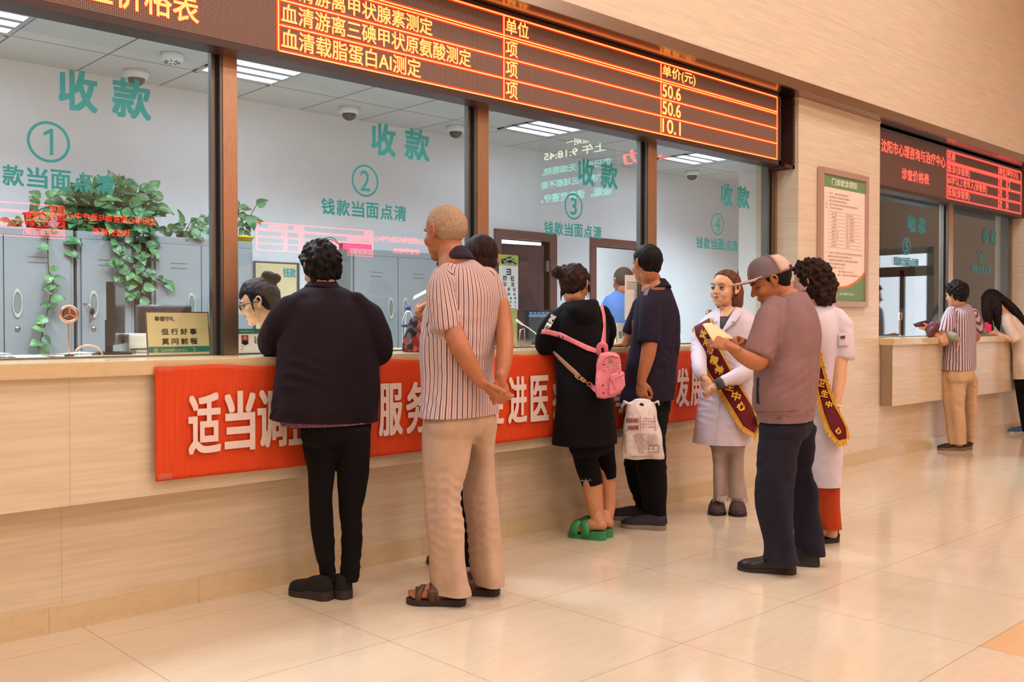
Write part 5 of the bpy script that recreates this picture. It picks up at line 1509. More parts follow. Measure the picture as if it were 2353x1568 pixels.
# ---- man in the navy polo shirt with a plastic bag
def p_polo():
    F = Fig('person with short dark hair in a navy polo shirt holding a white plastic bag', 5.85, (1500, 1222), SKIN_D)
    nv = cloth('navy_polo', (40, 32, 48), 0.85, spec=.12)
    F.garment('polo_shirt', [
        ('rows', [(652, 1496, 1532, .06, .06), (660, 1484, 1538, .05, .075), (674, 1470, 1546, .03, .10), (695, 1462, 1555, .01, .115), (730, 1456, 1563, 0, .125), (780, 1450, 1563, 0, .13), (830, 1440, 1558, 0, .14), (880, 1432, 1554, 0, .145), (915, 1425, 1552, 0, .145), (950, 1424, 1546, 0, .14)]),
        ('limb', [(1496, 682, -.07, 19), (1494, 706, -.11, 24), (1494, 740, -.14, 25), (1491, 772, -.16, 26), (1490, 788, -.16, 27)]),
        ('limb', [(1470, 700, .12, 18), (1456, 740, .16, 19), (1448, 766, .18, 18)])],
        nv, cuts=[(1424, 926, 1551, 918, 0)], fold=[(.006, 5, 22, 8, 51), (.003, 6, 36, 22, 52)])
    F.garment('shirt_collar', [('rows', [(646, 1487, 1526, .06, .076, .12, -.2), (656, 1479, 1534, .05, .09, .12, -.2), (668, 1469, 1543, .04, .108, .12, -.2)])], nv, smooth=2, inner=False, voxel=.006)
    sh = hit_surface([o for o in F.root.children if o.name.startswith('polo')])
    MB().sheet(drape(sh, [(1481, 669), (1479, 679), (1478, 680)], [(1496, 659), (1489, 672), (1488, 679)], .004, 8, 4), .003).build('shoulder_patch', cloth('grey_patch', (120, 108, 118)), F.root, True)
    F.garment('trousers', cuts=[(1486, 1200, 1533, 1200, -.05)], parts=[
        ('rows', [(905, 1436, 1544, .02, .115), (940, 1436, 1540, .02, .12), (958, 1435, 1534, .02, .11)]),
        ('rows', [(950, 1456, 1538, -.03, .10), (1000, 1454, 1528, -.04, .1), (1053, 1458, 1530, -.05, .095), (1104, 1466, 1532, -.05, .088), (1158, 1478, 1530, -.05, .08), (1188, 1484, 1532, -.05, .082), (1202, 1486, 1533, -.05, .082)]),
        ('rows', [(950, 1436, 1500, .10, .1), (1000, 1433, 1490, .14, .1), (1053, 1434, 1490, .16, .09), (1104, 1442, 1492, .17, .085), (1158, 1460, 1500, .17, .075), (1192, 1466, 1502, .17, .075)])],
        mat=M_BLKTR, fold=[(.005, 5, 24, 16, 53), (.003, 5, 20, 45, 54)])
    shm = pm('dark_canvas', (44, 40, 50), 0.8); gs = pm('grey_rubber', (142, 126, 114), 0.7)
    F.shoe((1530, 1219), 116, .275, .10, [(0, .06), (.1, .068), (.3, .066), (.5, .06), (.7, .048), (.9, .034), (1, .015)], shm, gs, (.030, .026))
    F.shoe((1492, 1198), 116, .275, .10, [(0, .06), (.1, .068), (.3, .066), (.5, .06), (.7, .048), (.9, .034), (1, .015)], shm, gs, (.030, .026))
    F.head(1485, 608, .03, .235, 150, 4, -3, neck=[(1497, 648, .05, 24), (1504, 668, .03, 32)])
    M, H, _ = F.heads[0]
    F.hair(M, H, [(-.6, .22), (-.25, .24), (-.12, .34), (-.03, .50), (.06, .52), (.12, .60), (.20, .74), (.33, .84), (.45, .86)], .028, BLKHAIR, extra=[('ell', (0, -.22, .40), (.27, .20, .2))], strand=.0012, lumps=.001, seed=12, smooth=3)
    F.limb([(1494, 750, -.15, 19), (1493, 785, -.17, 18.5), (1488, 820, -.18, 17), (1478, 858, -.19, 13), (1473, 878, -.19, 10.5)])
    F.hand(F.P(1473, 876, -.19), -UPV * .97 + RGT * .05, -FWD * .75 - RGT * .6, .185, (38, 62, 50), -1, .02, .6)
    e = F.P(1450, 775, .18); w = WY(1438, 790, .12)
    F.body.tube([F.P(1462, 735, .14), e, w], [.042, .04, .027], 14)
    F.hand(w, WY(1412, 795, .20) - w, Vector((.1, -.2, 1)), .18, (8, 14, 12), 1, .10, .2)
    F.finish()
p_polo()

def plastic_bag():
    k = N('thin_white_plastic').set(0.35, 0, 0.5); p = k.pos(); f = k.noise(p, 26, 4, .6)
    k.color(k.ramp(f, lin((214, 196, 192)), lin((240, 228, 224)), .3, .7)); k.b.inputs['Transmission Weight'].default_value = 0.0
    k.bump(f, .6, .01)
    d = 5.62
    root = empty('plastic_bag', W(1480, 1055, d), 'white plastic bag with dark red printing hanging from the hand of the navy polo shirt', 'bag')
    L = [(918, 1462, 1492), (924, 1450, 1500), (928, 1440, 1506), (945, 1437, 1511), (970, 1434, 1513), (1000, 1431, 1518), (1030, 1428, 1523), (1048, 1427, 1527), (1055, 1429, 1526)]
    A = np.array(L, float); mb = MB(); rings = []
    ys = np.linspace(918, 1055, 30)
    for y in ys:
        xl, xr = np.interp(y, A[:, 0], A[:, 1]), np.interp(y, A[:, 0], A[:, 2]); th = .006 + .05 * math.sin(max(0, min(1, (y - 925) / 130)) * math.pi) ** .7
        r = []
        for q in range(40):
            a = 2 * math.pi * q / 40; r.append(W(xl + (xr - xl) * (.5 + .5 * math.copysign(abs(math.cos(a)) ** .55, math.cos(a))), y, d) + FWD * (th * math.sin(a)))
        rings.append(r)
    mb.rings(rings)
    mb.tube([W(1450, 930, d), W(1435, 924, d - .01), W(1428, 938, d)], [.02, .022, .006], 10, flat=.35)
    mb.tube([W(1500, 928, d), W(1512, 922, d - .01), W(1515, 934, d)], [.018, .016, .006], 10, flat=.35)
    me = remesh(mb, .006, 2); co, no = getv(me)
    setv(me, co + no * (fields(co, 3, 7, 40, 26) * .007)[:, None]); body = link('bag_body', me, k.m, root, True)
    t = hit_surface([body]); red = pm('red_print', (150, 44, 48), 0.6, vary=0); redd = pm('solid_red_print', (172, 40, 44), 0.6, vary=0); hole = pm('handle_slot', (16, 13, 15), 0.8, vary=0)
    def spot(mb, px0, py0, px1, py1, s=None, bold=0.0, lift=.004):
        pts = [cast(t, a, b)[0] for a, b in ((px0, py1), (px1, py1), (px0, py0), ((px0 + px1) / 2, (py0 + py1) / 2))]
        if any(q is None for q in pts): return
        o, xr_, yu, c = pts; n = (CAM - c).normalized()
        x = (xr_ - o); y = (yu - o); w, h = x.length, y.length
        x.normalize(); y = (y - x * y.dot(x)).normalized(); m = plane_m(o + n * (lift + .004), x, y)
        if s: text_into(mb, s, m, (0, 0, w, h), bold)
        else: mb.add([m @ Vector(v) for v in ((0, 0, 0), (w, 0, 0), (w, h, 0), (0, h, 0))], [(0, 1, 2, 3)])
    pr, sol, wh = MB(), MB(), MB()
    for x0, y0, x1, y1 in ((1435, 958, 1508, 959), (1436, 989, 1508, 990), (1435, 958, 1436, 990), (1471, 958, 1472, 990), (1507, 956, 1508, 989)): spot(pr, x0, y0, x1, y1)
    for i, (s, x0, y0, x1, y1, b) in enumerate((('国家医保惠民', 1439, 961, 1468, 972, .03), ('大药房连锁', 1441, 978, 1467, 988, .05), ('优惠公告', 1478, 960, 1498, 964, .0), ('会员日全场商品', 1475, 967, 1505, 971, .0), ('满减优惠活动', 1475, 973, 1503, 977, 0), ('送货上门服务电话', 1475, 979, 1506, 984, 0))): spot(pr, x0, y0, x1, y1, s, b)
    for i in range(13):
        y = 998 + i * 3.5
        spot(pr, 1434, y, 1484 - (i * 7) % 9, y + 2.2, '药品安全质量保证服务' + '热心真诚' * (i % 2), .0)
        if i < 8: spot(pr, 1487, y, 1511, y + 1.8, '会员服务电话' * 1)
    spot(sol, 1490, 1025, 1513, 1040)
    spot(wh, 1491, 1026, 1512, 1032, '优惠', .06, .006); spot(wh, 1491, 1033, 1512, 1039, '购药', .06, .006)
    spot(pr, 1450, 1048, 1503, 1052, '沈阳大药房连锁有限公司')
    pr.build('print', red, root, fixn=False); so = sol.build('print_block', redd, root, fixn=False); wh.build('print_block_lettering', M_PAPER, so, fixn=False)
    h = MB(); h.ell((0, 0, 0), (.016, .022, .004), plane_m(W(1474, 935, d - .022), RGT, UPV)); h.build('handle_slot', hole, root, True)
plastic_bag()

# ---- sash with gold fringe, shared by the two women in white
M_SASH = cloth('dark_red_velvet', (98, 12, 22), 0.6, 500, .12); M_GOLD = pm('gold_fringe', (224, 168, 46), 0.5, 0.1, vary=.2, scale=80); M_GOLDT = pm('gold_script', (232, 180, 60), 0.4, 0.2, vary=.1)
def sash(F, t, L, R, chars, off=.012, n=46, flip=False, size=17):
    g = drape(t, L, R, off, n, 8)
    so = MB().sheet(g, .004).build('sash', M_SASH, F.root, True)
    fr = MB(); rr = random.Random(5)
    for side, out in ((0, -1), (-1, 1)):
        for i in range(len(g) - 1):
            for q in range(7):
                a = g[i][side].lerp(g[i + 1][side], q / 7); inn = g[i][1 if side == 0 else -2]
                dv = (g[i][side] - inn).normalized()
                b = a + dv * rr.uniform(.012, .024) - ZUP * rr.uniform(.010, .022) + (CAM - a).normalized() * rr.uniform(-.002, .006)
                fr.tube([a, (a + b) / 2 + dv * .003, b], [.0022, .002, .0012], 4, round_ends=False)
    for j in range(len(g[-1]) - 1):
        for q in range(8):
            a = g[-1][j].lerp(g[-1][j + 1], q / 8); b = a - ZUP * rr.uniform(.022, .040) + RGT * rr.uniform(-.006, .006)
            fr.tube([a, b], [.0022, .0012], 4, round_ends=False)
    fo = fr.build('fringe', M_GOLD, so)
    fo['kind'] = 'stuff'
    ed = MB()
    for side in (0, -1): ed.tube([r[side] + (CAM - r[side]).normalized() * .004 for r in g], .0028, 6)
    ed.build('piping', M_GOLDT, so, True)
    tx = MB(); ts = hit_surface([so])
    for ch, px, py, s, ang in chars:
        h, nn = cast(ts, px, py)
        if h is None: continue
        nn = nn if nn.dot(CAM - h) > 0 else -nn
        a = math.radians(ang); x = RGT * math.cos(a) + UPV * math.sin(a); x = (x - nn * x.dot(nn)).normalized(); y = nn.cross(x)
        k = dep(h) / FPX * s / 2
        text_into(tx, ch, plane_m(h + nn * .006, x, y), (-k, -k, k, k), .045)
    tx.build('sash_lettering', M_GOLDT, so, fixn=False)
    return so

COAT = cloth('white_coat', (218, 204, 216), 0.75, 600, .03, .08)
# ---- young woman in the white coat with the sash
def p_nurse():
    F = Fig('person with tied-back brown hair in a white coat and red sash, listening by window 4', 6.25, (1660, 1182), SKIN_L, 32)
    F.hv = .004
    F.garment('coat', [
        ('rows', [(704, 1660, 1697, .03, .06), (711, 1650, 1712, .03, .08), (722, 1630, 1724, .02, .10), (738, 1612, 1734, .01, .11), (765, 1604, 1737, 0, .12), (800, 1610, 1734, 0, .125), (845, 1614, 1728, 0, .125), (875, 1612, 1727, 0, .125), (920, 1608, 1727, 0, .14), (965, 1601, 1726, 0, .155), (1005, 1595, 1725, 0, .165), (1035, 1590, 1725, 0, .165)]),
        ('limb', [(1622, 744, .03, 14), (1610, 770, .03, 19), (1606, 800, .0, 18), (1605, 830, -.08, 17), (1609, 850, -.16, 15), (1617, 868, -.20, 13)]),
        ('limb', [(1722, 742, 0, 16), (1730, 780, 0, 21), (1730, 820, -.04, 22), (1716, 850, -.12, 21), (1690, 866, -.20, 18), (1655, 880, -.26, 14)])],
        COAT, cuts=[(1591, 1018, 1725, 1018, 0)], fold=[(.009, 5, 30, 6, 61), (.005, 6, 30, 26, 62)])
    t = hit_surface([o for o in F.root.children if o.name.startswith('coat')])
    # torso only, without the forearms, carries the sash
    tm = MB(); tm.rings(F.ringrows([(704, 1660, 1697, .03, .06), (711, 1650, 1712, .03, .08), (722, 1630, 1724, .02, .10), (738, 1605, 1734, .01, .115), (765, 1594, 1737, 0, .13), (800, 1600, 1734, 0, .13), (845, 1608, 1728, 0, .13), (875, 1608, 1727, 0, .13), (920, 1608, 1727, 0, .145), (965, 1601, 1735, 0, .16), (1005, 1595, 1745, 0, .17), (1035, 1590, 1745, 0, .17)]))
    tmp = tm.mesh('tmp'); bm_ = bmesh.new(); bm_.from_mesh(tmp); tt = BVHTree.FromBMesh(bm_); bm_.free(); bpy.data.meshes.remove(tmp)
    # lapels, lace top in the V of the neck, pocket flaps, button front
    MB().sheet(drape(tt, [(1657, 709), (1654, 740), (1653, 762)], [(1694, 709), (1668, 740), (1656, 762)], .006, 10, 5), .002).build('lace_top', cloth('dark_lace', (74, 66, 74), 0.8, 300, .3), F.root, True)
    nk = MB().sheet(drape(tt, [(1656, 706), (1655, 728)], [(1690, 706), (1672, 728)], .009, 8, 5), .002); nk.build('neckline', SKIN_L, F.root, True)
    lp = MB()
    lp.sheet(drape(tt, [(1653, 706), (1641, 726), (1640, 742), (1652, 765)], [(1656, 706), (1655, 730), (1654, 745), (1655, 766)], .012, 14, 4), .004)
    lp.sheet(drape(tt, [(1692, 704), (1680, 722), (1668, 745), (1656, 766)], [(1701, 706), (1704, 722), (1692, 738), (1660, 766)], .012, 14, 4), .004)
    lp.build('lapels', COAT, F.root, True)
    pk = MB(); pk.sheet(drape(tt, [(1681, 739), (1682, 741)], [(1694, 739), (1695, 741)], .016, 4, 5), .003); pk.sheet(drape(tt, [(1642, 741), (1641, 743)], [(1648, 738), (1648, 740)], .016, 4, 5), .003); pk.build('lapel_notch', pm('coat_shade_trim', (170, 156, 166), 0.8), F.root)  # thin darker strips at the lapel notches
    MB().sheet(drape(t, [(1652, 900), (1650, 960), (1644, 1014)], [(1653.5, 900), (1651.5, 960), (1645.5, 1014)], .002, 30, 3), .003).build('button_front', COAT, F.root, True)
    sash(F, tt, [(1594, 752), (1600, 778), (1609, 802), (1629, 858), (1655, 895), (1690, 952), (1707, 980), (1722, 990), (1733, 997)],
         [(1631, 731), (1637, 757), (1645, 790), (1667, 830), (1688, 871), (1710, 906), (1727, 933), (1738, 960), (1742, 980)],
         [('沈', 1617, 768, 17, -14), ('阳', 1626, 788, 16, -12), ('市', 1633, 806, 16, -12), ('精', 1642, 828, 19, -12), ('神', 1653, 850, 19, -14), ('卫', 1664, 872, 17, -14), ('生', 1678, 889, 18, -16), ('中', 1691, 911, 19, -16), ('心', 1702, 934, 19, -16)], .014)
    F.garment('trousers', cuts=[(1637, 1141, 1718, 1143, 0)], parts=[
        ('rows', [(980, 1625, 1715, 0, .11), (1020, 1630, 1714, 0, .11)]),
        ('rows', [(1000, 1630, 1674, -.02, .085), (1060, 1635, 1671, -.02, .075), (1110, 1637, 1670, -.02, .07), (1140, 1637, 1672, -.02, .07)]),
        ('rows', [(1000, 1668, 1714, .02, .085), (1060, 1671, 1713, .02, .08), (1110, 1671, 1715, .02, .078), (1144, 1671, 1718, .02, .08)])], mat=cloth('grey_denim', (170, 152, 144), 0.85), fold=[(.004, 5, 22, 30, 63)])
    fr = MB()
    for x0, x1, y, dd in ((1637, 1671, 1139, -.02), (1672, 1717, 1142, .02)):
        for i in range(46):
            px = x0 + (x1 - x0) * (i + .5) / 46; z = math.sqrt(max(0, 1 - ((px - (x0 + x1) / 2) / ((x1 - x0) / 2)) ** 2)) * .07
            fr.tube([F.P(px, y - 2, dd) - FWD * z, F.P(px + random.uniform(-2, 2), y + random.uniform(6, 14), dd) - FWD * z], .0018, 4, round_ends=False)
    fo = fr.build('frayed_hem', pm('frayed_threads', (196, 180, 172), 0.9, vary=0), F.root); fo['kind'] = 'stuff'
    F.limb([(1655, 1110, .0, 12), (1654, 1140, .03, 11), (1652, 1156, .04, 10)]); F.limb([(1693, 1110, .03, 12), (1693, 1140, .05, 11.5), (1692, 1158, .06, 10)])
    fur = hair_mat('grey_fur', (70, 58, 56), (112, 96, 92), .9, 200)
    for hp, a in (((1650, 1170), 212), ((1692, 1172), 216)):
        F.shoe(hp, a, .25, .115, [(0, .02), (.25, .03), (.38, .07), (.55, .085), (.75, .075), (.92, .05), (1, .03)], fur, BLKSHOE, (.022, .02), 'slipper')
    M = F.head(1666, 664, .0, .24, 50, -4, 2, neck=[(1675, 706, .02, 17), (1678, 722, .02, 24)], soft=True)
    F.eyes(M, .24, pm('brown_eyebrow', (98, 66, 50), .8, vary=0))
    F.hair(M, .238, [(-.6, .2), (-.25, .2), (-.14, .3), (-.05, .50), (.03, .60), (.12, .70), (.20, .80), (.30, .88), (.45, .93)], .030, BRNHAIR,
           extra=[('ell', (0, -.34, .40), (.33, .24, .38)), ('ell', (-.24, -.24, .22), (.15, .20, .34)), ('ell', (.24, -.24, .22), (.15, .20, .34)), ('ell', (0, -.42, .14), (.30, .14, .24)), ('ell', (0, -.46, .72), (.13, .12, .12)),
                  ('tube', [(-.305, .06, .68), (-.33, .05, .50), (-.325, .04, .30), (-.31, .03, .18)], (.025, .03, .022, .008)), ('tube', [(.305, .06, .68), (.33, .05, .50), (.325, .04, .30)], (.025, .03, .015)),
                  ('tube', [(0, -.44, .80), (-.03, -.46, .94), (-.05, -.44, 1.05)], (.05, .025, .006))], strand=.0022, seed=14)
    wr = F.P(1617, 866, -.20)
    F.hand(wr, F.P(1634, 900, -.24) - wr, -FWD * .7 - RGT * .5 + UPV * .3, .165, (18, 32, 24), 1, .05, .4)
    wl = F.P(1652, 882, -.25)
    F.hand(wl, F.P(1632, 892, -.24) - wl, -FWD * .4 + UPV * .8, .165, (25, 45, 30), 1, .04, .5)
    c = MB(); a, b = F.P(1660, 878, -.255), F.P(1645, 886, -.255); c.tube([a, b], [.036, .034], 18, round_ends=False); c.build('lace_cuff', cloth('dark_lace_cuff', (82, 74, 80), 0.8, 300, .3), F.root, True)
    n_ = MB(); n_.ell(F.P(1636, 893, -.29), (.006, .006, .008)); n_.build('ring', M_STEEL, F.root, True)
    F.finish()
p_nurse()

# ---- man in the cap reading a paper
def p_cap():
    F = Fig('person in a grey cap, mauve short jacket and dark jeans reading a sheet of paper', 4.80, (1790, 1315), SKIN_D, 126)
    mv = cloth('mauve_jacket', (142, 108, 108), 0.85)
    rows = [(660, 1796, 1832, .05, .06), (668, 1784, 1842, .04, .075), (682, 1770, 1854, .02, .10), (702, 1758, 1868, .0, .12), (730, 1748, 1884, 0, .135), (770, 1742, 1892, 0, .145), (815, 1736, 1888, 0, .15), (860, 1729, 1886, 0, .155), (905, 1725, 1882, 0, .155), (940, 1728, 1876, 0, .15), (950, 1736, 1874, 0, .142), (966, 1737, 1872, 0, .14), (985, 1738, 1871, 0, .14)]
    F.garment('jacket', [('rows', rows),
        ('limb', [(1778, 706, -.06, 28), (1766, 735, -.11, 34), (1756, 770, -.14, 35), (1747, 805, -.16, 35), (1742, 822, -.17, 34)]),
        ('limb', [(1776, 722, .16, 24), (1752, 770, .20, 26), (1738, 800, .18, 24)])],
        mv, cuts=[(1737, 970, 1872, 962, 0)], fold=[(.011, 5, 18, 7, 71), (.005, 6, 30, 22, 72)])
    F.garment('jacket_collar', [('rows', [(655, 1800, 1830, .06, .072, .25, -.1), (664, 1790, 1838, .05, .085, .25, -.1), (680, 1778, 1850, .04, .105, .3, -.1)])], mv, smooth=2, inner=False, voxel=.006)
    t = hit_surface([o for o in F.root.children if o.name.startswith('jacket')])
    MB().sheet(drape(t, [(1739, 868), (1738, 900), (1738, 926)], [(1744, 868), (1743, 900), (1745, 929)], .002, 14, 3), .003).build('pocket_zip', pm('black_zip', (30, 28, 34), 0.6), F.root)
    hb = MB().sheet(drape(t, [(1738, 947.5), (1872, 942.5)], [(1738, 949), (1872, 944)], .001, 30, 3), .002); hb.build('hem_seam', pm('seam_thread', (110, 82, 84), 0.9), F.root)  # thin darker strip along the jacket hem
    b = MB()
    for px, py in ((1792, 962), (1811, 958.5)):
        h, nn = cast(t, px, py)
        if h is not None:
            nn = nn if nn.dot(CAM - h) > 0 else -nn
            b.lathe([(.0, .002), (.006, .002), (.0085, .005), (.011, .004), (.011, 0)], plane_m(h, nn.cross(ZUP).normalized(), ZUP - nn * nn.z), 20)
    b.build('snap_buttons', pm('pewter', (120, 96, 92), 0.35, 0.5), F.root, True)
    F.garment('jeans', cuts=[(1757, 1288, 1836, 1292, -.08)], parts=[
        ('rows', [(935, 1748, 1862, 0, .125), (972, 1745, 1872, 0, .13), (990, 1744, 1872, .0, .125)]),
        ('rows', [(975, 1744, 1846, -.04, .12), (1040, 1742, 1832, -.06, .11), (1082, 1740, 1828, -.07, .108), (1124, 1738, 1818, -.08, .10), (1180, 1741, 1820, -.08, .098), (1225, 1748, 1824, -.08, .095), (1262, 1755, 1828, -.08, .092), (1292, 1757, 1836, -.08, .095)]),
        ('rows', [(975, 1784, 1873, .05, .12), (1040, 1800, 1866, .10, .105), (1082, 1806, 1866, .12, .1), (1124, 1812, 1876, .14, .1), (1180, 1818, 1879, .14, .095), (1225, 1824, 1889, .13, .09), (1250, 1826, 1890, .12, .09), (1276, 1832, 1888, .12, .09)])],
        mat=cloth('dark_denim', (34, 31, 44), 0.9, 700, .2), fold=[(.012, 5, 20, 12, 73), (.006, 6, 18, 40, 74)])
    F.shoe((1830, 1320), 116, .285, .105, [(0, .065), (.1, .075), (.3, .078), (.5, .066), (.7, .05), (.9, .038), (1, .02)], BLKSHOE, SOLE, (.028, .018))
    F.shoe((1884, 1302), 116, .285, .105, [(0, .065), (.1, .075), (.3, .078), (.5, .066), (.7, .05), (.9, .038), (1, .02)], BLKSHOE, SOLE, (.028, .018))
    M = F.head(1770, 648, .02, .235, 100, 22, 0, neck=[(1805, 676, .05, 32), (1812, 694, .03, 42)])
    F.eyes(M, .235, lids=True)
    F.hair(M, .235, [(-.6, .26), (-.25, .28), (-.12, .36), (-.03, .48), (.04, .46), (.09, .52), (.14, .70), (.2, .80), (.45, .9)], .016, BLKHAIR, strand=.001, seed=16, extra=[('ell', (0, -.22, .40), (.25, .18, .18))])
    # cap: dome, brim, pale back panel and strap
    cg = cloth('grey_cap', (122, 106, 112), 0.8); cp = cloth('pale_cap_panel', (206, 178, 164), 0.85); cr = cloth('cap_piping', (190, 120, 106), 0.8)
    mb = MB(); rings = []
    for i in range(15):
        a = math.pi / 2 * i / 14; z = .60 + .46 * math.sin(a) ** 1.0; r = math.cos(a) ** .62
        rings.append([M @ Vector((.365 * r * math.cos(q), -.05 + .465 * r * math.sin(q), z + .02 * math.sin(q))) for q in [2 * math.pi * k / 40 for k in range(40)]])
    mb.rings(rings[:-1]); co_ = mb.build('cap', cg, F.root, True)
    br = []
    for i in range(6):
        u = i / 5; row = []
        for k in range(17):
            q = math.radians(18 + 144 * k / 16); ed = .40 + .38 * u
            row.append(M @ Vector((.36 * math.cos(q) * (1 + .08 * u), .02 + .39 * math.sin(q) + (.42 * u * math.sin(q) ** .8), .665 + .13 * u - .05 * u * u - .12 * math.cos(q) ** 2 * u)))
        br.append(row)
    MB().sheet(br, .006).build('brim', cp, co_, True)
    pn = []
    for i in range(8):
        a = math.pi / 2 * (.04 + .66 * i / 7); z = .60 + .46 * math.sin(a); r = math.cos(a) ** .62 * 1.012
        pn.append([M @ Vector((.365 * r * math.cos(q), -.05 + .465 * r * math.sin(q), z + .02 * math.sin(q))) for q in [math.radians(205 + 130 * k / 14) for k in range(15)]])
    MB().sheet(pn, .004).build('back_panel', cp, co_, True)
    pp = MB()
    for qd in (70, 110, 203, 337):
        pp.tube([M @ Vector((.365 * math.cos(a) ** .62 * 1.012 * math.cos(math.radians(qd)), -.05 + .465 * math.cos(a) ** .62 * 1.012 * math.sin(math.radians(qd)), .60 + .46 * math.sin(a))) for a in [math.pi / 2 * .95 * k / 12 for k in range(13)]], .003, 6)
    pp.build('piping', cr, co_, True)
    st = MB(); st.sheet([[M @ Vector((.375 * math.cos(q), -.05 + .478 * math.sin(q), .60 + dz + .02 * math.sin(q))) for q in [math.radians(240 + 60 * k / 8) for k in range(9)]] for dz in (.0, .10)], .006); st.build('back_strap', cloth('plum_strap', (84, 40, 60)), co_, True)
    # near arm, far arm, hands at the paper
    F.limb([(1758, 770, -.13, 24), (1748, 815, -.17, 23), (1738, 832, -.20, 21), (1712, 822, -.24, 17.5), (1682, 800, -.26, 12.5)])
    F.limb([(1756, 760, .18, 22), (1738, 800, .18, 21), (1722, 800, .14, 18), (1700, 786, .02, 12)])
    wn = F.P(1682, 799, -.26)
    F.hand(wn, F.P(1640, 784, -.22) - wn, -FWD * .75 + UPV * .55 + RGT * .1, .185, (32, 55, 40), 1, .03, .55)
    wf = F.P(1704, 786, .02)
    F.hand(wf, F.P(1664, 776, -.08) - wf, FWD * .5 + UPV * .8, .18, (30, 50, 36), -1, .03, .5)
    F.finish()
    g = []
    for i in range(8):
        u = i / 7; row = []
        for j in range(8):
            v = j / 7
            a = W(1614, 745, 4.52).lerp(W(1640, 788, 4.56), u); b = W(1650, 752, 4.78).lerp(W(1694, 782, 4.76), u)
            row.append(a.lerp(b, v) + ZUP * (.012 * math.sin(v * 3.1)))
        g.append(row)
    p = MB().sheet(g, .0012).build('paper_sheet', pm('cream_paper', (250, 226, 178), 0.7, vary=.02), None, True)
    tag(p, 'cream sheet of paper held in both hands by the man in the grey cap', 'paper')
p_cap()

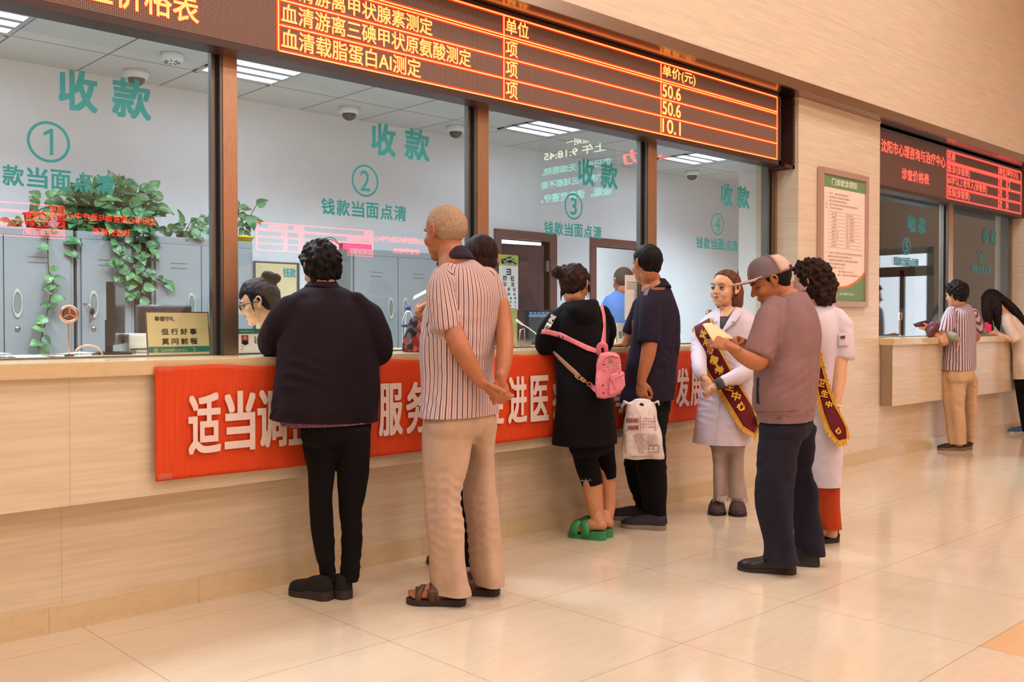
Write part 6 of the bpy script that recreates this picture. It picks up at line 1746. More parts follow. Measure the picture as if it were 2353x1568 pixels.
# ---- curly haired woman in white, seen from behind
def p_doctor():
    F = Fig('person with dark curly hair in a white coat and orange trousers behind the cap', 5.42, (1905, 1255), SKIN_L, 138)
    F.garment('coat', [
        ('rows', [(694, 1862, 1902, .03, .06), (702, 1850, 1914, .03, .085), (716, 1840, 1930, .02, .105), (735, 1834, 1941, .01, .115), (770, 1830, 1938, 0, .125), (820, 1830, 1924, 0, .13), (870, 1832, 1916, 0, .13), (930, 1832, 1920, 0, .14), (985, 1832, 1926, 0, .15), (1050, 1834, 1928, 0, .15), (1100, 1836, 1925, 0, .15), (1130, 1836, 1925, 0, .15)]),
        ('limb', [(1922, 726, -.04, 19), (1934, 750, -.06, 23), (1937, 785, -.07, 23), (1936, 812, -.07, 24), (1935, 822, -.07, 24.5)]),
        ('limb', [(1846, 730, .08, 18), (1836, 770, .16, 20), (1836, 800, .2, 20)])],
        COAT, cuts=[(1836, 1118, 1925, 1112, 0)], fold=[(.009, 5, 24, 5, 81), (.004, 6, 30, 24, 82)])
    F.garment('coat_collar', [('rows', [(690, 1866, 1896, .03, .068, -.15, 0), (700, 1856, 1908, .03, .088, -.15, 0), (712, 1848, 1920, .03, .105, -.15, 0)])], COAT, smooth=2, inner=False, voxel=.006)
    t = hit_surface([o for o in F.root.children if o.name.startswith('coat')])
    pc = MB().sheet(drape(t, [(1926, 768), (1926, 797)], [(1946, 766), (1948, 796)], .006, 8, 6), .004).build('sleeve_pocket', COAT, F.root, True)
    MB().sheet(drape(t, [(1931, 773), (1931, 778)], [(1942, 772), (1942, 778)], .012, 4, 4), .003).build('sleeve_badge', pm('dark_badge', (74, 26, 40), 0.6), pc)
    tm = MB(); tm.rings(F.ringrows([(716, 1835, 1930, .02, .11), (770, 1825, 1945, 0, .135), (870, 1825, 1935, -.0, .145), (930, 1825, 1945, -.0, .15), (985, 1825, 1965, 0, .16), (1060, 1825, 1970, 0, .16)]))
    tmp = tm.mesh('tmp'); bm_ = bmesh.new(); bm_.from_mesh(tmp); tt = BVHTree.FromBMesh(bm_); bm_.free(); bpy.data.meshes.remove(tmp)
    sash(F, tt, [(1846, 740), (1860, 800), (1874, 858), (1880, 900), (1892, 950), (1906, 986), (1916, 1002), (1926, 1013)], [(1868, 740), (1880, 800), (1889, 845), (1902, 895), (1915, 928), (1932, 958), (1945, 985), (1946, 1008)],
         [('精', 1872, 800, 16, -10), ('神', 1880, 838, 16, -10), ('卫', 1887, 880, 16, -12), ('生', 1895, 905, 15, -12), ('中', 1904, 930, 14, -14), ('心', 1925, 990, 14, -14)], .010)
    F.garment('trousers', cuts=[(1884, 1216, 1930, 1213, -.03)], parts=[
        ('rows', [(1085, 1846, 1922, 0, .11), (1115, 1850, 1924, 0, .11)]),
        ('rows', [(1095, 1872, 1924, -.03, .09), (1150, 1874, 1925, -.03, .085), (1195, 1880, 1928, -.03, .08), (1222, 1884, 1930, -.03, .08)]),
        ('rows', [(1095, 1848, 1896, .05, .10), (1150, 1852, 1894, .06, .09), (1200, 1856, 1892, .06, .085), (1228, 1858, 1892, .06, .085)])], mat=cloth('rust_trousers', (186, 66, 26), 0.8), fold=[(.003, 5, 16, 20, 83)])
    for hp, a, an in (((1926, 1245), 150, F.P(1908, 1212, -.02)), ((1886, 1254), 150, F.P(1874, 1224, .06))):
        F.foot(hp, a, .24, .085, (.055, .02), an, toes=False)
        h0, y, x = F.shoe(hp, a, .25, .09, [(0, .055), (.08, .06), (.2, .04), (.35, .018), (.55, .016), (.7, .03), (.85, .034), (1, .015)], pm('patent_black', (22, 20, 22), .2), BLKSHOE, (.022, .01), 'heeled_shoe')
        so = [o for o in F.root.children if o.name.startswith('heeled_shoe')][-1]
        hl = MB(); hl.rings([[h0 + y * (.005 + q * .04 + .006 * s_) + x * (e * .028) + ZUP * zz for q, e in ((0, -1), (0, 1), (1, 1), (1, -1))] for zz, s_ in ((0, 1), (.05, 0))]); hl.build('heel', BLKSHOE, so)
    M = F.head(1860, 652, .02, .23, 128, 4, 0, neck=[(1878, 692, .03, 24), (1880, 708, .03, 30)])
    F.hair(M, .23, [(-.6, .0), (-.25, .0), (-.14, .15), (-.05, .40), (.03, .48), (.12, .62), (.20, .76), (.33, .84), (.45, .88)], .085, hair_mat('dark_curls', (26, 15, 13), (66, 38, 28)),
           extra=[('ell', (.10, -.36, .44), (.36, .27, .38)), ('ell', (.0, -.36, .18), (.36, .24, .28)), ('ell', (.26, -.16, .4), (.17, .28, .32)), ('ell', (-.24, -.22, .4), (.16, .24, .32)), ('ell', (0, -.08, .86), (.32, .38, .22))], lumps=.006, seed=18, curls=420, smooth=1)
    F.limb([(1934, 790, -.07, 18), (1930, 830, -.08, 17.5), (1928, 870, -.1, 15.5), (1924, 905, -.12, 13), (1920, 932, -.13, 10.5)])
    F.hand(F.P(1920, 930, -.13), -UPV * .97 + RGT * .0, RGT * .6 - FWD * .75, .18, (42, 62, 45), -1, .03, .5)
    F.limb([(1838, 780, .18, 16), (1832, 830, .16, 15), (1830, 880, .1, 12)])
    F.hand(F.P(1830, 880, .10), -UPV, -RGT * .6 - FWD * .75, .175, (25, 40, 30), 1)
    bz = MB(); bz.tube([F.P(1922, 932, -.13) + (RGT * math.cos(q) * .031 + FWD * math.sin(q) * .028 - UPV * .006 * math.cos(q)) for q in [2 * math.pi * k / 20 for k in range(21)]], .005, 8, round_ends=False); bz.build('bracelet', pm('white_jade', (226, 210, 190), .2), F.root, True)
    eb = MB(); eb.ell(M @ Vector((.33, -.05, .36)), (.006, .006, .006)); eb.build('earring', M_PAPER, F.root, True)
    F.finish()
p_doctor()
# ---- clerk behind the glass of window 2
def p_clerk():
    F = Fig('person with a hair bun and dark glasses working behind the glass of window 2', 4.98, (618, 1300), SKIN_L, 62)
    wc = cloth('clerk_coat', (226, 230, 238), 0.75, 600, .03, .08)
    F.garment('coat', [('rows', [(752, 604, 648, .03, .06), (764, 590, 668, .04, .08), (785, 570, 690, .05, .10), (830, 566, 694, .06, .115), (900, 572, 688, .08, .12), (1000, 570, 690, .10, .13), (1060, 570, 690, .10, .13)]),
        ('limb', [(578, 785, .03, 26), (560, 830, .0, 26), (548, 868, -.03, 22), (570, 880, -.06, 19)]), ('limb', [(682, 785, .08, 26), (700, 835, .06, 26), (700, 872, .0, 22), (668, 882, -.04, 19)])], wc, fold=[(.005, 5, 20, 10, 91)])
    F.garment('trousers', [('rows', [(1010, 574, 688, .1, .13), (1060, 576, 686, .08, .12)]), ('rows', [(1030, 574, 628, .06, .10), (1150, 580, 622, .04, .08), (1290, 586, 616, .04, .06)]), ('rows', [(1030, 632, 688, .06, .10), (1150, 638, 682, .04, .08), (1290, 644, 676, .04, .06)])], M_BLKTR)
    for hp in ((606, 1322), (662, 1318)): F.shoe(hp, 220, .23, .09, [(0, .05), (.3, .06), (.7, .05), (1, .02)], BLKSHOE)
    M = F.head(594, 695, .0, .226, 84, 14, 0, neck=[(622, 738, .02, 25), (626, 762, .03, 30)])
    F.hair(M, .226, [(-.6, .20), (-.25, .22), (-.13, .34), (-.05, .50), (.03, .58), (.12, .66), (.20, .74), (.28, .70), (.36, .64), (.45, .62)], .042, hair_mat('dark_hair', (16, 11, 11), (36, 27, 25)),
           extra=[('ell', (.0, -.40, 1.0), (.13, .13, .13)), ('ell', (.05, -.50, .95), (.12, .12, .12)), ('ell', (-.06, -.33, 1.06), (.10, .10, .10)), ('ell', (0, -.26, .46), (.29, .24, .30)), ('ell', (0, -.05, .88), (.27, .36, .18)),
                  ('tube', [(.30, .12, .66), (.325, .10, .46), (.30, .10, .26), (.27, .11, .10)], (.03, .025, .014, .006)), ('tube', [(-.30, .12, .66), (-.325, .10, .46), (-.30, .10, .26), (-.27, .11, .10)], (.03, .025, .014, .006))], strand=.0018, lumps=.0015, seed=21)
    F.eyes(M, .226, lids=True)
    g = MB()
    for sx in (-1, 1):
        pts = [M @ Vector((sx * .15 + .095 * math.cos(q), .42 - .10 * abs(sx * .15 + .095 * math.cos(q)), .475 + .075 * math.sin(q))) for q in [2 * math.pi * k / 20 for k in range(21)]]
        g.tube(pts, .0028, 6, round_ends=False); g.tube([M @ Vector((sx * .245, .40, .50)), M @ Vector((sx * .335, .18, .51)), M @ Vector((sx * .35, -.04, .50))], .0028, 6)
    g.tube([M @ Vector((-.055, .42, .49)), M @ Vector((0, .44, .50)), M @ Vector((.055, .42, .49))], .0028, 6)
    g.build('glasses', pm('black_frames', (22, 22, 24), .3, vary=0), F.root, True)
    w1, w2 = F.P(572, 880, -.06), F.P(666, 882, -.05)
    F.body.tube([F.P(560, 870, -.03), w1], [.03, .026], 12); F.hand(w1, RGT * .7 - FWD * .5, UPV, .165, (20, 30, 20), -1)
    F.body.tube([F.P(690, 876, -.02), w2], [.03, .026], 12); F.hand(w2, -RGT * .7 - FWD * .5, UPV, .165, (20, 30, 20), 1)
    F.finish()
p_clerk()

# ---- man in the light blue shirt inside the office
def p_blue():
    F = Fig('person with cropped hair in a light blue shirt standing inside the office behind window 3', 8.0, (1430, 1090), SKIN_D, 160)
    F.hv = .006
    F.garment('blue_shirt', [('rows', [(666, 1416, 1446, .03, .06), (674, 1404, 1458, .03, .085), (686, 1392, 1472, .02, .11), (710, 1390, 1476, 0, .125), (760, 1392, 1474, 0, .13), (820, 1394, 1472, 0, .135), (860, 1394, 1472, 0, .135), (875, 1394, 1472, 0, .135)]),
        ('limb', [(1400, 690, 0, 12), (1390, 720, 0, 14), (1388, 750, 0, 13)]), ('limb', [(1466, 690, 0, 12), (1477, 720, 0, 14), (1479, 750, 0, 13)])], cloth('light_blue_shirt', (84, 122, 186), .8), voxel=.01, fold=[(.006, 5, 16, 8, 95)])
    F.garment('trousers', [('rows', [(850, 1396, 1470, 0, .13), (890, 1396, 1470, 0, .13)]), ('rows', [(870, 1396, 1432, 0, .1), (980, 1400, 1430, 0, .08), (1080, 1404, 1428, 0, .07)]), ('rows', [(870, 1434, 1470, 0, .1), (980, 1438, 1467, 0, .08), (1080, 1440, 1464, 0, .07)])], M_BLKTR, voxel=.012)
    for hp in ((1418, 1091), (1452, 1091)): F.shoe(hp, 60, .26, .1, [(0, .05), (.3, .06), (.7, .05), (1, .02)], BLKSHOE)
    M = F.head(1431, 647, .0, .235, 160, 0, 0, neck=[(1431, 667, .02, 14), (1431, 680, .02, 18)])
    F.hair(M, .235, [(-.6, .24), (-.25, .26), (-.12, .36), (-.03, .50), (.06, .54), (.12, .64), (.20, .80), (.33, .88), (.45, .9)], .012, hair_mat('cropped_hair', (64, 48, 42), (92, 74, 64), .8, 160), seed=22, voxel=.008)
    F.limb([(1388, 735, 0, 10), (1386, 775, 0, 10), (1388, 820, -.04, 7)]); F.hand(F.P(1388, 820, -.04), -UPV, -RGT, .18)
    F.limb([(1478, 735, 0, 10), (1480, 775, 0, 10), (1478, 820, -.04, 7)]); F.hand(F.P(1478, 820, -.04), -UPV, RGT, .18)
    F.finish()
p_blue()

# ---- woman in the striped blouse at the far counter
def p_stripe():
    F = Fig('person with short curly hair in a striped blouse and khaki trousers, far counter', 9.4, (2205, 1036), SKIN)
    F.hv = .006
    axes = [([(2208, 690, 0), (2208, 860, 0)], .17), ([(2178, 725, -.08), (2172, 790, -.10)], .08)]
    F.garment('blouse', [('rows', [(700, 2198, 2224, .02, .06), (708, 2188, 2232, .02, .09), (720, 2178, 2238, 0, .115), (745, 2174, 2243, 0, .125), (790, 2172, 2243, 0, .13), (830, 2167, 2243, 0, .14), (860, 2163, 2243, 0, .145)]),
        ('limb', [(2186, 716, -.06, 12), (2178, 738, -.10, 15), (2172, 758, -.13, 15.5), (2169, 767, -.14, 15.5)]), ('limb', [(2236, 720, .05, 12), (2243, 745, .10, 13), (2246, 764, .14, 12)])],
        striped('striped_blouse', (206, 184, 190), (108, 76, 92), .026, .40), voxel=.008, cuts=[(2163, 850, 2243, 850, 0)], fold=[(.007, 5, 18, 8, 101)], ufn=F.wrap(axes))
    F.garment('trousers', cuts=[(2182, 1021, 2240, 1019, -.03)], parts=[('rows', [(835, 2172, 2236, 0, .12), (858, 2167, 2241, 0, .138), (872, 2167, 2241, 0, .13)]),
        ('rows', [(866, 2167, 2220, -.02, .12), (920, 2170, 2213, -.03, .105), (970, 2176, 2215, -.03, .095), (1018, 2182, 2218, -.03, .085)]),
        ('rows', [(866, 2200, 2241, .05, .12), (920, 2210, 2239, .08, .1), (970, 2214, 2239, .08, .09), (1016, 2217, 2239, .07, .08)])], mat=cloth('khaki_trousers', (206, 168, 130), .85), fold=[(.006, 5, 18, 22, 102)])
    F.shoe((2220, 1036), 122, .26, .1, [(0, .045), (.3, .05), (.7, .045), (1, .02)], pm('brown_suede', (52, 32, 26), .9), pm('crepe_sole', (120, 92, 72), .8), (.035, .025))
    F.shoe((2234, 1034), 118, .26, .1, [(0, .045), (.3, .05), (.7, .045), (1, .02)], pm('brown_suede', (52, 32, 26), .9), pm('crepe_sole', (120, 92, 72), .8), (.035, .025))
    M = F.head(2196, 677, 0, .225, 150, 8, 0, neck=[(2204, 698, .02, 12), (2207, 710, .02, 17)])
    F.hair(M, .225, [(-.6, .12), (-.25, .12), (-.12, .25), (-.03, .42), (.06, .48), (.12, .60), (.20, .74), (.33, .84), (.45, .86)], .085, BLKHAIR, extra=[('ell', (0, -.24, .42), (.36, .28, .30)), ('ell', (0, -.06, .86), (.33, .36, .24)), ('ell', (.24, -.14, .56), (.18, .26, .26))], lumps=.006, seed=25, curls=260, voxel=.008, smooth=1)
    F.limb([(2172, 755, -.13, 10.5), (2170, 786, -.16, 10), (2158, 776, -.12, 9), (2140, 756, -.04, 6.5)])
    F.hand(F.P(2141, 757, -.04), -RGT * .95 + UPV * .1, -UPV * .85 - FWD * .4, .17, (12, 22, 18), 1, .05, .2)
    F.limb([(2244, 758, .14, 8), (2244, 778, .22, 8), (2230, 772, .34, 6)]); F.hand(F.P(2230, 772, .34), -RGT * .8 + FWD * .5, UPV, .165)
    F.finish()
    d = 9.32
    w = empty('purse', W(2130, 772, d), 'open dark red purse held over the counter by the striped blouse', 'purse')
    mb = MB(); mb.ell(W(2146, 755, d), (.07, .05, .07)); mb.ell(W(2140, 762, d), (.05, .05, .05)); mb.ell(W(2156, 750, d), (.06, .05, .05)); me = remesh(mb, .008, 2); co, no = getv(me); setv(me, co + no * (fields(co, 4, 6, 60, 60) * .008)[:, None]); link('pouch', me, pm('maroon_print', (92, 46, 54), .6, vary=.4, scale=60), w, True)
    fl = MB(); fl.sheet([[W(2098, 745, d - .03), W(2112, 740, d), W(2130, 736, d + .04)], [W(2104, 752, d - .03), W(2120, 751, d), W(2138, 748, d + .04)]], .006); fl.build('flap', pm('dark_maroon', (66, 30, 40), .5), w, True)
    b = empty('bundle', W(2192, 776, 9.2), 'grey-green folded bundle with a pink tie tucked under the arm of the striped blouse', 'bundle')
    mb = MB(); mb.tube([W(2182, 770, 9.22), W(2192, 776, 9.2), W(2199, 781, 9.19)], [.04, .046, .034], 16); link('roll', remesh(mb, .006, 2), cloth('sage_cloth', (150, 148, 128)), b, True)
    tb = MB(); tb.tube([W(2200, 776, 9.18), W(2203, 788, 9.17), W(2199, 806, 9.17)], .007, 8, samples=4); tb.build('tie', pm('pink_cord', (222, 150, 140), .7), b, True)
p_stripe()

# ---- long haired woman leaning on the far counter at the picture edge
def p_long():
    F = Fig('person with long black hair in a white coat leaning on the far counter', 10.6, (2350, 998), SKIN_L)
    F.hv = .007
    F.garment('coat', [('rows', [(722, 2300, 2330, -.02, .07, -.5, 0), (735, 2298, 2352, -.01, .10, -.4, 0), (760, 2306, 2372, 0, .12, -.3, 0), (800, 2322, 2386, 0, .125), (840, 2325, 2390, 0, .13), (868, 2328, 2392, 0, .14), (885, 2330, 2394, 0, .14)]),
        ('limb', [(2310, 730, -.12, 11), (2318, 752, -.16, 13), (2332, 775, -.18, 13), (2336, 782, -.18, 13)])],
        cloth('cream_coat', (226, 206, 192), .8), voxel=.009, cuts=[(2328, 872, 2394, 862, 0)], fold=[(.008, 5, 16, 10, 111)])
    F.garment('trousers', [('rows', [(850, 2332, 2388, 0, .11), (890, 2334, 2386, 0, .11)]), ('rows', [(870, 2334, 2366, -.02, .09), (920, 2340, 2366, -.02, .075), (985, 2350, 2366, -.02, .05)]), ('rows', [(870, 2358, 2388, .1, .09), (920, 2364, 2388, .1, .075), (985, 2370, 2386, .1, .05)])], M_BLKTR, voxel=.01)
    for hp in ((2362, 995), (2384, 991)): F.shoe(hp, 150, .26, .1, [(0, .05), (.3, .06), (.7, .045), (1, .02)], pm('blue_canvas', (70, 102, 150), .7), pm('pale_sole', (206, 190, 178), .7), (.025, .022))
    M = F.head(2280, 692, -.02, .225, 92, 48, 0, neck=[(2306, 712, -.02, 11), (2318, 728, -.02, 15)])
    F.hair(M, .225, [(-.6, .0), (-.25, .05), (-.12, .2), (-.03, .36), (.06, .44), (.14, .56), (.22, .70), (.33, .82), (.45, .85)], .06, hair_mat('long_black_hair', (20, 13, 13), (52, 30, 28)),
           extra=[('px', [(2290, 680, -.03, 15), (2312, 697, -.05, 15), (2332, 715, -.08, 14), (2350, 738, -.10, 11), (2364, 762, -.10, 4)], .7), ('px', [(2272, 682, -.06, 13), (2266, 705, -.10, 11), (2270, 735, -.11, 10), (2276, 750, -.10, 6), (2280, 762, -.09, 2)], .8),
                  ('px', [(2286, 690, -.09, 14), (2290, 715, -.12, 12), (2292, 745, -.10, 7), (2296, 760, -.09, 2)], .8), ('px', [(2276, 690, .06, 13), (2270, 715, .08, 11), (2274, 745, .08, 6)], .8)], strand=.004, seed=28, voxel=.009)
    F.limb([(2330, 774, -.18, 8.5), (2322, 779, -.18, 8), (2300, 772, -.12, 7), (2286, 764, -.08, 5.5)])
    F.hand(F.P(2288, 765, -.08), -RGT * .85 + UPV * .5, -FWD * .8 + UPV * .4, .165, (30, 50, 40), -1, .03, .5)
    F.finish()
    d = 10.48
    m = plane_m(W(2270, 750, d), RGT, UPV)
    t = empty('phone', W(2270, 760, d), 'bright pink phone case held by the long-haired woman at the far counter', 'phone')
    MB().box((-.035, -.055, 0), (.035, .045, .012), m=m).build('case', pm('hot_pink', (232, 40, 110), .4, vary=.03), t, bevel=.004)
    MB().disc(m @ Matrix.Translation((.006, -.01, -.003)), .012, .004).build('camera_ring', M_BLACK, t)
p_long()

# ================================================================== things on and around the counters
# ---- red cloth banner along the counter
def banner():
    a, b = WY(356, 848, .055), WY(1622, 800, .055)
    xa, xb = a.x, b.x + .05
    zt, zb = 1.052, .578
    g = []
    for i in range(25):
        v = i / 24; row = []
        for j in range(260):
            x = xa + (xb - xa) * j / 259
            y = .062 - .003 - .006 * (.5 + .5 * math.sin(x * 9 + 2 * math.sin(v * 3))) * v * .6 - .003 * math.sin(x * 31 + v * 4) * (1 - abs(2 * v - 1))
            z = zt + (zb - zt) * v + (.006 * math.sin(x * 6.0) + .004 * math.sin(x * 15)) * (1 - v) ** 3 + .002 * math.sin(x * 5) * v
            row.append(Vector((x, y, z)))
        g.append(row)
    k = N('red_banner_cloth').set(.6, 0, .3); p = k.pos(); f = k.noise(p, 1, 2, .5, (240, 1, 3)); h = k.noise(p, 3, 3)
    k.color(k.mix(k.math('MULTIPLY', h, .2), k.ramp(f, lin((206, 58, 18)), lin((226, 80, 30)), .3, .7), lin((196, 48, 14)))); k.bump(f, .15, .002)
    root = empty('banner', ((xa + xb) / 2, .055, zb), 'red cloth banner with white slogan hung along the front of the long counter', 'banner')
    MB().sheet(g, .0016).build('banner_cloth', k.m, root, True)
    m = wall_m(.0435); mb = MB()
    slogan = '适当调整医疗服务价格促进医疗卫生事业发展'
    X = [(.388, .522), (.552, .683), (.708, .839), (.861, .99)]
    pos = {0: .388, 1: .552, 2: .708, 3: .862, 4: 1.03, 5: 1.20, 6: 1.363, 7: 1.530, 8: 1.70, 9: 1.87, 10: 2.055, 11: 2.232, 12: 2.405, 13: 2.585, 14: 2.77, 15: 2.95, 16: 3.13, 17: 3.31, 18: 3.755, 19: 3.915}
    for i, ch in enumerate(slogan):
        if i not in pos: continue
        x = pos[i]; text_into(mb, ch, m, (x, .682, x + .136, .932), .034)
    mb.build('banner_lettering', pm('white_banner_paint', (232, 206, 198), .7, vary=.03), root, fixn=False)
    tp = MB()
    for x, z in ((xa + .04, 1.045), (xa + .035, .60), (xa + 1.0, 1.05), (xa + .32, 1.052)):
        tp.box((x - .03, .044, z - .012), (x + .03, .0455, z + .012))
    tp.build('clear_tape', glass_mat('clear_tape', (.98, .97, .95), 1.6), root)
banner()

# ---- yellow acrylic sign stand
def sign_stand():
    bl = WZ(342, 815, 1.085); y = bl.y
    y = .60
    p0 = WY(342, 816, y); p1 = WY(482, 812, y); tl = WY(344, 718, y + .02); p0.z = p1.z = 1.083
    w = p1.x - p0.x; h = tl.z - 1.083
    m = plane_m(p0, (1, 0, 0), Vector((0, .12, 1)))
    t = empty('sign_stand', m @ Vector((w / 2, 0, 0)), 'yellow acrylic sign stand with calligraphy beside the first window post', 'sign')
    MB().box((-.006, -.0, -.004), (w + .006, h + .006, -.001), m=m).build('frame', pm('brown_acrylic_edge', (96, 70, 56), .3), t)
    MB().box((0, 0, -.001), (w, h, .001), m=m).build('card', pm('parchment', (222, 202, 150), .5, vary=.05, scale=8), t)
    MB().box((0, .012, .001), (w, .012 + h * .14, .0016), m=m).build('green_bar', pm('deep_green', (38, 116, 100), .5, vary=0), t)
    mb = MB()
    text_into(mb, '尊德守礼', m, (w * .12, h * .80, w * .44, h * .91), .02, lift=.002)
    for k, ch in enumerate('但行好事'): text_into(mb, ch, m, (w * (.22 + .155 * k), h * .48, w * (.33 + .155 * k), h * .62), .03, lift=.002)
    for k, ch in enumerate('莫问前程'): text_into(mb, ch, m, (w * (.22 + .155 * k), h * .25, w * (.33 + .155 * k), h * .39), .03, lift=.002)
    mb.build('calligraphy', pm('black_ink', (36, 28, 24), .6, vary=0), t, fixn=False)
    lb = MB(); text_into(lb, '沈阳市精神卫生中心', m, (w * .19, h * .075, w * .62, h * .14), .01, lift=.003)
    ring_into(lb, m @ Matrix.Translation((0, 0, .003)), w * .11, h * .11, h * .035, h * .05)
    for s in (-1, 1): lb.add([m @ Vector(q) for q in ((w * .11, h * .085, .003), (w * .11 + s * h * .03, h * .12, .003), (w * .11 + s * h * .012, h * .13, .003), (w * .11, h * .112, .003))], [(0, 1, 2, 3)])
    for s in (0, 1): lb.add([m @ Vector(q) for q in ((w * .71, h * (.05 if s else .17), .003), (w * .725, h * (.05 if s else .17), .003), (w * .765, h * .11, .003), (w * .75, h * .11, .003))], [(0, 1, 2, 3)])
    lb.build('bar_lettering', pm('gold_print', (190, 190, 140), .5, vary=0), t, fixn=False)
sign_stand()

def staff_card():
    y = .56; a = WY(541, 756, y); b = WY(612, 757, y); c = WY(541, 808, y)
    zb = 1.083; w = b.x - a.x + .10; h = a.z - zb; m = plane_m((a.x - .02, y, zb), (1, 0, 0), Vector((0, .06, 1)))
    t = empty('staff_card', (a.x + w / 2, y, zb), 'staff card with a photo and green header right of the first window post', 'card')
    MB().box((0, 0, -.003), (w, h, 0), m=m).build('card', M_PAPER, t)
    MB().box((0, h * .80, 0), (w, h, .0015), m=m).build('green_header', pm('header_green', (44, 112, 92), .5, vary=0), t)
    pt = MB().box((w * .20, h * .38, 0), (w * .34, h * .74, .0015), m=m).build('portrait', pm('portrait_red', (182, 44, 48), .6, vary=0), t)
    q = MB(); q.ell((w * .27, h * .62, .002), (.010, .012, .001), m, 12, 6); q.build('portrait_face', SKIN, pt)
    q = MB(); q.ell((w * .27, h * .45, .002), (.016, .014, .001), m, 12, 6); q.build('portrait_jacket', M_BLACK, pt)
    mb = MB(); text_into(mb, '服务监督', m, (w * .46, h * .40, w * .52, h * .45), 0, lift=.002)
    for k, ch in enumerate('优质服务奉献爱心'): text_into(mb, ch, m, (w * (.46 + .09 * (k // 4)), h * (.64 - .075 * (k % 4)), w * (.50 + .09 * (k // 4)), h * (.695 - .075 * (k % 4))), .02, lift=.002)
    text_into(mb, '姓名', m, (w * .18, h * .26, w * .24, h * .31), 0, lift=.002); text_into(mb, '职务', m, (w * .18, h * .15, w * .24, h * .20), 0, lift=.002)
    mb.build('print', pm('maroon_print_ink', (120, 40, 56), .6, vary=0), t, fixn=False)
    hb = MB(); text_into(hb, '沈阳市精神卫生中心', m, (w * .18, h * .865, w * .46, h * .925), .01, lift=.003); ring_into(hb, m @ Matrix.Translation((0, 0, .003)), w * .12, h * .9, h * .035, h * .055); hb.build('header_lettering', pm('pale_gold', (196, 206, 180), .5, vary=0), t, fixn=False)
staff_card()

# ---- talk-through discs on thin rods
M_ROSE = brushed('rose_metal', (214, 168, 140), .3)
def talk_disc(px, py, rpx, pxb, pyb, label, y=.53):
    c = WY(px, py, y); r = rpx * dep(c) / FPX / .86; zb = 1.084 if c.x < 6 else 1.10
    t = empty('intercom', (c.x, y, zb), label, 'intercom')
    m = plane_m((c.x, y, c.z), (1, 0, 0), (0, 0, 1))
    MB().lathe([(0, -.006), (r, -.006), (r, .008), (r * .78, .010), (r * .74, .006), (0, .006)], m, 32).build('disc', M_ROSE, t, True)
    g = MB(); ring_into(g, m @ Matrix.Translation((0, 0, .0075)), 0, 0, r * .12, r * .60); g.build('grille', pm('intercom_dark', (96, 60, 50), .5), t)
    s = MB()
    for a in (90, 210, 330): s.box((-.0035, 0, .006), (.0035, r * .66, .010), m=m @ Matrix.Rotation(math.radians(a - 90), 4, 'Z'))
    s.build('spokes', M_ROSE, t)
    MB().tube([Vector((c.x, y, zb)), Vector((c.x - .002, y, c.z - r))], .0035, 8).build('rod', M_ROSE, t, True)
    MB().lathe([(0, 0), (.02, 0), (.018, .012), (0, .014)], Matrix.Translation((c.x, y, zb)), 18).build('foot', M_ROSE, t, True)
talk_disc(158, 722, 18, 155, 822, 'round talk-through disc on a thin rod on the counter of window 1')
talk_disc(1630, 722, 9, 1630, 800, 'round talk-through disc by the sash shoulder at window 4')
talk_disc(2069, 727, 8, 2066, 780, 'round talk-through disc on the far counter behind window 5', .58)
# chrome arc of the cash tray
c = WZ(157, 816, 1.084); r = .065
t = MB().tube([Vector((c.x + r * math.cos(q), .66, 1.082 + .052 * math.sin(q))) for q in [math.pi * k / 16 for k in range(17)]], .004, 8).build('tray_handle', M_ROSE, None, True)
tag(t, 'thin curved metal handle arching over the counter behind the talk-through disc', 'handle')
# loose papers in the pass-through
def papers(label, x0, x1, y0, y1, z, n, seed):
    rr = random.Random(seed); 
    for i in range(n):
        cx_, cy_ = rr.uniform(x0, x1), rr.uniform(y0, y1); a = rr.uniform(-.6, .6)
        g = [[Vector((cx_ + (u - .5) * .20 * math.cos(a) - (v - .5) * .14 * math.sin(a), cy_ + (u - .5) * .2 * math.sin(a) + (v - .5) * .14 * math.cos(a), z + i * .004 + .006 * math.sin(u * 3 + i) * v)) for v in (0, .5, 1)] for u in (0, .33, .66, 1)]
        o = MB().sheet(g, .001).build('paper', M_PAPER if i % 2 else pm('pink_slip', (232, 206, 218), .7, vary=.03), None, True)
        tag(o, label, 'paper', label)
papers('loose white and pink slips lying on the counter of window 1', -.35, .15, .50, .62, 1.086, 6, 3)

# ---- monitor, printer and computer behind window 1
def monitor(px0, px1, py0, py1, y, rz, label, lit=None):
    c = WY((px0 + px1) / 2, (py0 + py1) / 2, y); return c
c = WY(268, 757, .95)
t = empty('monitor', (c.x, .95, 1.083), 'dark monitor seen edge-on behind the counter of window 1', 'monitor')
mm = Matrix.Translation((c.x, .95, 1.10)) @ Matrix.Rotation(math.radians(62), 4, 'Z')
MB().box((-.21, -.015, .03), (.21, .02, .33), m=mm).build('screen_housing', M_BLACK, t, bevel=.004)
MB().box((-.19, -.018, .05), (.19, -.015, .31), m=mm).build('screen', pm('dark_screen', (46, 46, 50), .15, vary=0), t)
MB().box((-.03, .02, -.016), (.03, .05, .15), m=mm).box((-.11, -.08, -.018), (.11, .10, -.006), m=mm).build('stand', M_BLACK, t, bevel=.003)
c = WY(385, 745, 1.25); w0, w1 = WY(322, 740, 1.25).x, WY(440, 740, 1.25).x
t = empty('computer_case', ((w0 + w1) / 2, 1.35, 1.0), 'black office chair back behind the yellow sign stand', 'chair')
zt = WY(380, 701, 1.25).z
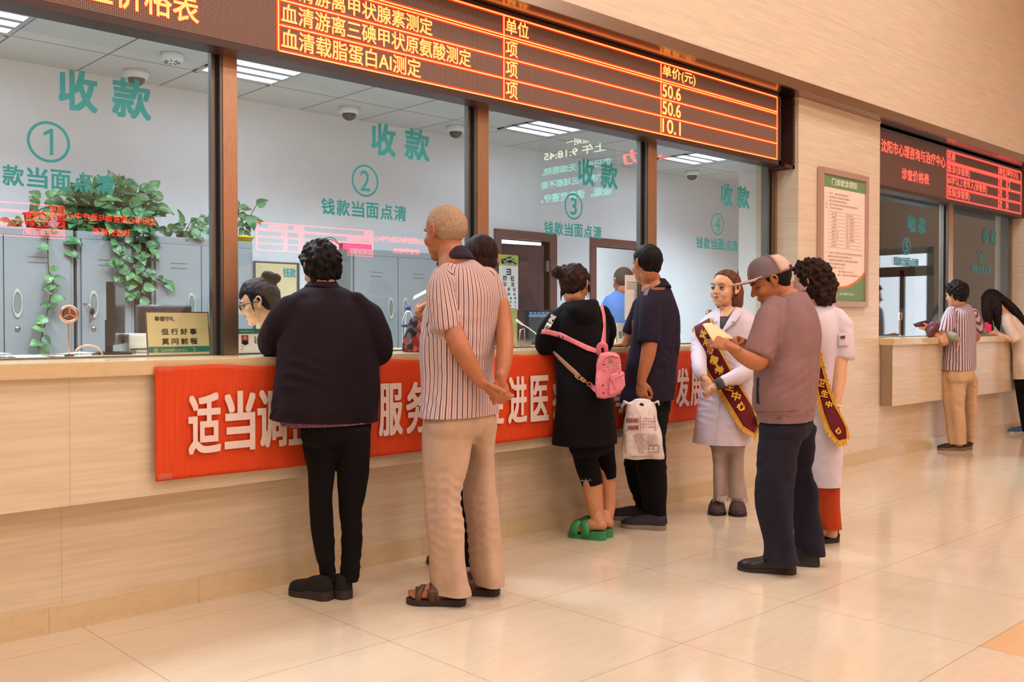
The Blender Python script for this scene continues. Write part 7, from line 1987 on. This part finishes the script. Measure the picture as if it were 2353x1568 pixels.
MB().rings([[Vector((w0 + (w1 - w0) * u, 1.25 + yy + .03 * math.sin(u * math.pi), z)) for u, yy in ((0, 0), (.5, 0), (1, 0), (1, .06), (.5, .06), (0, .06))] for z in (.72, .9, zt - .02, zt)]).build('backrest', pm('dark_leather', (58, 46, 46), .4), t, True)
MB().box((w0, 1.22, .45), (w1, .78 + .9, .53)).build('seat', pm('dark_leather', (58, 46, 46), .4), t, bevel=.02)
MB().tube([Vector(((w0 + w1) / 2, 1.45, .02)), Vector(((w0 + w1) / 2, 1.45, .45))], .03, 12).build('column', M_BLACK, t, True)
ft = MB()
for k in range(5): ft.tube([Vector(((w0 + w1) / 2, 1.45, .07)), Vector(((w0 + w1) / 2 + .28 * math.cos(k * 1.2566), 1.45 + .28 * math.sin(k * 1.2566), .03))], .02, 8)
ft.build('foot', M_BLACK, t, True)
t.name = 'office_chair'
c0, c1 = WY(296, 800, 1.0), WY(330, 800, 1.0)
t = empty('printer', ((c0.x + c1.x) / 2 + .05, 1.08, 1.083), 'small white receipt printer behind the counter of window 1', 'printer')
zt = WY(310, 767, 1.0).z
# a worktop for the clerks
wt = empty('desk', (2.0, 1.2, 0), 'long grey clerks desk running behind the glass', 'desk')
MB().box((-1.6, .99, 1.05), (5.4, 1.12, 1.078)).build('desktop', pm('grey_laminate', (190, 188, 184), .5), wt)
for x in (-1.5, .2, 2.0, 3.8, 5.3): MB().box((x - .02, 1.0, 0), (x + .02, 1.10, 1.05)).build('leg', M_ALU, wt)
MB().box((c0.x, 1.0, 1.083), (c1.x + .07, 1.11, zt)).build('body', M_WHITEM, t, bevel=.012)
MB().box((c0.x + .01, .996, 1.10), (c1.x + .05, 1.001, 1.106)).build('paper_slot', M_BLACK, t)

# ---- things behind window 3: monitor, gooseneck lamp, box, card signs
y = .95; a, b = WY(1212, 712, y), WY(1268, 790, y)
t = empty('monitor', ((a.x + b.x) / 2 + .1, y, 1.083), 'monitor showing a table on its screen behind window 3', 'monitor')
ms = plane_m((a.x, y, 1.095), (1, 0, 0), (0, 0, 1)); mw, mh = .42, a.z - 1.095
MB().box((0, 0, -.03), (mw, mh, 0), m=ms).build('screen_housing', M_BLACK, t, bevel=.004)
MB().box((.012, .012, 0), (mw - .012, mh - .012, .001), m=ms).build('screen', emit('dim_screen', (64, 76, 84), .6), t)
mb = MB(); mb.box((.012, mh - .05, .001), (mw - .012, mh - .032, .002), m=ms)
for k in range(9): mb.box((.02 + .04 * k, mh - .028, .001), (.045 + .04 * k, mh - .016, .002), m=ms)
mb.build('screen_toolbar', emit('toolbar_glow', (120, 150, 190), .8), t)
MB().box((mw * .35, -.012, -.12), (mw * .65, .0, .06), m=ms).build('stand', M_BLACK, t)
c = WY(1198, 786, .80)
t = empty('card_reader', (c.x, .80, 1.083), 'small silver card reader on the counter behind window 3', 'card reader')
MB().box((c.x - .04, .76, 1.083), (c.x + .06, .84, 1.115)).build('body', M_STEEL, t, bevel=.006)
lp = MB(); lp.tube([Vector((c.x - .02, .80, 1.11)), Vector((c.x - .01, .80, 1.19)), Vector((c.x + .03, .80, 1.20)), Vector((c.x + .03, .80, 1.11))], .004, 8); lp.build('handle', M_STEEL, t, True)
a, b = WY(1188, 737, .70), WY(1236, 772, .78)
t = empty('gooseneck_lamp', (b.x + .02, .78, 1.083), 'white gooseneck microphone leaning up left of the bun at window 3', 'microphone')
gm = MB(); gm.tube([a, a.lerp(b, .25)], [.009, .007], 10); gm.build('head', M_WHITEM, t, True)
gm = MB(); gm.tube([a.lerp(b, .2), a.lerp(b, .55) + Vector((0, 0, .006)), b, Vector((b.x + .02, .78, 1.09))], .004, 8, samples=5); gm.build('neck', M_WHITEM, t, True)
gm = MB(); gm.lathe([(0, 0), (.03, 0), (.028, .012), (0, .014)], Matrix.Translation((b.x + .02, .78, 1.083)), 16); gm.build('base', M_WHITEM, t, True)
a, b = WY(1170, 705, .75), WY(1186, 790, .75)
t = tag(MB().box((a.x - .06, .74, 1.083), (b.x, .80, a.z - .01)).build('carton', pm('olive_carton', (168, 168, 120), .6, vary=.05)), 'pale green carton standing behind the striped shirt at window 3', 'box')
# posted sheet and card sign
a, b = WY(1434, 632, .47), WY(1470, 735, .47)
t = empty('posted_sheet', ((a.x + b.x) / 2, .465, b.z), 'white printed sheet taped inside the glass of window 3', 'paper')
q = plane_m((a.x, .4455, b.z), (1, 0, 0), (0, 0, 1)); pw_, ph_ = b.x - a.x + .03, a.z - b.z
MB().box((0, 0, -.0175), (pw_, ph_, -.0165), m=q).build('sheet', pm('warm_paper', (242, 232, 226), .7, vary=.02), t)
mb = MB(); rr = random.Random(2)
for k in range(15):
    i0 = .1 if k < 5 else .5
    mb.box((pw_ * i0, ph_ * (.84 - .038 * k), -.0164), (pw_ * rr.uniform(.7, .92), ph_ * (.852 - .038 * k), -.016), m=q)
mb.build('print', M_INK, t)
a, b = WY(1420, 742, .56), WY(1452, 782, .56)
q = plane_m((a.x, .56, 1.084), (1, 0, 0), Vector((0, .1, 1))); w_, h_ = b.x - a.x + .02, a.z - 1.084
t = empty('card_sign', q @ Vector((w_ / 2, 0, 0)), 'white card sign with teal characters standing under the posted sheet', 'sign')
MB().box((0, 0, -.003), (w_, h_, 0), m=q).box((-.02, 0, -.03), (-.014, h_ * .95, 0), m=q).box((-.03, 0, -.05), (-.025, h_ * .93, -.01), m=q).build('card', M_PAPER, t)
mb = MB(); text_into(mb, '挂号收费', q, (w_ * .08, h_ * .30, w_ * 1.0, h_ * .62), .03, lift=.002); mb.build('lettering', pm('slate_teal', (70, 106, 120), .6, vary=0), t, fixn=False)
c = WY(1407, 785, .62)
bt = tag(MB().lathe([(0, 0), (.035, 0), (.038, .03), (.03, .09), (.022, .12), (0, .125)], Matrix.Translation((c.x, .62, 1.083)), 18).build('pot', pm('pale_green_bottle', (150, 168, 150), .4), None, True), 'small pale green bottle behind the pink strap at window 3', 'bottle')

# ---- floral bag and water bottle on the counter at window 2
def floral_bag():
    k = N('floral_print').set(.85, 0, .2); v = k.n('ShaderNodeTexVoronoi'); v.inputs['Scale'].default_value = 34; k.l(k.pos(), v.inputs['Vector'])
    n = k.noise(k.pos(), 60, 3); x = k.xyz(v.outputs['Color'])
    c = k.mix(k.math('GREATER_THAN', x[0], .62), k.mix(k.math('GREATER_THAN', x[1], .55), lin((46, 40, 44)), lin((112, 108, 104))), k.mix(k.math('GREATER_THAN', x[2], .5), lin((178, 56, 52)), lin((206, 118, 112))))
    k.color(k.mix(k.math('MULTIPLY', n, .7), c, lin((60, 40, 42))))
    t = empty('floral_bag', WY(950, 825, .22), 'floral cloth bag standing on the counter in front of the striped shirt', 'bag')
    mb = MB(); rings = []
    for y, xl, xr in ((830, 918, 1000), (822, 916, 1000), (800, 919, 1000), (775, 924, 1000), (750, 930, 1000), (735, 936, 998), (728, 944, 990)):
        th = .06 if y > 740 else .04
        c = WY((xl + xr) / 2, y, .22); a = (xr - xl) / 2 * dep(c) / FPX
        if y == 830: c.z = 1.086
        rings.append([c + Vector((math.cos(q) * a, math.sin(q) * th, 0)) for q in [2 * math.pi * i / 28 for i in range(28)]])
    mb.rings(rings); me = remesh(mb, .006, 2); co, no = getv(me); setv(me, co + no * (fields(co, 6, 7, 50, 35) * .007)[:, None])
    co, _ = getv(me); co[:, 2] = np.maximum(co[:, 2], 1.083); setv(me, co)
    link('bag_body', me, k.m, t, True)
    h = MB(); h.tube([WY(926, 818, .16), WY(912, 822, .2), WY(900, 822, .22)], [.01, .012, .006], 8, samples=4); h.build('strap', M_BLACK, t, True)
    c = WY(948, 700, .26); b = empty('water_bottle', (c.x, .30, 1.084), 'clear plastic water bottle with a blue cap poking out behind the floral bag', 'bottle')
    zt = WY(948, 703, .30).z; m = Matrix.Translation((c.x, .30, 1.084)); H = zt - 1.084
    kk = N('clear_plastic').set(.08, 0, .5); kk.color((.92, .94, .97)); kk.b.inputs['Transmission Weight'].default_value = .9; kk.b.inputs['IOR'].default_value = 1.15
    MB().lathe([(0, 0), (.033, 0), (.034, .02), (.034, H - .10), (.030, H - .07), (.018, H - .04), (.013, H - .025), (0, H - .025)], m, 24).build('bottle', kk.m, b, True)
    MB().lathe([(0, H - .025), (.015, H - .025), (.015, H), (0, H)], m, 20).build('cap', pm('blue_cap', (60, 84, 190), .4, vary=0), b, True)
    MB().lathe([(.0345, H - .115), (.0345, H - .10)], m, 24).build('label_band', pm('navy_band', (36, 46, 100), .4, vary=0), b, True)
floral_bag()

# ---- notice board on the pillar
def notice():
    a, b = WY(1884, 384, .19), WY(1991, 712, .19)
    x0, x1, z0, z1 = 5.868, 6.70, 1.375, 2.523
    m = plane_m((x0, .188, z0), (1, 0, 0), (0, 0, 1)); w, h = x1 - x0, z1 - z0
    t = empty('notice_board', (x0 + w / 2, .2, z0), 'tall framed clinic notice with green header and footer on the stone pillar', 'notice board')
    f = .05
    fr = MB().box((0, 0, -.022), (f, h, .014), m=m).box((w - f, 0, -.022), (w, h, .014), m=m).box((f, 0, -.022), (w - f, f, .014), m=m).box((f, h - f, -.022), (w - f, h, .014), m=m)
    fr.build('frame', pm('pink_aluminium', (196, 164, 150), .35, .4, vary=.03), t, bevel=.004)
    MB().box((f, f, -.022), (w - f, h - f, -.002), m=m).build('poster', pm('poster_paper', (250, 226, 212), .5, vary=.02), t)
    gr = pm('poster_green_band', (112, 150, 104), .5, vary=.06, scale=8)
    MB().box((f, h * .865, -.002), (w - f, h - f, .0), m=m).build('header_band', gr, t)
    n = 20; vs = []; orr = []
    for i in range(n + 1):
        u = f + (w - 2 * f) * i / n; q = i / n; z = h * (.135 + .055 * (q - .42) ** 2 * 6)
        vs += [m @ Vector((u, f, -.001)), m @ Vector((u, z, -.001))]; orr += [m @ Vector((u, z, -.0005)), m @ Vector((u, z + .010 + .016 * q, -.0005))]
    F_4 = [(2 * i, 2 * i + 2, 2 * i + 3, 2 * i + 1) for i in range(n)]
    MB().add(vs, F_4).build('footer_band', gr, t, fixn=False); MB().add(orr, F_4).build('orange_curve', pm('orange_curve', (226, 120, 66), .5, vary=0), t, fixn=False)
    hd = MB(); text_into(hd, '门诊就诊须知', m, (w * .24, h * .885, w * .76, h * .935), .02, lift=.001)
    text_into(hd, '沈阳市精神卫生中心', m, (w * .40, h * .085, w * .72, h * .105), .01, lift=.001); ring_into(hd, m @ Matrix.Translation((0, 0, .001)), w * .32, h * .095, .030, .036)
    for s in (-1, 1): hd.add([m @ Vector(q) for q in ((w * .32, h * .078, .001), (w * .32 + s * .024, h * .10, .001), (w * .32 + s * .012, h * .108, .001), (w * .32, h * .1, .001))], [(0, 1, 2, 3)])
    hd.build('white_lettering', M_PAPER, t, fixn=False)
    tx = MB()
    L = ['一、初诊、复诊病人请先挂号。', '二、请持就诊卡到相应科室候诊。', '三、候诊时请保持安静秩序。', '四、就诊时请主动告知医生病史及用药情况。', '五、门诊出诊时间安排']
    for i, s in enumerate(L): text_into(tx, s, m, (w * .12, h * (.815 - .026 * i), w * (.12 + .034 * len(s)), h * (.830 - .026 * i)), 0, lift=.001, res=1)
    for i in range(11):
        z = h * (.692 - .026 * i); tx.add([m @ Vector(q) for q in ((w * .16, z, .001), (w * .86, z, .001), (w * .86, z + .0018, .001), (w * .16, z + .0018, .001))], [(0, 1, 2, 3)])
    for i, (s, s2) in enumerate((('科 室', '出诊时间'), ('精神科', '周一至周五'), ('心理科', '周一至周五'), ('儿童科', '周一至周五'), ('老年科', '周一至周五'), ('睡眠门诊', '周一至周六'), ('戒断门诊', '周一至周日'), ('专家门诊', '周一至周日'), ('急诊科', '全天'), ('检验科', '全天'))):
        z = h * (.673 - .026 * i); text_into(tx, s, m, (w * .24, z, w * (.24 + .034 * len(s)), z + h * .013), 0, lift=.001, res=1); text_into(tx, s2, m, (w * .54, z, w * (.54 + .034 * len(s2)), z + h * .013), 0, lift=.001, res=1)
    L = ['六、年满六十周岁以上老年人凭证件优先挂号就诊。', '请携带身份证件并配合预检分诊。', '七、离院时请妥善保管个人随身物品及票据。', '八、门诊大楼内禁止吸烟。', '九、咨询电话: 024-2311', '急诊电话: 024-2312', '十、门诊收费、挂号、取药均实行排队等候,请', '配合工作。']
    for i, s in enumerate(L):
        x = .12 if s[1] == '、' else (.16 if i != 5 else .38)
        text_into(tx, s, m, (w * x, h * (.385 - .0265 * i), w * min(x + .034 * sum(1 if ord(c) > 255 else .55 for c in s), .9), h * (.400 - .0265 * i)), 0, lift=.001, res=1)
    tx.build('print', pm('grey_print', (150, 120, 112), .7, vary=0), t, fixn=False)
notice()

# ---- dim things behind the far windows
a = WY(2030, 700, .8)
t = empty('monitor', (8.2, .9, 1.10), 'dark monitor on an arm behind the glass of window 5', 'monitor')
c = WY(2085, 715, .9); MB().box((c.x - .16, .88, c.z - .04), (c.x + .16, .93, c.z + .02)).box((c.x - .03, .9, 1.10), (c.x + .03, .93, c.z)).build('bracket', M_BLACK, t)
MB().box((c.x + .10, .86, c.z - .16), (c.x + .40, .89, c.z + .05)).build('screen_housing', M_BLACK, t, bevel=.003)
dd = MB().box((11.98, 2.2, 0), (12.19, 3.2, 2.1)).build('door_4', M_DOOR); struct(dd)
cb = empty('metal_cabinet', (10.9, 2.9, 0), 'pale tall cabinet behind the glass at the far right', 'cabinet')
MB().box((10.2, 2.3, 0), (11.3, 3.2, 2.4)).build('body', M_WHITEM, cb, bevel=.004)
MB().box((10.3, 2.28, 1.5), (10.33, 2.3, 1.6)).build('handle', M_BLACK, cb)
